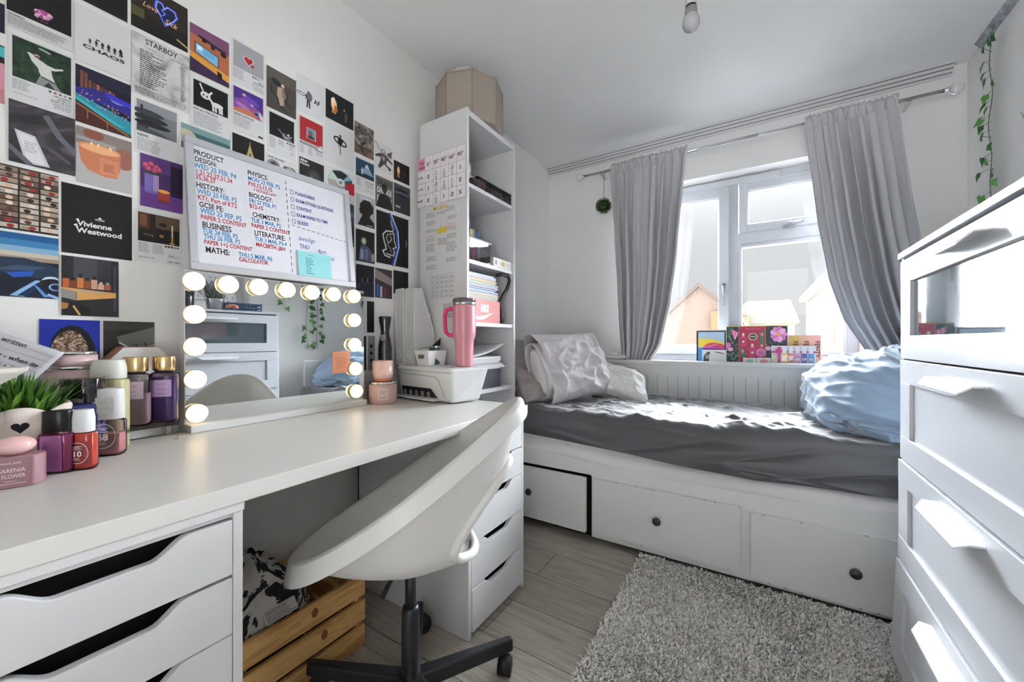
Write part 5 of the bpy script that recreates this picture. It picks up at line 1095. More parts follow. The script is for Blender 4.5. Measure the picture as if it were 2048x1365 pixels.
MB().box(gj.x - .021, gj.x + .021, gj.y - .016, gj.y + .016, gj.z + .075, gj.z + .084, STEEL).build('lid', t, bevel=.001)
wd = Vector((-1.285, 1.298, ZP + .0485)); o = MB().lathe([(.018, -.044), (.022, 0), (.022, .022), (.017, .026)], wd, WHITE, 24).build('white_pot'); tag(o, 'white round pot lid peeping over the tray by the grip hole', 'pot')
# pink tumbler with handle
tc_ = Vector((-1.085, 1.330, ZP)); t = thing('tumbler', 'tall pink insulated tumbler with a magenta handle, on the printer', 'tumbler', tuple(tc_))
PT = mat('#c9858f', rough=.32, coat=.25, name='pink_enamel', var=.01); TS = Matrix.Translation(tc_) @ Matrix.Scale(1.03, 4) @ Matrix.Translation(-tc_)
MB().lathe([(.034, 0), (.0365, .003), (.0365, .01), (.0395, .10), (.0405, .112), (.047, .128), (.0495, .145), (.0485, .25), (.0485, .258)], tc_, PT, 40, T=TS).build('body', t)
MB().lathe([(.0485, .2585), (.049, .263), (.049, .27), (.0475, .272)], tc_, STEEL, 40, T=TS).build('rim', t)
MB().lathe([(.0485, .271), (.0485, .283), (.045, .287), (.0, .287)], tc_, mat('#8a7a80', rough=.1, trans=.5, name='smoky_lid'), 40, T=TS, cap1=False).build('lid', t)
hd = Vector((-.90, -.43, 0)); MG = mat('#d92e6f', rough=.35, name='magenta_handle', var=0)
pts = [tc_ + hd * .046 + Vector((0, 0, .250)), tc_ + hd * .062 + Vector((0, 0, .252)), tc_ + hd * .080 + Vector((0, 0, .246)), tc_ + hd * .087 + Vector((0, 0, .228)), tc_ + hd * .086 + Vector((0, 0, .17)), tc_ + hd * .082 + Vector((0, 0, .148)), tc_ + hd * .068 + Vector((0, 0, .136)), tc_ + hd * .046 + Vector((0, 0, .136))]
MB().tube(pts, .0085, MG, n=10, flat=1.3, up=(0, 0, 1)).build('handle', t)
MB().cyl(tc_ + Vector((.01, .0, .285)), tc_ + Vector((.012, .0, .298)), .006, WHITE).build('straw_stopper', t)
# ================================================================== bookcase beyond the desk and what stands on it
BX, BB, BY0, BY1, BH = -1.13, -1.424, 1.405, 1.824, 2.074
bk = thing('bookcase', 'tall narrow white bookcase between the desk and the bed', 'bookcase', (-1.277, 1.61, 0))
MB().box(BB, BX, BY0, BY0 + .016, 0, BH, WHITE).build('side_panel', bk, bevel=.001)
mb = MB().box(BB, BX, BY1 - .016, BY1, 0, BH, WHITE)
for x in (BX - .05, BX - .22):
    for k in range(40): mb.cyl((x, BY1 - .0163, .2 + k * .045), (x, BY1 - .0158, .2 + k * .045), .0022, mat('#3b3a38', rough=.8, var=0), n=8)
mb.build('side_panel', bk, bevel=.001)
MB().box(BB, BX - .002, BY0 + .016, BY1 - .016, BH - .034, BH - .006, WHITE).build('top', bk, bevel=.001)
MB().box(BB - .006, BB, BY0, BY1, 0, BH - .01, WHITE).build('back_panel', bk)
SZ = [at(1023, 410, X=BX).z, at(1021, 540.5, X=BX).z, at(1020, 649, X=BX).z, at(1019.6, 771.5, X=BX).z, .40, .08]
for z in SZ: MB().box(BB, BX - .006, BY0 + .0165, BY1 - .0165, z - .019, z, WHITE).build('shelf', bk, bevel=.001)
MB().box(BX - .02, BX - .004, BY0 + .016, BY1 - .016, 0, .06, WHITE).build('plinth', bk)
def Yp(px, X=-1.15): return at(px, 500, X=X).y
def Zp(px, py, X=-1.15): return at(px, py, X=X).z
# octagonal fabric basket with crumpled cloth on top
bc = Vector((-1.268, 1.600, BH - .005)); fa = math.atan2(-bc.y, -bc.x) + .06; R8 = .172
LINEN = noisemat([(.35, '#94887d'), (.55, '#a79b91'), (.7, '#9d9186')], 180, 3, .9, (1, 1, 4), name='taupe_linen', bump=.2)
ba = thing('fabric_basket', 'taupe eight-sided fabric basket on top of the bookcase', 'basket', tuple(bc))
def octo(r, z): return [bc + Vector((r * math.cos(fa + k * math.pi / 4), r * math.sin(fa + k * math.pi / 4), z)) for k in range(8)]
MB().rings([octo(R8 * .985, .001), octo(R8, .02), octo(R8, .232), octo(R8 - .006, .236), octo(R8 - .012, .23), octo(R8 - .012, .15)], LINEN, smooth=False, cap0=True, cap1=True).build('basket_body', ba, bevel=.006, seg=3)
mb = MB()
for k in range(8): p = octo(R8 + .0006, 0)[k]; mb.cyl(p + Vector((0, 0, .006)), p + Vector((0, 0, .234)), .0016, mat('#8d8075', rough=.9), n=6)
for z in (.222,):
    o8 = octo(R8 + .0008, z)
    for k in range(8): mb.cyl(o8[k], o8[(k + 1) % 8], .001, mat('#8d8075', rough=.9), n=6)
mb.build('seams', ba)
def crumple(name, c, r, label, cat, m, seed, amp=.35, flat=1.):
    c = Vector(c); mb = MB(); vs = []; n, k = 40, 24
    def fn(u, v):
        th, ph = 6.2832 * u, math.pi * (.02 + .96 * v); d = Vector((math.sin(ph) * math.cos(th), math.sin(ph) * math.sin(th), -math.cos(ph)))
        s_ = 1 + amp * (ridge(d.x * 2.3 + seed, d.y * 2.3, d.z * 2.3) * .5 - .3) + amp * .3 * noise.noise(d * 6 + Vector((seed, 0, 0)))
        p = Vector((d.x * r[0], d.y * r[1], d.z * r[2])) * s_; p.z = max(p.z, -r[2] * .86 * flat); return c + p
    grid(n, k, fn, mb, m, wrap=True); mb.f.append(tuple(range(n - 1, -1, -1))); mb.f.append(tuple((k - 1) * n + i for i in range(n))); mb.mi += [0, 0]; mb.sm += [True, True]
    return tag(mb.build(name), label, cat)
crumple('cloth_bundle', bc + Vector((.0, -.01, .222)), (.13, .13, .085), 'crumpled white cloth heaped in the basket on the bookcase', 'cloth', mat('#cfcac4', rough=.9, name='white_cloth', bump=.4, bscale=90), 3, .3)
# shelf 1 (top)
z = SZ[0] + .0006
BIRCH = mat('#cdb08a', rough=.5, name='birch')
t = thing('organiser_tray', 'clear plastic organiser tray of make-up along the top shelf front', 'organiser', (-1.17, Yp(990), z))
ya, yb2 = Yp(957, -1.14), BY1 - .022
MB().box(-1.225, -1.142, ya, yb2, z, z + .056, clear('#d9d0cc', 'clear_plastic', see=.8)).build('box', t, bevel=.002)
for k, cl in enumerate(('#d9b9a8', '#2b2624', '#8d817c', '#4d4644')):
    y0 = fr(k / 4, ya + .004, yb2 - .004); y1 = fr((k + 1) / 4, ya + .004, yb2 - .004) - .006
    MB().box(-1.22, -1.147, y0, y1, z + .004, z + (.046, .036, .04, .03)[k], noisemat([(.4, cl), (.65, '#cfc4bc')], 60, 4, .3, name='makeup_pans')).build('contents', t)
MB().box(-1.227, -1.140, ya - .002, yb2 + .002, z + .056, z + .059, mat('#4a4340', rough=.2, name='smoky_rim')).build('rim', t)
crumple('white_pouch', (-1.20, Yp(944), z + .087), (.035, .03, .034), 'crumpled white pouch on the pink box on the top shelf', 'pouch', mat('#d9d8d4', rough=.7, name='white_pouch'), 6)
o = MB().box(-1.26, -1.165, Yp(930), Yp(957), z, z + .056, mat('#e0c3bc', rough=.5, name='pink_card')); yy = Yp(953, -1.164)
o.box(-1.1645, -1.164, yy - .008, yy + .004, z + .03, z + .045, mat('#8d5d5a')); tag(o.build('pink_box'), 'small pale pink box under the white pouch on the top shelf', 'box')
tag(MB().rings([squircle(1, .022 - .005 * k, .022 - .006 * k, (-1.1525, Yp(944, -1.15), z), zz) for k, zz in ((0, 0), (0, .012), (1, .03), (2, .036))], mat('#15171c', rough=.6), cap0=True, cap1=True).build('black_pouch'), 'small black pouch at the left front of the top shelf', 'pouch')
br = thing('hair_brush', 'wooden paddle hair brush behind the organiser tray', 'brush', (-1.30, Yp(978, -1.3), z))
MB().rings([[(-1.30 + .008 * math.cos(a) * s_, Yp(978, -1.3) + .033 * s_ * math.sin(a), z + zz) for a in [6.2832 * i / 16 for i in range(16)]] for s_, zz in ((.35, 0), (.4, .04), (.85, .07), (1., .10), (.9, .13), (.5, .15), (.1, .156))], BIRCH, cap0=True, cap1=True).build('paddle', br)
# shelf 2
z = SZ[1] + .0006
yb = BY0 + .02
for k, (cl, w_, h_) in enumerate([('#8d1f26', .02, .20), ('#c23b3f', .018, .205), ('#28304a', .016, .2), ('#3f8cc0', .02, .195), ('#a02c2f', .014, .2), ('#d9d5cf', .015, .2), ('#3a2f2c', .012, .205), ('#c9b48a', .03, .185), ('#6d9a6a', .014, .185), ('#1f3e6b', .018, .18), ('#24508a', .02, .185)]):
    t = thing('book', ['dark red', 'bright red', 'navy', 'sky blue', 'brick red', 'cream', 'brown', 'tan', 'green', 'deep blue', 'mid blue'][k] + ' upright book on the second shelf behind the clear box', 'book', (-1.28, yb + w_ / 2, z), 'books on the second shelf')
    MB().box(-1.40, -1.232, yb + .002, yb + w_ - .002, z + .003, z + h_ - .003, PAPER).build('pages', t)
    MB().box(-1.40, -1.229, yb, yb + .0018, z, z + h_, mat(cl, rough=.5)).box(-1.40, -1.229, yb + w_ - .0018, yb + w_, z, z + h_, mat(cl, rough=.5)).box(-1.231, -1.229, yb, yb + w_, z, z + h_, mat(cl, rough=.5)).build('cover', t); yb += w_ + .0012
t = thing('clear_bag', 'clear zip bag with purple goggles lying on the upright books', 'bag', (-1.30, 1.50, z + .206))
MB().ell((-1.30, 1.49, z + .232), (.07, .05, .026), clear('#e3e6ee', 'bag_film', see=.9)).build('film', t)
mb = MB()
for k, yy in enumerate((1.468, 1.505)): mb.tube([(-1.262 + .002 * math.sin(i), yy + .017 * math.cos(6.2832 * i / 16), z + .232 + .013 * math.sin(6.2832 * i / 16)) for i in range(16)], .004, mat('#6d63b5', rough=.3), n=6, loop=True)
mb.build('goggle_rims', t)
tag(MB().ell((-1.31, 1.585, z + .203), (.05, .038, .018), clear('#b9d3ea', 'blue_film', see=.85)).build('blue_bag'), 'small pale blue clear bag on the tan and blue books', 'bag')
t = thing('clear_box', 'clear plastic box holding a pink pouch on the second shelf', 'box', (-1.18, 1.5, z))
y0, y1 = Yp(938), Yp(979, -1.145); 
def bxr(z_, g): return [Vector((-1.222 - g, y0 - g, z_)), Vector((-1.146 + g, y0 - g, z_)), Vector((-1.146 + g, y1 + g, z_)), Vector((-1.222 - g, y1 + g, z_))]
zz = Zp(980, 489, -1.145) - z
MB().rings([bxr(z, 0), bxr(z + zz, .006)], clear('#eceae6', 'clear_plastic_box', see=.88), smooth=False, cap0=True).build('box', t)
mb = MB(); q = bxr(z + zz, .007)
for k in range(4): mb.cyl(q[k], q[(k + 1) % 4], .003, mat('#e9e7e2', rough=.4), n=6)
mb.build('rim', t)
crumple('pink_pouch', (-1.18, Yp(955), z + .042), (.024, .028, .042), 'shiny pink pouch inside the clear box', 'pouch', mat('#d48fbd', rough=.3, name='pink_film'), 9)
crumple('green_toy', (-1.18, Yp(944) - .0, z + .034), (.02, .014, .03), 'small green and white toy inside the clear box', 'toy', mat('#7fc95a', rough=.4), 12, .2)
p0, p1 = Yp(981, -1.14), BY1 - .019
t = thing('perfume_box', 'small white and gold box at the right end of the second shelf', 'box', (-1.17, (p0 + p1) / 2, z))
MB().box(-1.21, -1.142, p0 + .03, p1, z, z + .046, mat('#e3dfd6', rough=.4)).build('sleeve', t, bevel=.001)
MB().box(-1.208, -1.144, p0 + .004, p0 + .03, z, z + .045, mat('#2b2723', rough=.5)).build('dark_end', t)
s = Sheet((-1.1418, p0 + .034, z + .003), (0, 1, 0), (0, 0, 1), (1, 0, 0), p1 - p0 - .038, .04, '#e9e5dc', .0002)
s.r(.06, .2, .16, .8, '#8d8883').e(.5, .5, .12, .3, '#b99a52').r(.47, .15, .53, .4, '#d6b96d').ln(.72, .3, .95, 3, .16); s.mb.build('label', t)
# shelf 3: shoe box, exercise books, strap
z = SZ[2] + .0006
t = thing('shoe_box', 'coral red shoe box with white lettering and a swoosh, under the exercise books', 'shoe box', (-1.27, 1.55, z))
y0, y1 = BY0 + .02, Yp(1000, -1.14); h_ = .112
CO = mat('#d06a62', rough=.5, name='coral_card')
MB().box(-1.41, -1.145, y0, y1, z, z + h_ - .03, CO).build('box', t); MB().box(-1.412, -1.1415, y0 - .0015, y1 + .0015, z + h_ - .032, z + h_, CO).build('lid', t, bevel=.001)
s = Sheet((-1.1412, y0, z), (0, 1, 0), (0, 0, 1), (1, 0, 0), y1 - y0, h_, CO, .0001)
s.t('NIKE', .62, .52, .42, '#e9e2df', 'RIGHT', .06, .62, .12); sw = [(.12, .62), (.2, .72), (.34, .78), (.5, .72), (.78, .40), (.5, .56), (.3, .63), (.22, .6), (.2, .54)]
s.p([(u + .0, v + .12) for u, v in sw], '#e9e2df'); s.mb.build('logo', t)
zz = z + h_ + .0005; rb_ = random.Random(5)
for k, cl in enumerate(['#3b7d5a', '#e08a4d', '#4d9a5c', '#f0a54a', '#3a5f9a', '#4f86b8', '#2f4f86', '#5d8fc0', '#6a5fb5', '#b9b4dd', '#6b8f4d', '#9fc24d', '#e6c65a', '#c96a52', '#d2d6e6', '#c4cbe0', '#dfe2ea']):
    th = .0075; L_ = rb_.uniform(-.008, .012); t = thing('exercise_book', ['dark green', 'orange', 'mid green', 'amber', 'dark blue', 'steel blue', 'navy', 'light blue', 'violet', 'lilac', 'olive', 'lime', 'yellow', 'rust', 'pale lavender', 'pale blue grey', 'white'][k] + ' exercise book, number %s up in the stack on the shoe box' % ['one', 'two', 'three', 'four', 'five', 'six', 'seven', 'eight', 'nine', 'ten', 'eleven', 'twelve', 'thirteen', 'fourteen', 'fifteen', 'sixteen', 'seventeen'][k], 'book', (-1.26, 1.53, zz), 'exercise books on the shoe box')
    f = mat(cl, rough=.5); y2 = y1 - .012 + L_ - (.012 if k > 13 else 0)
    MB().box(-1.39, -1.152 + L_ * .4, y0 + .002, y2, zz, zz + .0012, f).box(-1.39, -1.152 + L_ * .4, y0 + .002, y2, zz + th - .0016, zz + th - .0004, f).box(-1.39, -1.3885, y0 + .002, y2, zz, zz + th - .0004, f).build('cover', t)
    MB().box(-1.388, -1.154 + L_ * .4, y0 + .003, y2 - .001, zz + .0012, zz + th - .0016, PAPER).build('pages', t); zz += th
sx = -1.155
P = lambda px, py: at(px, py, X=sx)
o = MB().tube([P(992, 551), P(1005, 549), P(1016, 552), P(1019, 562), P(1014, 578), P(1006, 592), P(1001, 604), P(1003, 622), P(1004, 640), P(1001, 645.5)], [.004, .005, .006, .006, .006, .006, .007, .008, .008, .006], mat('#131315', rough=.6, name='black_strap'), n=8, flat=2.2, up=(1, 0, 0))
tag(o.build('black_strap'), 'black strap looping down the right of the exercise books', 'strap')
# shelf 4: dark box, papers, notebooks
z = SZ[3] + .0006
y1 = Yp(1001, -1.16); t = thing('dark_box', 'dark grey box on the lowest visible shelf under the notebooks', 'box', (-1.28, 1.55, z)); zt4 = Zp(1000, 737, -1.16)
MB().box(-1.40, -1.16, BY0 + .02, y1, z, zt4 - .002, mat('#3d4047', rough=.6, name='dark_grey_card')).build('box', t, bevel=.002)
MB().box(-1.402, -1.158, BY0 + .018, y1 + .002, zt4 - .02, zt4, mat('#3d4047', rough=.6)).build('lid', t, bevel=.001)
zz = zt4 + .0006
for k, (cl, dx, lab) in enumerate([('#b9bfe0', .0, 'lavender plastic wallet at the bottom of the notebooks'), ('#d9d8d2', .03, 'cream folder second from the bottom of the notebooks'), ('#dedede', .022, 'white notebook third from the bottom of the notebooks'), ('#2a2a2c', .008, 'black notebook in the middle of the notebooks'), ('#e3e3e3', -.004, 'white notebook above the black one'), ('#c9cad3', .006, 'pale grey notebook second from the top'), ('#d5d5d5', .006, 'thick grey-white notebook on top of the notebooks')]):
    th = (.006, .009, .01, .007, .010, .009, .014)[k]; t = thing('notebook', lab, 'notebook', (-1.27, 1.54, zz), 'notebooks on the dark box')
    y2 = min(y1 + dx - .008, BY1 - .02); MB().box(-1.38, -1.15 + dx * .3 - .006, BY0 + .022, y2, zz, zz + .001, mat(cl, rough=.4)).box(-1.38, -1.15 + dx * .3 - .006, BY0 + .022, y2, zz + th - .0016, zz + th - .0006, mat(cl, rough=.4)).build('cover', t)
    MB().box(-1.378, -1.152 + dx * .3 - .006, BY0 + .024, y2 - .002, zz + .001, zz + th - .0016, PAPER).build('pages', t); zz += th
mb = MB(); ya, yb = BY0 + .03, Yp(1000, -1.17)
grid(12, 8, lambda u, v: (fr(v, -1.36, -1.15), fr(u, ya, yb + .01), zz + .002 + .055 * u ** 2.2 * (1 - .0 * v) + .01 * v * u), mb, PAPER)
tag(mb.build('loose_papers', solid=.004), 'white sheaf curling up on top of the notebooks', 'papers')
# sheets taped to the bookcase side
YS = BY0 - .0012
def side_sheet(tl, br, base='#dcd9d9', k=0):
    a, b = at(*tl, Y=YS), at(*br, Y=YS)
    return Sheet((a.x, YS - .0006 * k, b.z), (1, 0, 0), (0, 0, 1), (0, -1, 0), b.x - a.x, a.z - b.z, base, .0005)
PK = '#b5657d'
s = side_sheet((846, 537), (931, 655), '#d3d1d0', 0)
s.t('VALUES', .5, .09, .05, INK, 'CENTER', .01)
for k in range(6): s.l([(.2, .15 + k * .075), (.75, .13 + k * .075)], .0009, INKG)
for k in range(6): s.l([(.2 + k * .11, .15 - k * .004), (.2 + k * .11, .525 - k * .004)], .0009, INKG)
for r_ in range(5):
    for c_ in range(5): s.ln(.22 + c_ * .11, .17 + r_ * .075, .29 + c_ * .11, 2, .022, c=INKG, ragged=.1)
s.ln(.5, .62, .8, 8, .03)
s.done('taped_sheet', 'printed grid sheet taped lowest on the bookcase side, behind the mesh files', 'sheet', 'sheets taped on the bookcase side')
a_, b_ = (849, 417), (921, 540)
s = side_sheet(a_, b_, '#d5d3d1', 1)
s.t('MACBETH', .46, .07, .075, '#cdb022', 'CENTER', .03, .8)
s.p([(.38, .43), (.36, .33), (.43, .38), (.49, .31), (.55, .37), (.62, .31), (.62, .42)], '#d6bd2f')
for u, v, n in ((.05, .1, 4), (.05, .22, 4), (.05, .34, 3), (.05, .48, 3), (.05, .56, 7), (.05, .75, 4), (.05, .88, 4), (.36, .1, 3), (.38, .5, 6), (.62, .06, 4), (.66, .2, 3), (.64, .36, 3), (.64, .46, 4), (.62, .58, 8), (.62, .8, 4)): s.ln(u, v, u + .3, n, .018, c='#6d6a6d')
s.ln(.05, .44, .3, 1, .03, c='#d98a9a').ln(.66, .31, .95, 2, .025, c='#d98a9a')
s.done('taped_sheet', 'revision sheet with a yellow heading and a yellow crown, on the bookcase side', 'sheet', 'sheets taped on the bookcase side')
a, b = at(836, 332, Y=YS), at(931.5, 417, Y=YS); w_ = b.x - a.x; h_ = .245
s = Sheet((a.x, YS - .0014, at(840, 417, Y=YS).z), Vector((1, 0, -.0)), (0, 0, 1), (0, -1, 0), w_, h_, '#e6e2e3', .0005)
for k in range(5): s.l([(0, .05 + k * .235), (1, .05 + k * .235)] if k else [(0, .005), (1, .005)], .0012, PK)
for k in range(7): u = (0, .17, .34, .5, .66, .83, 1)[k]; s.l([(u, 0), (u, 1)], .0012, PK)
s.r(.01, .02, .16, .26, '#d98aa0'); s.t('Trig', .03, .13, .08, INK, bold=.01).t('values', .02, .22, .075, INK, bold=.01)
for c_, x in enumerate(('0°', '30°', '45°', '60°', '90°')):
    u = .185 + c_ * .165
    for j in range(6): s.l([(u + .02 * j, .27), (u + .03 + .02 * j, .06)], .0009, '#e0bcc7')
    s.t(x, u + .06, .2, .11, INK, 'CENTER', .012)
for r_, (nm, vals) in enumerate((('sin(θ)', ('0', '1/2', '1/√2', '√3/2', '1')), ('cos(θ)', ('1', '√3/2', '1/√2', '1/2', '0')), ('tan(θ)', ('0', '1/√3', '1', '√3', 'X')))):
    v = .36 + r_ * .235 + .06; s.t(nm.replace('θ', '0'), .01, v, .06, INK, bold=.015)
    for j in range(5): s.l([(.01 + .03 * j, v + .1), (.04 + .03 * j, v + .04)], .0009, '#e0bcc7')
    for c_, x in enumerate(vals):
        u = .245 + c_ * .165
        def put(q, vv, sz):
            if q.startswith('√'):
                s.l([(u - .035, vv - .03), (u - .025, vv), (u - .012, vv - .075), (u + .035, vv - .075)], .0012, INK); s.t(q[1:], u + .012, vv, sz, INK, 'CENTER', .012)
            else: s.t(q, u, vv, sz, INK, 'CENTER', .012)
        if '/' in x:
            n_, d_ = x.split('/'); put(n_, v - .015, .085); s.l([(u - .035, v + .0), (u + .035, v + .0)], .0012, INK); put(d_, v + .09, .085)
        else: put(x, v + .04, .12)
s.done('taped_sheet', 'pink ruled trigonometry table taped highest on the bookcase side', 'sheet', 'sheets taped on the bookcase side')
# ================================================================== day bed with drawers under the window
BF, BBK, BL0, BL1 = 1.85, 2.76, -1.395, .70
BEDW = mat('#d9d8d5', rough=.42, name='bed_white_paint', var=.015)
KNOB = mat('#2a2b30', rough=.35, coat=.3, name='dark_knob', var=0)
CHIP = mat('#6d665c', rough=.9, name='chipped_paint', var=0)
bed = thing('day_bed', 'white wooden day bed with three drawers, along the window wall', 'bed', (-.35, 2.3, 0))
top = [(-1.395, .421), (-.9, .421), (-.75, .410), (-.535, .389), (-.38, .380), (-.213, .377), (.055, .378), (.164, .384), (.28, .393), (.399, .408), (.5, .418), (.70, .421)]
out = [(.70, .028), (-.70, .028), (-.70, .325), (-.706, .332), (-1.36, .332), (-1.36, .028), (-1.395, .028)] + top
MB().prism(out, (0, BF + .022, 0), (1, 0, 0), (0, 0, 1), (0, -1, 0), BEDW, .022).build('front_panel', bed, bevel=.002)
for x in (BL0, BL1 - .022):
    MB().box(x, x + .022, BF + .022, BBK, .028, .84, BEDW).box(x - .004, x + .026, BF + .0225, BBK + .01, .84, .862, BEDW).build('end_panel', bed, bevel=.003)
mb = MB().box(BL0 + .022, BL1 - .022, BBK - .022, BBK, .3, .785, BEDW).box(BL0 + .022, BL1 - .022, BBK - .026, BBK, .785, .845, BEDW).box(BL0 - .004, BL1 + .004, BBK - .045, BBK + .012, .845, .868, BEDW)
k = BL0 + .06
while k < BL1 - .03:
    mb.box(k - .0012, k + .0012, BBK - .0226, BBK - .0215, .55, .775, mat('#77756f', rough=.8, var=0)); k += .0635
mb.build('back_panel', bed, bevel=.0015)
MB().box(BL0 + .022, BL1 - .022, BF + .024, BBK - .024, .34, .36, BEDW).build('slat_base', bed)
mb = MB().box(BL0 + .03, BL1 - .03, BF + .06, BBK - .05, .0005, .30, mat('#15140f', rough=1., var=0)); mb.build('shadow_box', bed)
def drawer(x0, x1, z0, z1, out_, kx, kz, wear):
    d = MB(); y = BF - out_; nn = 7
    q = []
    for cx, cz, a0 in ((x1 - .006, z0 + .006, -90), (x1 - .006, z1 - .006, 0), (x0 + .006, z1 - .006, 90), (x0 + .006, z0 + .006, 180)):
        for i in range(5): a = R(a0 + 90 * i / 4); q.append((cx + .006 * math.cos(a), cz + .006 * math.sin(a)))
    d.prism(q, (0, y, 0), (1, 0, 0), (0, 0, 1), (0, -1, 0), BEDW, .016)
    rw = random.Random(wear)
    for i in range(9):
        x = rw.uniform(x0 + .02, x1 - .02); e = rw.choice((z0, z1)); d.box(x, x + rw.uniform(.004, .014), y - .0163, y - .0158, e - .0022 if e == z1 else e, e + .002 if e == z0 else e, CHIP)
    if out_ > .01: d.box(x0 + .02, x1 - .012, y, BF + .30, z0 + .02, z1 - .02, BEDW)
    o = d.build('drawer', bed, bevel=.0018)
    kp = Vector((kx, y - .016, kz))
    MB().lathe([(.008, 0), (.008, .010), (.0175, .014), (.0185, .019), (.016, .025), (.008, .028), (.0, .0285)], (0, 0, 0), KNOB, 24, T=Matrix.Translation(kp) @ Matrix.Rotation(R(90), 4, 'X'), cap1=False).build('knob', o)
    return o
a, b = at(1171, 957, Y=BF - .026), at(1171, 1067, Y=BF - .026)
kl = at(1056, 985, Y=BF - .045)
drawer(b.x - .625, b.x, b.z + .0, a.z, .008, kl.x, kl.z, 1)
drawer(-.690, -.063, .058, .324, .0005, -.385, .192, 2)
drawer(-.026, .602, .046, .311, .0005, .291, .174, 3)
# mattresses: white under the grey fitted sheet
MWH = mat('#dddad8', rough=.85, name='white_ticking', bump=.25, bscale=180, var=.015)
mb = MB(); 
def mfn(u, v):
    x = fr(u, BL0 + .026, BL1 - .026); th = v * 3.2
    y0 = BF + .012; z = .362 + .15 * v; lo = interp(top, x) + .006
    z = fr(v, max(lo - .03, .362), .50)
    bul = .012 * math.sin(math.pi * v) + .004 * nz3(x * 3, v * 3, 1.) + .006 * math.sin(v * 9 + 1.2 * nz3(x * .8, 0, 3))
    return (x, y0 - bul * (1 - sstep(.42, .62, v)) + .02 * sstep(.42, .75, v), z)
grid(160, 14, mfn, mb, MWH)
mb.box(BL0 + .026, BL1 - .026, BF + .028, BBK - .028, .362, .515, MWH)
tag(mb.build('mattress'), 'white lower mattress showing as a band under the grey sheet', 'mattress')
SHEET = mat('#323135', rough=.48, sheen=.9, spec=1., name='grey_sateen', bump=.12, bscale=400, var=.01)
ZT = .628; ER = .035; x0s, x1s = BL0 + .03, BL1 - .03; yb_ = BBK - .03; yf_ = BF - .002
edge = [(-1.4, .497), (-1.083, .497), (-.535, .470), (-.2, .452), (-.029, .446), (.2, .452), (.399, .458), (.7, .46)]
Ltop = yb_ - (yf_ + ER); Larc = ER * math.pi / 2
def folds(x, y):
    w = .0
    t1 = (y - 2.0) * .9 + (x + .2) * .35; w += .010 * max(0, ridge(t1 * 6.0, (x - .6 * y) * 1.1, 2.)) ** 2 * sstep(-1.3, -.6, x)
    w += .013 * max(0, ridge((x * .55 + y) * 5.2, (y * .4 - x) * 1.3, 9.)) ** 3
    w += .008 * max(0, ridge((x - y * 1.6) * 4.5, (x + y) * 1.2, 5.)) ** 3 * (1 - sstep(-.7, .0, x))
    w += .006 * max(0, ridge((x - .3 * y) * 9, (y + .5 * x) * 3.2, 12.)) ** 2 + .005 * max(0, ridge((y * 1.1 + x * .35) * 13, (x - y) * 2.2, 15.)) ** 2 * sstep(-1.2, -.2, x)
    w += .004 * max(0, ridge((x * .8 + y) * 22, (x - y) * 5, 25.)) ** 2 + .012 * max(0, ridge((y - .25 * x) * 4.2, x * .9, 33.)) ** 5
    return w * .95
def sfn(u, v):
    x = fr(u, x0s, x1s); ze = interp(edge, x) + .006 * nz3(x * 2.2, 0, 4)
    Lf = ZT - ER - ze; tot = Lf + Larc + Ltop; s_ = v * tot
    if s_ < Lf:
        z = ze + s_; y = yf_; k = s_ / Lf
        dg = max(0, ridge((x * .5 + z * 3.2) * 2.6, x * .7, 7.)) ** 3
        dg2 = max(0, ridge((x * .35 - z * 2.2) * 3.4, x * .9, 17.)) ** 4; y -= (.022 * dg + .016 * dg2) * (.35 + .65 * math.sin(math.pi * min(1, k * .9 + .1))) * (.3 + .7 * sstep(-.9, 0, x)) + .006 * nz3(x * 2.5, z * 8, 2) + .010 * (1 - k) * (.4 + nz3(x * 1.7, 0, 8)); return (x, y - .004, z)
    s_ -= Lf
    if s_ < Larc:
        a = s_ / ER; y = yf_ + ER - ER * math.cos(a); z = ZT - ER + ER * math.sin(a); k = s_ / Larc
        f = folds(x, y); return (x, y - .01 * (1 - k) * max(0, ridge((x * .5 + z * 3.2) * 2.6, x * .7, 7.)) ** 3 - .004, z + f * k)
    s_ -= Larc; y = yf_ + ER + s_
    z = ZT + folds(x, y) * (1 - sstep(yb_ - .06, yb_, y)) + .010 * nz3(x * 1.5, y * 1.5, 1) - .012
    return (x, y, z + .012 * sstep(yf_ + ER + .1, yf_ + ER, y))
mb = MB(); grid(420, 190, sfn, mb, SHEET)
mb.box(x0s + .01, x1s - .01, yf_ + .03, yb_ - .01, .52, ZT - .03, SHEET)
tag(mb.build('fitted_sheet'), 'creased dark grey fitted sheet stretched over the upper mattress', 'sheet')
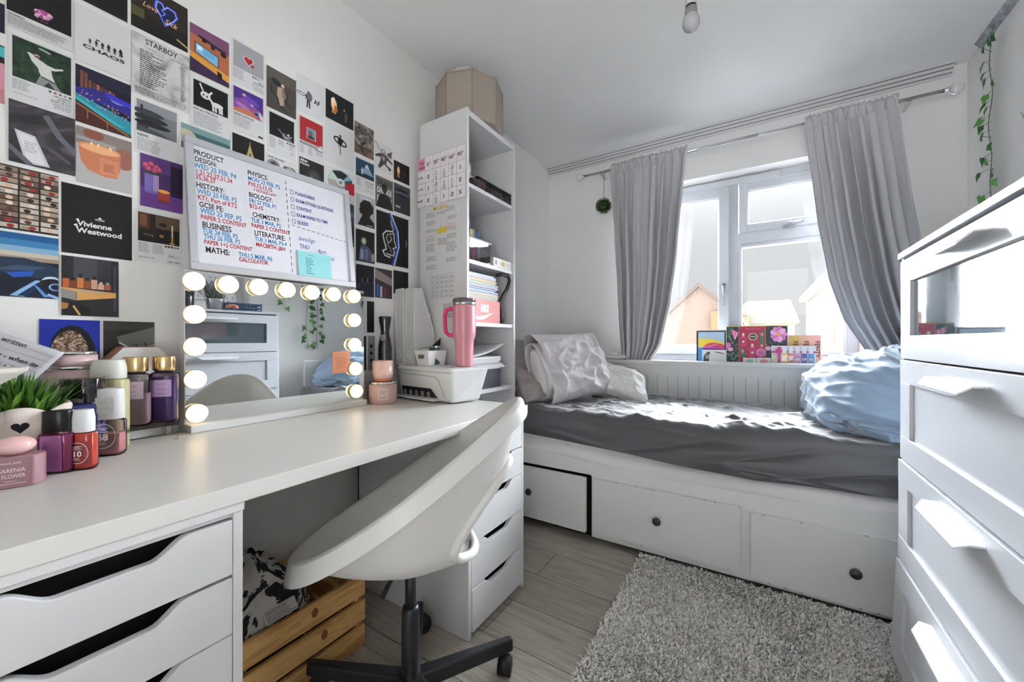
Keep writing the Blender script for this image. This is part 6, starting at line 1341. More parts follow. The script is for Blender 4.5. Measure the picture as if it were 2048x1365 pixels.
# pillows
def pillow(name, label, c, ax, ay, az, m, seed, wr=.012, extra=None, pz=.42, open_end=0.):
    c, ax, ay, az = map(Vector, (c, ax, ay, az)); t = thing(name, label, 'pillow', tuple(c + Vector((0, 0, -ay.length))))
    n1, n2 = 64, 52; nn = az.normalized()
    def side(s_):
        def fn(u, v):
            a, b = u * 2 - 1, v * 2 - 1
            ea = (1 - abs(a) ** 3.2) if not open_end or a > 0 else (1 - open_end * abs(a) ** 3.2)
            th = max(0, ea) ** pz * max(0, (1 - abs(b) ** 3.0)) ** pz
            pin = 1 - .09 * (1 - (abs(a) * abs(b)) ** .8) * max(abs(a), abs(b)) ** 6
            w = wr * (max(0, ridge(a * 2.1 + b * .9 + seed, b * 2.3 - a * .6, seed)) ** 2 - .25 + .5 * nz3(a * 3 + seed, b * 3, 2)) * (.25 + th)
            return c + ax * (a * pin) + ay * (b * pin) + nn * (s_ * (az.length * th + w * th + .002))
        return fn
    mb = MB(); grid(n1, n2, side(1), mb, m); grid(n1, n2, side(-1), mb, m); mb.build('cover', t)
    return t, c, ax, ay, az
PG = mat('#c4bebe', rough=.6, sheen=.4, name='silver_grey_cotton', bump=.1, bscale=400, var=.012); PD = mat('#99918f', rough=.65, sheen=.3, name='mid_grey_cotton', bump=.1, bscale=400, var=.012)
PWH = mat('#e4e2de', rough=.8, name='white_cotton', bump=.2, bscale=300, var=.012)
pillow('pillow', 'large dark grey pillow at the head end against the bookcase side', (-1.15, 2.20, .815), (.09, .30, -.02), (-.09, .0, .185), (.075, -.02, .03), PD, 4)
pillow('pillow', 'lower dark grey pillow slumped under the silver grey one', (-1.075, 2.12, .742), (.10, .25, -.02), (-.09, .0, .105), (.062, -.02, .03), PD, 7)
t, c, ax, ay, az = pillow('pillow', 'silver grey pillow leaning in front with its white filling showing', (-.962, 2.215, .845), (.095, .265, .012), (-.062, -.02, .200), (.080, -.02, .03), PG, 2, .021, open_end=.55)
fc = c - ax * .965 - ay * .05 + Vector((0, -.008, 0)); nn = az.normalized(); ey = ay.normalized()
mb = MB(); q = [fc + nn * (.052 * math.cos(6.2832 * i / 24)) + ey * (.135 * math.sin(6.2832 * i / 24)) for i in range(24)]
q2 = [fc - ax.normalized() * .012 + nn * (.036 * math.cos(6.2832 * i / 24)) + ey * (.115 * math.sin(6.2832 * i / 24)) for i in range(24)]
q0 = [p + ax.normalized() * .06 for p in q]
mb.rings([q0, q, q2], PWH, cap1=True).build('filling', t)
mb = MB(); grid(40, 8, lambda u, v: fc + nn * ((.062 + .01 * math.sin(9 * u)) * math.cos(6.2832 * u)) + ey * ((.165 + .012 * math.sin(14 * u)) * math.sin(6.2832 * u)) + ax.normalized() * (.05 - .075 * v), mb, PG, wrap=True); mb.build('case_hem', t, solid=.002)
pillow('pillow', 'white pillow lying behind the silver grey one against the bed back', (-.80, 2.52, .728), (.205, .02, -.055), (-.04, .11, .085), (.035, -.05, .06), PWH, 11, .018)
# duvet heaped at the foot
DUV = mat('#8fa6bd', rough=.5, sheen=.4, spec=.6, name='blue_duvet_cotton', bump=.1, bscale=400, var=.015)
dc = Vector((.475, 2.285, .735)); t = thing('duvet', 'pale blue duvet heaped at the foot of the bed beside the chest', 'duvet', (.45, 2.28, .63)); mb = MB()
def dfn(u, v):
    th = 6.2832 * u; ph = math.pi * (.015 + .97 * v); sp_ = lambda q, e: math.copysign(abs(q) ** e, q)
    d = Vector((sp_(math.sin(ph), .8) * sp_(math.cos(th), .8), sp_(math.sin(ph), .8) * sp_(math.sin(th), .8), -sp_(math.cos(ph), .9)))
    rx, ry, rz = (.285 if d.x < 0 else .215), .41, (.215 if d.z > 0 else .13)
    p = Vector((d.x * rx, d.y * ry, d.z * rz)); p.z -= .10 * max(0, -d.y) ** 1.4 * (1 if d.z > 0 else .4); p.x += .03 * d.z
    q = dc + p; a = math.atan2(q.z - .68, q.x - .75); r_ = math.hypot(q.z - .68, q.x - .75)
    w = .022 * (max(0, ridge(a * 3.4 + 3 + q.y * 1.5, r_ * 1.3, q.y * 1.1)) ** 2) + .014 * max(0, ridge(q.y * 5 + q.x * 3.5, a * 2.2, 3)) ** 2 + .02 * nz3(q.x * 3.5, q.y * 3.5, q.z * 3.5) + .010 * max(0, ridge(a * 8 + q.y * 3, q.y * 3.5, 8)) ** 2 + .008 * max(0, ridge(a * 5 - q.y * 9, q.x * 6, 21)) ** 2 + .005 * max(0, ridge(a * 14 + q.y * 7, q.y * 6, 31)) ** 2
    n_ = Vector((d.x / rx, d.y / ry, d.z / rz)).normalized(); q = q + n_ * (w - .012)
    q.z = max(q.z, .632 + .006 * max(0, n_.z)); q.x = min(q.x, BL1 - .026); q.y = min(q.y, BBK - .05 if q.z < .86 else 2.8)
    return q
grid(260, 170, dfn, mb, DUV, wrap=True); mb.build('cover', t)
seam = [at(px, py, Y=1.96) for px, py in ((1800, 788), (1785, 802), (1765, 832), (1750, 858), (1741, 874))]
# window ledge objects (they stand on the sill behind the bed back)
ZS = WZ0 + .0035
def sill(px0, px1, ptop, y, d, name, label, cat, m, art=None, group=None):
    a, b = at(px0, ptop, Y=y), at(px1, ptop, Y=y); t = thing(name, label, cat, ((a.x + b.x) / 2, y + d / 2, ZS), group)
    MB().box(a.x, b.x, y, y + d, ZS, a.z, m).build('box', t, bevel=.001)
    if art:
        s = Sheet((a.x, y - .0002, ZS), (1, 0, 0), (0, 0, 1), (0, -1, 0), b.x - a.x, a.z - ZS, m, .0003); art(s); s.mb.build('front_print', t)
    return t
def tab(s):
    s.p([(.0, 1), (0, .02), (1, .02), (1, 1)], '#22262f').r(.06, .06, .95, 1, '#b9cfe0').p([(.06, .26), (.6, .3), (.95, .42), (.95, .5), (.06, .55)], '#e8d24a').p([(.2, .55), (.4, .42), (.7, .4), (.95, .48), (.95, .62), (.24, .62)], '#d9485c').p([(.2, .55), (.6, .5), (.95, .55), (.95, .66), (.26, .66)], '#c93a9a').p([(.2, .58), (.5, .6), (.95, .62), (.95, .68), (.24, .68)], '#5a3fb0').p([(.06, .58), (.2, .56), (.26, .7), (.2, 1), (.06, 1)], '#3a92d8').l([(.2, .55), (.45, .54), (.75, .42)], .002, '#f3e6d0')
sill(1393, 1452, 661, 2.93, .03, 'tablet_box', 'tablet box with a colourful swirl picture, leftmost on the window sill', 'box', mat('#dfe3e6', rough=.4), tab)
def flor(s):
    s.r(.0, 0, 1, 1, '#22323a').r(.0, 0, 1, .02, '#c9b56a').r(.215, .02, .655, 1, '#b5234a').r(.21, .02, .217, 1, '#c9a86a').r(.652, .02, .659, 1, '#c9a86a'); rf = random.Random(6)
    for k in range(70):
        u = rf.choice((rf.uniform(.01, .2), rf.uniform(.67, .99))); v = rf.uniform(.4, .98); s.e(u, v, .012, .012, rf.choice(['#4d8a6a', '#8fb59a', '#d9c9b0', '#2f5a4a', '#c97a9a']), 6)
    for k in range(6): a = -.9 + k * .35; s.e(.14 + .035 * math.sin(a), .2 + .05 * k * .3, .018, .12, ['#e77fb5', '#d95a9a', '#f0a9cf'][k % 3], 12, a * .4)
    for k in range(3): s.l([(.05 + .03 * k, .05), (.03 + .02 * k, .3), (.09, .45)], .004, '#5d8a5a')
    for k in range(9): a = 6.2832 * k / 9; s.e(.86 + .075 * math.cos(a), .24 + .13 * math.sin(a), .062, .07, ['#e58fc6', '#d66fb3', '#f2b3da'][k % 3], 12, a)
    s.e(.86, .24, .03, .06, '#e0a04d'); s.e(.03, .55, .05, .09, '#e07fb8', 10).e(.07, .66, .05, .05, '#f0c0d8', 10).e(.7, .62, .05, .06, '#e7b9cf', 10)
    s.l([(.02, .8), (.1, .9), (.2, .98)], .006, '#3f8a6d').l([(.2, .82), (.12, .94)], .006, '#5d9a7a')
    for u, v in ((.29, .42), (.44, .72)): s.r(u - .04, v - .12, u + .04, v + .14, '#d94a80').r(u - .03, v - .08, u + .03, v + .1, '#b02a5c').r(u - .018, v - .22, u + .018, v - .13, '#e9e0d6').e(u, v + .02, .02, .035, '#f0d5dd', 10)
    s.e(.45, .3, .075, .1, '#e9e0c9').e(.45, .3, .06, .08, '#2c2a26').r(.41, .28, .49, .32, '#b9b09a')
    s.p([(.55, .16), (.64, .16), (.62, .52), (.57, .52)], '#4d7a66').e(.6, .24, .025, .05, '#e07a9a', 10).r(.575, .52, .615, .58, '#e6c9b0').p([(.23, .62), (.32, .62), (.33, .9), (.26, .9)], '#3f6a58').e(.28, .7, .025, .05, '#e07a9a', 10)
    s.e(.58, .74, .08, .12, '#d97fb0', 14).e(.58, .74, .05, .07, '#c25f9a', 10).t('BODY BUTTER', .45, .1, .05, '#d98a9a', 'CENTER')
sill(1453, 1575, 653, 2.955, .06, 'gift_box', 'large crimson gift set box with pink flowers on dark sides, on the sill', 'box', mat('#2c3a3f', rough=.35), flor)
def pinkb(s):
    s.r(.02, .02, .98, 1, '#d9a98a').r(.02, .02, .35, 1, '#cfa860').r(.62, .02, .98, 1, '#e0a59b')
    for k in range(3):
        s.t('FENTY', .16 + k * .33, .5, .2, '#3b302c', 'CENTER', .02, 1., rot=-math.pi / 2)
sill(1576, 1642, 671, 2.965, .045, 'gift_box', 'pink and gold gift box with upright dark letters behind the five-mist set', 'box', mat('#e0a8a0', rough=.4), pinkb)
t = sill(1543, 1632, 692, 2.885, .035, 'mist_set', 'white boxed set of five rainbow mist bottles at the front of the sill', 'gift set', mat('#e6e6e8', rough=.35), lambda s: s.r(.03, .06, .97, .97, '#c9c3d3').p([(.03, .3), (.14, .1), (.14, .97), (.03, .97)], '#b9a9c9').p([(.03, .6), (.1, .45), (.14, .97), (.03, .97)], '#d9d3a0').r(.0, .3, 1, .4, '#c92f74').r(.15, .06, .21, .97, '#c92f74'))
a, b = at(1543, 692, Y=2.885), at(1632, 692, Y=2.885)
W_ = b.x - a.x; H_ = a.z - ZS; star = []
for k in range(16): an = 6.2832 * k / 16; rr_ = .021 if k % 2 else .014; star.append((rr_ * math.cos(an), rr_ * math.sin(an)))
MB().prism(star, (a.x + W_ * .175, 2.8846, ZS + H_ * .72), (1, 0, 0), (0, 0, 1), (0, -1, 0), mat('#c92f74', rough=.4), .002).build('bow', t)
for k, (cl, num) in enumerate((('#e8c24d', '62'), ('#e06a4d', '10'), ('#d98ab5', '68'), ('#5d5fb0', '59'), ('#4f9fd6', '76'))):
    x = a.x + W_ * (.30 + k * .148); o = MB().box(x - W_ * .064, x + W_ * .064, 2.8825, 2.8845, ZS + H_ * .05, ZS + H_ * .56, mat(cl, rough=.25)).build('mist', t, bevel=.0008)
    MB().box(x - W_ * .05, x + W_ * .05, 2.8825, 2.8845, ZS + H_ * .58, ZS + H_ * .92, WHITE_GLOSS).build('cap', o) if False else None
    c2 = MB().box(x - W_ * .05, x + W_ * .05, 2.8825, 2.8845, ZS + H_ * .57, ZS + H_ * .93, WHITE_GLOSS).build('mist_cap', t, bevel=.0008)
    s = Sheet((x - W_ * .06, 2.8823, ZS + H_ * .1), (1, 0, 0), (0, 0, 1), (0, -1, 0), W_ * .12, H_ * .34, clear('#ffffff', 'clear_label', see=.97), .0001); s.t(num, .5, .8, .6, WL, 'CENTER', .02); s.mb.build('number', t)
for px0, px1, cl, lab in ((1486, 1513, '#8fcfc4', 'small white square compact with a mint circle on the sill'), (1514, 1542, '#d98a96', 'small white square compact with a rose circle on the sill')):
    sill(px0, px1, 716, 2.90, .02, 'compact_box', lab, 'box', mat('#e9e9ea', rough=.35), lambda s: s.e(.5, .75, .34, .5, '#d9d9da', 20).e(.5, .78, .28, .42, cl, 20), 'compacts on the sill')
sill(1404, 1452, 700, 2.905, .014, 'photo_card', 'grey and white picture card in front of the tablet box', 'card', mat('#e3e3e3', rough=.4), lambda s: s.p([(.05, 1), (.08, .5), (.25, .15), (.34, .2), (.4, 1)], '#4d4f52').p([(.5, .12), (.75, .2), (.95, .3), (.9, .34), (.6, .24)], '#55575a').e(.22, .6, .08, .2, '#9a9c9f'))
sill(1418, 1453, 708, 2.885, .008, 'white_card', 'small speckled white card at the front by the tablet box', 'card', mat('#dedede', rough=.4), lambda s: [s.e(u, v, .012, .02, '#77797c', 6) for u, v in ((.6, .3), (.7, .5), (.55, .6), (.72, .72), (.45, .45), (.62, .8))] and None)
# white bar and cube at the pillow end of the ledge
zl = .868; a, b = at(1180, 710, Y=2.77), at(1254, 712, Y=2.77)
t = thing('charging_bar', 'slim white bar with a small plug block, on the bed ledge by the pillows', 'power strip', ((a.x + b.x) / 2, 2.765, zl))
MB().box(-1.03, b.x, 2.742, 2.775, zl + .008, zl + .03, WHITE).build('bar', t, bevel=.003)
MB().box(a.x + .03, a.x + .09, 2.745, 2.772, zl + .0005, zl + .008, WHITE).build('foot', t)
p0, p1 = at(1223, 702, Y=2.76), at(1238, 711, Y=2.76)
MB().box(p0.x, p1.x, 2.748, 2.772, zl + .03, zl + .055, mat('#e9e7e2', rough=.3)).build('plug', t, bevel=.004, seg=3)
# ================================================================== chest of drawers on the right
CX, CXB, CY, CY1 = .334, .744, .722, 1.50
CH = mat('#d2d4d9', rough=.3, name='chest_white_foil', var=.008)
ch = thing('chest_of_drawers', 'tall white four-drawer chest with a glass-fronted top drawer, at the right', 'chest of drawers', (.54, 1.11, 0))
MB().box(CX + .004, CXB, CY, CY + .016, 0, 1.225, CH).build('side_panel', ch, bevel=.001)
MB().box(CX + .004, CXB, CY1 - .016, CY1, 0, 1.225, CH).build('side_panel', ch, bevel=.001)
MB().box(CX - .004, CXB, CY - .002, CY1 + .002, 1.225, 1.241, CH).build('top', ch, bevel=.0015)
MB().box(CXB - .006, CXB, CY + .016, CY1 - .016, .03, 1.225, CH).build('back_panel', ch)
MB().box(CX + .03, CX + .045, CY + .016, CY1 - .016, .0, .12, CH).build('plinth', ch)
MB().box(CX + .05, CXB - .01, CY + .018, CY1 - .018, .125, .14, mat('#3a3a3c', rough=.8)).build('dust_board', ch)
GLASSF = mat('#525d63', rough=.035, spec=1., coat=1., crough=.02, name='smoked_drawer_glass', var=0)
ya, yb = CY + .006, CY1 - .006
def chest_drawer(z0, z1, dx, tilt, glass=False):
    st, rl = .078, .062; x = CX - dx; T = Matrix.Translation((x, 0, z1)) @ Matrix.Rotation(R(tilt), 4, 'Y') @ Matrix.Translation((-x, 0, -z1))
    mb = MB(); t0, t1 = x, x + .018
    mb.box(t0, t1, ya, ya + st, z0 + rl, z1 - rl, CH, T).box(t0, t1, yb - st, yb, z0 + rl, z1 - rl, CH, T)
    mb.box(t0 - .0004, t1, ya, yb, z1 - rl, z1, CH, T).box(t0 - .0004, t1, ya, yb, z0, z0 + rl, CH, T)
    o = mb.build('drawer', ch, bevel=.0012)
    MB().box(t0 + (.007 if not glass else .008), t1 - .002, ya + st - .004, yb - st + .004, z0 + rl - .004, z1 - rl + .004, GLASSF if glass else CH, T).build('drawer_panel', o)
    MB().box(t1, t1 + .33, ya + .02, yb - .02, z0 + .015, z1 - .05, mat('#d0d0d0', rough=.5), T).build('drawer_box', o)
    hz = z1 - .030; yc = (ya + yb) / 2; a_, b_ = .118, .100; mb = MB()
    P = lambda q, y, z: T @ Vector((x - q, y, z))
    for (q0, za, w0), (q1, zb, w1) in (((0, hz + .004, a_ - .004), (.020, hz + .004, a_)), ((.020, hz + .004, a_), (.036, hz - .012, b_))):
        th = .004
        mb.hexa([P(q0, yc - w0, za - th), P(q0, yc + w0, za - th), P(q1, yc + w1, zb - th), P(q1, yc - w1, zb - th)], [P(q0, yc - w0, za), P(q0, yc + w0, za), P(q1, yc + w1, zb), P(q1, yc - w1, zb)], WHITE_GLOSS)
    mb.build('handle', o, bevel=.0008)
    return o
chest_drawer(.950, 1.217, .000, 0, True); chest_drawer(.676, .946, .001, 0); chest_drawer(.401, .671, .005, 0.0); chest_drawer(.127, .395, .009, 2.6)
for o in list(ch.children):
    if o.name.startswith('drawer'): pass
# on the chest top, seen in the vanity mirror
ZT_ = 1.2415
CRB = mat('#3d5470', rough=.5, name='slate_blue_plastic'); t = thing('folding_crate', 'small slate blue slotted crate on the chest, seen in the mirror', 'crate', (.56, 1.33, ZT_))
x0, x1, y0, y1 = .48, .64, 1.22, 1.445
mb = MB().box(x0, x1, y0, y1, ZT_, ZT_ + .006, CRB)
for (a_, b_, c_, d_) in ((x0, x0 + .004, y0, y1), (x1 - .004, x1, y0, y1), (x0, x1, y0, y0 + .004), (x0, x1, y1 - .004, y1)):
    for z in (.006, .03, .055): mb.box(a_, b_, c_, d_, ZT_ + z, ZT_ + z + .014, CRB)
for k in range(9):
    y = fr(k / 8, y0, y1 - .008); mb.box(x0, x0 + .004, y, y + .008, ZT_ + .006, ZT_ + .069, CRB).box(x1 - .004, x1, y, y + .008, ZT_ + .006, ZT_ + .069, CRB)
for x in (x0, x1 - .006): 
    for y in (y0, y1 - .006): mb.box(x - .001, x + .007, y - .001, y + .007, ZT_, ZT_ + .073, CRB)
mb.build('crate_walls', t)
pc_ = Vector((.52, 1.155, ZT_)); t = thing('lavender_pot', 'lavender in a small steel pot on the chest, seen in the mirror', 'plant', tuple(pc_))
MB().lathe([(.042, 0), (.046, .004), (.056, .082), (.058, .088), (.054, .088), (.046, .03)], pc_, STEEL, 28).build('pot', t)
mb = MB(); rl = random.Random(2); LV = [mat('#5d7a4d', rough=.7, var=.2), mat('#7f8f6d', rough=.7, var=.2), mat('#8a7aa5', rough=.8, var=.2)]
for k in range(150):
    a = rl.uniform(0, 6.2832); q = rl.uniform(0, .045); b0 = pc_ + Vector((q * math.cos(a), q * math.sin(a), .07)); tip = b0 + Vector((math.cos(a) * rl.uniform(.0, .06), math.sin(a) * rl.uniform(0, .06), rl.uniform(.04, .15)))
    mb.tube([b0, tip], .0012, LV[k % 2], n=4)
    if k % 2 == 0:
        for j in range(4): p = tip - (tip - b0).normalized() * .007 * j; mb.ell(tuple(p), (.005, .005, .005), LV[2], n=5, k=4)
mb.build('foliage', t)
p2 = Vector((.54, .985, ZT_)); t = thing('dark_pot', 'dark glossy pot at the mirror left edge, standing on the chest', 'pot', tuple(p2))
MB().lathe([(.05, 0), (.055, .005), (.058, .15), (.055, .152), (.05, .14)], p2, mat('#4a4a50', rough=.25, metal=.6, name='gunmetal'), 28).build('pot_body', t)
mb = MB().tube([p2 + Vector((.0, 0, .14)), p2 + Vector((.01, .01, .2)), p2 + Vector((.02, .02, .235))], .003, LV[0], n=6)
for k in range(7): mb.ell(tuple(p2 + Vector((.02 + .02 * math.cos(k), .02 + .03 * math.sin(k), .24))), (.02, .02, .014), mat('#c9a0b0', rough=.6), n=8, k=6)
mb.build('flower', t)
f0 = Vector((.55, 1.20, ZT_)); t = thing('peach_flower', 'peach artificial bloom leaning by the blue crate, seen in the mirror', 'flower', (.44, 1.235, ZT_))
mb = MB()
for k in range(12): a = k * 2.4; q = .006 + .0022 * k; mb.ell((.44 + q * math.cos(a), 1.235 + q * math.sin(a), ZT_ + .03 + .012 - .0008 * k), (.014, .014, .012), mat('#e08a78', rough=.6), n=8, k=6)
mb.build('bloom', t); MB().cyl((.44, 1.235, ZT_ + .0005), (.44, 1.235, ZT_ + .03), .004, LV[0], n=6).build('stem', t)
t = thing('wire_stand', 'thin wire loop stand on the chest beside the lavender, seen in the mirror', 'stand', (.62, 1.20, ZT_))
MB().tube([(.70, 1.20 + .05 * math.sin(6.2832 * k / 24), ZT_ + .12 + .05 * math.cos(6.2832 * k / 24)) for k in range(24)], .0025, STEEL, n=6, loop=True).cyl((.70, 1.20, ZT_), (.70, 1.20, ZT_ + .07), .0025, STEEL, n=6).box(.67, .73, 1.17, 1.23, ZT_, ZT_ + .004, STEEL).build('loop', t)
t = thing('pegboard', 'white slotted pegboard on the wall behind the chest, seen in the mirror', 'pegboard', (XR - .012, 1.1, 1.36)); SLOT = mat('#55565a', rough=.8, var=0)
mb = MB().box(XR - .018, XR - .006, .72, 1.42, 1.36, 1.95, WHITE)
for j in range(15):
    for k in range(18): y = .75 + k * .038 + (.019 if j % 2 else 0); z = 1.385 + j * .038; mb.box(XR - .0185, XR - .0178, y - .0022, y + .0022, z - .007, z + .007, SLOT)
mb.box(XR - .006, XR - .0005, .8, .84, 1.4, 1.9, WHITE).box(XR - .006, XR - .0005, 1.3, 1.34, 1.4, 1.9, WHITE); mb.build('board', t)
tag(MB().cyl((XR - .03, 1.50, 1.28), (XR - .03, 1.50, 2.1), .022, WHITE).box(XR - .03, XR - .001, 1.49, 1.51, 1.4, 1.44, WHITE).box(XR - .03, XR - .001, 1.49, 1.51, 1.9, 1.94, WHITE).build('wall_pipe'), 'white vertical pipe on the wall beside the pegboard, seen in the mirror', 'pipe')
# ================================================================== swivel chair
P0 = Vector((-.793, .745, 0)); FA = R(CH_FA); D = Vector((math.cos(FA), math.sin(FA), 0)); LL = Vector((-D.y, D.x, 0))
CHW = mat('#d3d1cd', rough=.36, name='chair_white_plastic', var=.02)
def scuffed():
    m, nt, b, L = nodes_of('scuffed_white_plastic'); tc = N(nt, 'ShaderNodeTexCoord')
    mp = N(nt, 'ShaderNodeMapping'); mp.inputs['Scale'].default_value = (9, 9, 26); L(tc.outputs['Object'], mp.inputs[0])
    n1 = N(nt, 'ShaderNodeTexNoise', i_Scale=4., i_Detail=8., i_Roughness=.7); L(mp.outputs[0], n1.inputs[0])
    r = ramp(nt, [(.0, '#d5d3cf'), (.655, '#d3d1cd'), (.70, '#a39d94'), (.73, '#d1cfcb')]); L(n1.outputs[0], r.inputs[0]); L(r.outputs[0], b.inputs['Base Color']); b.inputs['Roughness'].default_value = .38
    return m
SC_ = scuffed()
ch_ = thing('swivel_chair', 'white plastic shell swivel chair on a black base, tucked at the desk', 'chair', tuple(P0))
def W(f, s_, z): return P0 + D * f + LL * s_ + Vector((0, 0, z))
F0, A_, HW = -.005, .283, .232
ZLIP, ZTOP, ZB = CH_Z
def rim(th):
    f = F0 + A_ * math.cos(th); s_ = HW * math.copysign(abs(math.sin(th)) ** .86, math.sin(th)); k = (F0 + A_ - f) / (2 * A_)
    s_ *= 1 - .30 * sstep(.5, 1., k) - .06 * sstep(.25, 0., k)
    z = ZLIP + (ZTOP - ZLIP) * (k ** 1.2) + .008 * math.sin(math.pi * k); return f, s_, z
nT, nR = 112, 30
HT = [(0, 0), (.3, .0), (.5, .015), (.6, .055), (.70, .16), (.76, .30), (.82, .47), (.9, .72), (1, 1)]
def inner(th, t):
    f, s_, z = rim(th); k = (1 - math.cos(th)) / 2
    c = (-.01, 0, ZB); hh = fr(k, t ** 2.9, interp(HT, t))
    return (fr(t, c[0], f), fr(t, 0, s_), ZB + (z - ZB) * hh - .006 * (1 - k) * math.sin(math.pi * t))
rows = []
def ths(): return [2 * math.pi * i / nT for i in range(nT)]
for j in range(1, nR + 1): rows.append([inner(th, j / nR) for th in ths()])
def flange(o, dz, dn=0.):
    q = []
    for th in ths():
        f, s_, z = rim(th); n = Vector((math.cos(th) * HW, math.sin(th) * A_, 0)).normalized(); k = (1 - math.cos(th)) / 2
        q.append((f + n.x * o + dn * 0, s_ + n.y * o, z - dz * fr(k, 1., .75)))
    return q
rows.append(flange(.004, .0005))
FL = [[flange(.004, .0005), flange(.011, .002), flange(.016, .008)], [flange(.016, .008), flange(.026, .056)], [flange(.026, .056), flange(.003, .054)]]
rows.append(flange(.003, .054))
def outer(th, t):
    f, s_, z = inner(th, t); k = (1 - math.cos(th)) / 2; g = .013 + .012 * (1 - t); n = Vector((math.cos(th) * HW, math.sin(th) * A_, 0)).normalized()
    return (f + n.x * .011 * t, s_ + n.y * .011 * t, z - g)
for j in range(nR - 4, 0, -1): rows.append([outer(th, j / nR) for th in ths()])
mb = MB(); vs = [W(*p) for r in rows for p in r]; fs = []; K = len(rows)
HOLE_T = (.60, .80)
def hole(i, j):
    a = ((i + .5) / nT * 2 * math.pi) - math.pi
    t = (j + 1.5) / nR if j < nR - 1 else (nR - 4 - (j - (nR + 2)) - .5) / nR if j >= nR + 2 else 9
    u, v = a / .92, (t - .70) / .155
    return t < 2 and u * u + v * v < 1
for j in range(K - 1):
    if j == nR: continue
    for i in range(nT):
        if hole(i, j): continue
        k = (i + 1) % nT; fs.append((j * nT + i, j * nT + k, (j + 1) * nT + k, (j + 1) * nT + i))
fs.append(tuple(range(nT - 1, -1, -1))); fs.append(tuple((K - 1) * nT + i for i in range(nT)))
mb.add(vs, fs, SC_, True)
for g_ in FL: mb.rings([[W(*p) for p in r] for r in g_], SC_)
sh = mb.build('shell', ch_)
# rounded lip round the grip hole
pts = []
for k in range(48):
    a = 6.2832 * k / 48; th = math.pi + .95 * math.cos(a); t = .70 + .165 * math.sin(a); p = Vector(inner(th, t)); q = Vector(outer(th, t)); w = W(*((p + q) / 2)) - D * .010; pts.append(w)
MB().tube(pts, .0125, CHW, n=10, loop=True, flat=1.).build('grip_loop', ch_)
BLK = mat('#17181b', rough=.38, name='black_steel', var=0)
MB().cyl(W(0, 0, ZB - .022), W(0, 0, ZB - .034), .06, BLK, .05).cyl(W(0, 0, .25), W(0, 0, ZB - .03), .0145, BLK).build('gas_lift', ch_)
MB().lathe([(.034, .055), (.036, .06), (.0335, .085), (.026, .10), (.0245, .12), (.0235, .275), (.020, .285), (.0145, .287)], P0, BLK, 28).build('column', ch_)
MB().tube([W(.02, -.02, ZB - .03), W(.03, .10, ZB - .034), W(.03, .14, ZB - .036)], .006, BLK).build('lift_lever', ch_)
CAS = mat('#131316', rough=.5, name='caster_black', var=0)
for k in range(5):
    a = R(59 + 72 * k); u = Vector((math.cos(a), math.sin(a), 0)); n = Vector((-u.y, u.x, 0)); q = P0 + u * .285
    mb = MB(); mb.hexa([P0 + u * .02 - n * .024 + Vector((0, 0, .062)), P0 + u * .305 - n * .014 + Vector((0, 0, .062)), P0 + u * .305 + n * .014 + Vector((0, 0, .062)), P0 + u * .02 + n * .024 + Vector((0, 0, .062))],
                     [P0 + u * .02 - n * .020 + Vector((0, 0, .104)), P0 + u * .305 - n * .011 + Vector((0, 0, .098)), P0 + u * .305 + n * .011 + Vector((0, 0, .098)), P0 + u * .02 + n * .020 + Vector((0, 0, .104))], BLK)
    lg = mb.build('leg', ch_, bevel=.006, seg=3)
    ca = a + (.9, 2.2, .4, 1.6, 3.0)[k]; e = Vector((math.cos(ca), math.sin(ca), 0)); w = q - e * .012
    MB().cyl(w + Vector((-e.y, e.x, 0)) * .019 + Vector((0, 0, .0255)), w - Vector((-e.y, e.x, 0)) * .019 + Vector((0, 0, .0255)), .025, CAS, n=24).cyl(q + Vector((0, 0, .04)), q + Vector((0, 0, .066)), .008, BLK).cyl(w + Vector((-e.y, e.x, 0)) * .012 + Vector((0, 0, .030)), w - Vector((-e.y, e.x, 0)) * .012 + Vector((0, 0, .030)), .027, CAS, n=24).build('caster', lg)
# ================================================================== wooden crate with a patterned bag
PINE = noisemat([(.3, '#a9783f'), (.48, '#c79a5c'), (.6, '#d2a769'), (.72, '#b98649')], 3.2, 6, .5, (9, 1.2, 9), name='pine', dist=1.3)
PINEX = noisemat([(.3, '#a9783f'), (.48, '#c79a5c'), (.6, '#d2a769'), (.72, '#b98649')], 3.2, 6, .5, (1.2, 9, 9), name='pine_end', dist=1.3)
cx0, cx1, cy0, cy1 = -1.405, -1.098, .368, .832
cr = thing('wooden_crate', 'pine slatted crate under the desk behind the chair base', 'crate', (-1.25, .6, 0))
KN = mat('#7d4f24', rough=.6, name='knot')
for k, (z0, z1) in enumerate(((.002, .066), (.082, .148), (.164, .232))):
    for x in (cx1 - .012, cx0):
        o = MB().box(x, x + .012, cy0, cy1, z0, z1, PINE)
        if x > -1.2 and k > 0: yk = (.69, .66)[k - 1]; o.prism([(.010 * math.cos(6.2832 * i / 14), .014 * math.sin(6.2832 * i / 14)) for i in range(14)], (x + .012, yk, (z0 + z1) / 2 + .004), (0, 1, 0), (0, 0, 1), (1, 0, 0), KN, .0003)
        o.build('long_slat', cr, bevel=.0015)
    for y in (cy0 + .0005, cy1 - .0155): MB().box(cx0 + .0125, cx1 - .0125, y, y + .015, z0, z1, PINEX).build('end_slat', cr, bevel=.0015)
for y in (cy0 + .016, cy1 - .028):
    for x in (cx0 + .0125, cx1 - .0245): MB().box(x, x + .012, y, y + .012, .003, .228, PINEX).build('corner_post', cr)
MB().box(cx0 + .0125, cx1 - .0125, cy0 + .016, cy1 - .016, .004, .012, PINEX).build('bottom', cr)
m, nt, b, L = nodes_of('black_white_print_cloth'); tc = N(nt, 'ShaderNodeTexCoord')
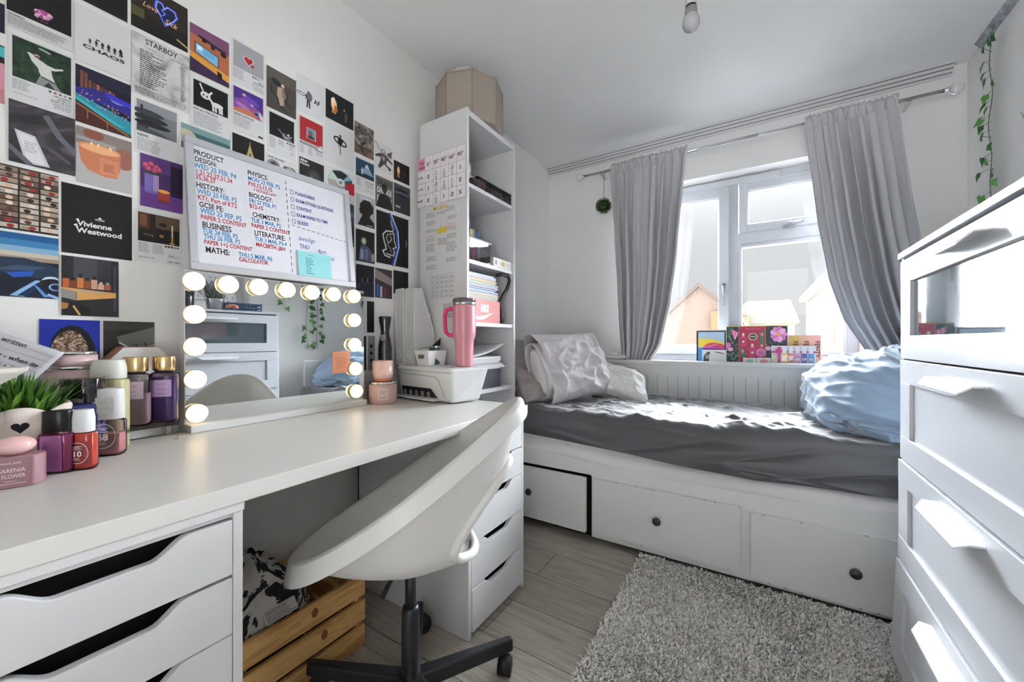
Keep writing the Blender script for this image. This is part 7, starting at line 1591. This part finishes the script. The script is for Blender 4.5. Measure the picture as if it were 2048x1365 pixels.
n1 = N(nt, 'ShaderNodeTexNoise', i_Scale=11., i_Detail=5., i_Distortion=1.2, i_Roughness=.6); L(tc.outputs['Object'], n1.inputs[0]); r = ramp(nt, [(.495, '#0d0d10'), (.51, '#bdb8b2')]); L(n1.outputs[0], r.inputs[0]); L(r.outputs[0], b.inputs['Base Color']); b.inputs['Roughness'].default_value = .8
BAGM = m
bg_ = thing('patterned_bag', 'black and white patterned cloth bag stuffed in the pine crate', 'bag', (-1.25, .53, .013)); mb = MB()
def bfn(u, v):
    th, ph = 6.2832 * u, math.pi * (.02 + .96 * v); sp_ = lambda q, e: math.copysign(abs(q) ** e, q)
    d = Vector((sp_(math.sin(ph), .7) * sp_(math.cos(th), .7), sp_(math.sin(ph), .7) * sp_(math.sin(th), .7), -sp_(math.cos(ph), .8)))
    w = 1 + .10 * max(0, ridge(d.x * 2 + 1, d.y * 2, d.z * 2)) + .12 * nz3(d.x * 2 + 3, d.y * 2, d.z * 2) - .06
    p = Vector((-1.25 + d.x * .125 * min(w, 1.05), .545 + d.y * .150 * min(w, 1.06), .165 + d.z * (.152 if d.z < 0 else .225 - .11 * max(0, d.y)) * w)); p.z = max(p.z, .0135); return p
grid(70, 46, bfn, mb, BAGM, wrap=True); mb.build('cloth', bg_)
a = [at(515, 1236, X=-1.13), at(578, 1206, X=-1.13), at(597, 1216, X=-1.11), at(533, 1255, X=-1.11)]
s = Sheet(a[3], (a[2] - a[3]).normalized(), (a[0] - a[3] - (a[2] - a[3]).normalized() * (a[0] - a[3]).dot((a[2] - a[3]).normalized())).normalized(), Vector((.62, -.2, .75)).normalized(), (a[2] - a[3]).length, .036, '#bfb9b0', .0008)
s.ln(.06, .12, .85, 3, .11, c=INK).ln(.06, .5, .85, 3, .11, c='#3c3a3a').r(.03, .86, .97, .9, INK); s.mb.build('care_label', bg_)
# ================================================================== shaggy rug
RUGM = [mat(c, rough=1., name='rug_pile', var=.05) for c in ('#cfcbc5', '#e4e0da', '#f0ece6', '#a8a49e')]
mb = MB(); rr = random.Random(12); rx0, rx1, ry0, ry1 = -.455, .60, .30, 1.832
mb.box(rx0, .305, ry0, ry1, .001, .008, mat('#7d7973', rough=1.)).box(.305, .60, 1.53, ry1, .001, .008, mat('#7d7973', rough=1.))
def blades(n, xa, xb, ya_, yb_):
    for i in range(n):
        x, y = rr.uniform(xa, xb), rr.uniform(ya_, yb_); a = 6.2832 * (.35 * noise.noise(Vector((x * 2.5, y * 2.5, 0))) + rr.gauss(0, .22)); h = rr.uniform(.016, .028); l = rr.uniform(.004, .022)
        ux, uy = math.cos(a), math.sin(a); w = rr.uniform(.0016, .0032); k = len(mb.v)
        c = rr.random() * .6 + (noise.noise(Vector((x * 5, y * 5, 3))) * .5 + .5) * .4
        mb.v += [(x - uy * w, y + ux * w, .007), (x + uy * w, y - ux * w, .007), (x + ux * l * .5 + uy * w, y + uy * l * .5 - ux * w, .007 + h * .75), (x + ux * l * .5 - uy * w, y + uy * l * .5 + ux * w, .007 + h * .75), (x + ux * l, y + uy * l, .007 + h * .86)]
        mb.f += [(k, k + 1, k + 2, k + 3), (k + 3, k + 2, k + 4)]; mi = mb.m(RUGM[min(3, int(c * 4))]); mb.mi += [mi, mi]; mb.sm += [True, True]
blades(62000, rx0, .30, .85, ry1); blades(7000, .30, rx1, 1.535, ry1); blades(9000, rx0, .30, ry0, .85)
o = mb.build('shaggy_rug'); tag(o, 'thick grey shaggy rug on the floor in front of the bed', 'rug')
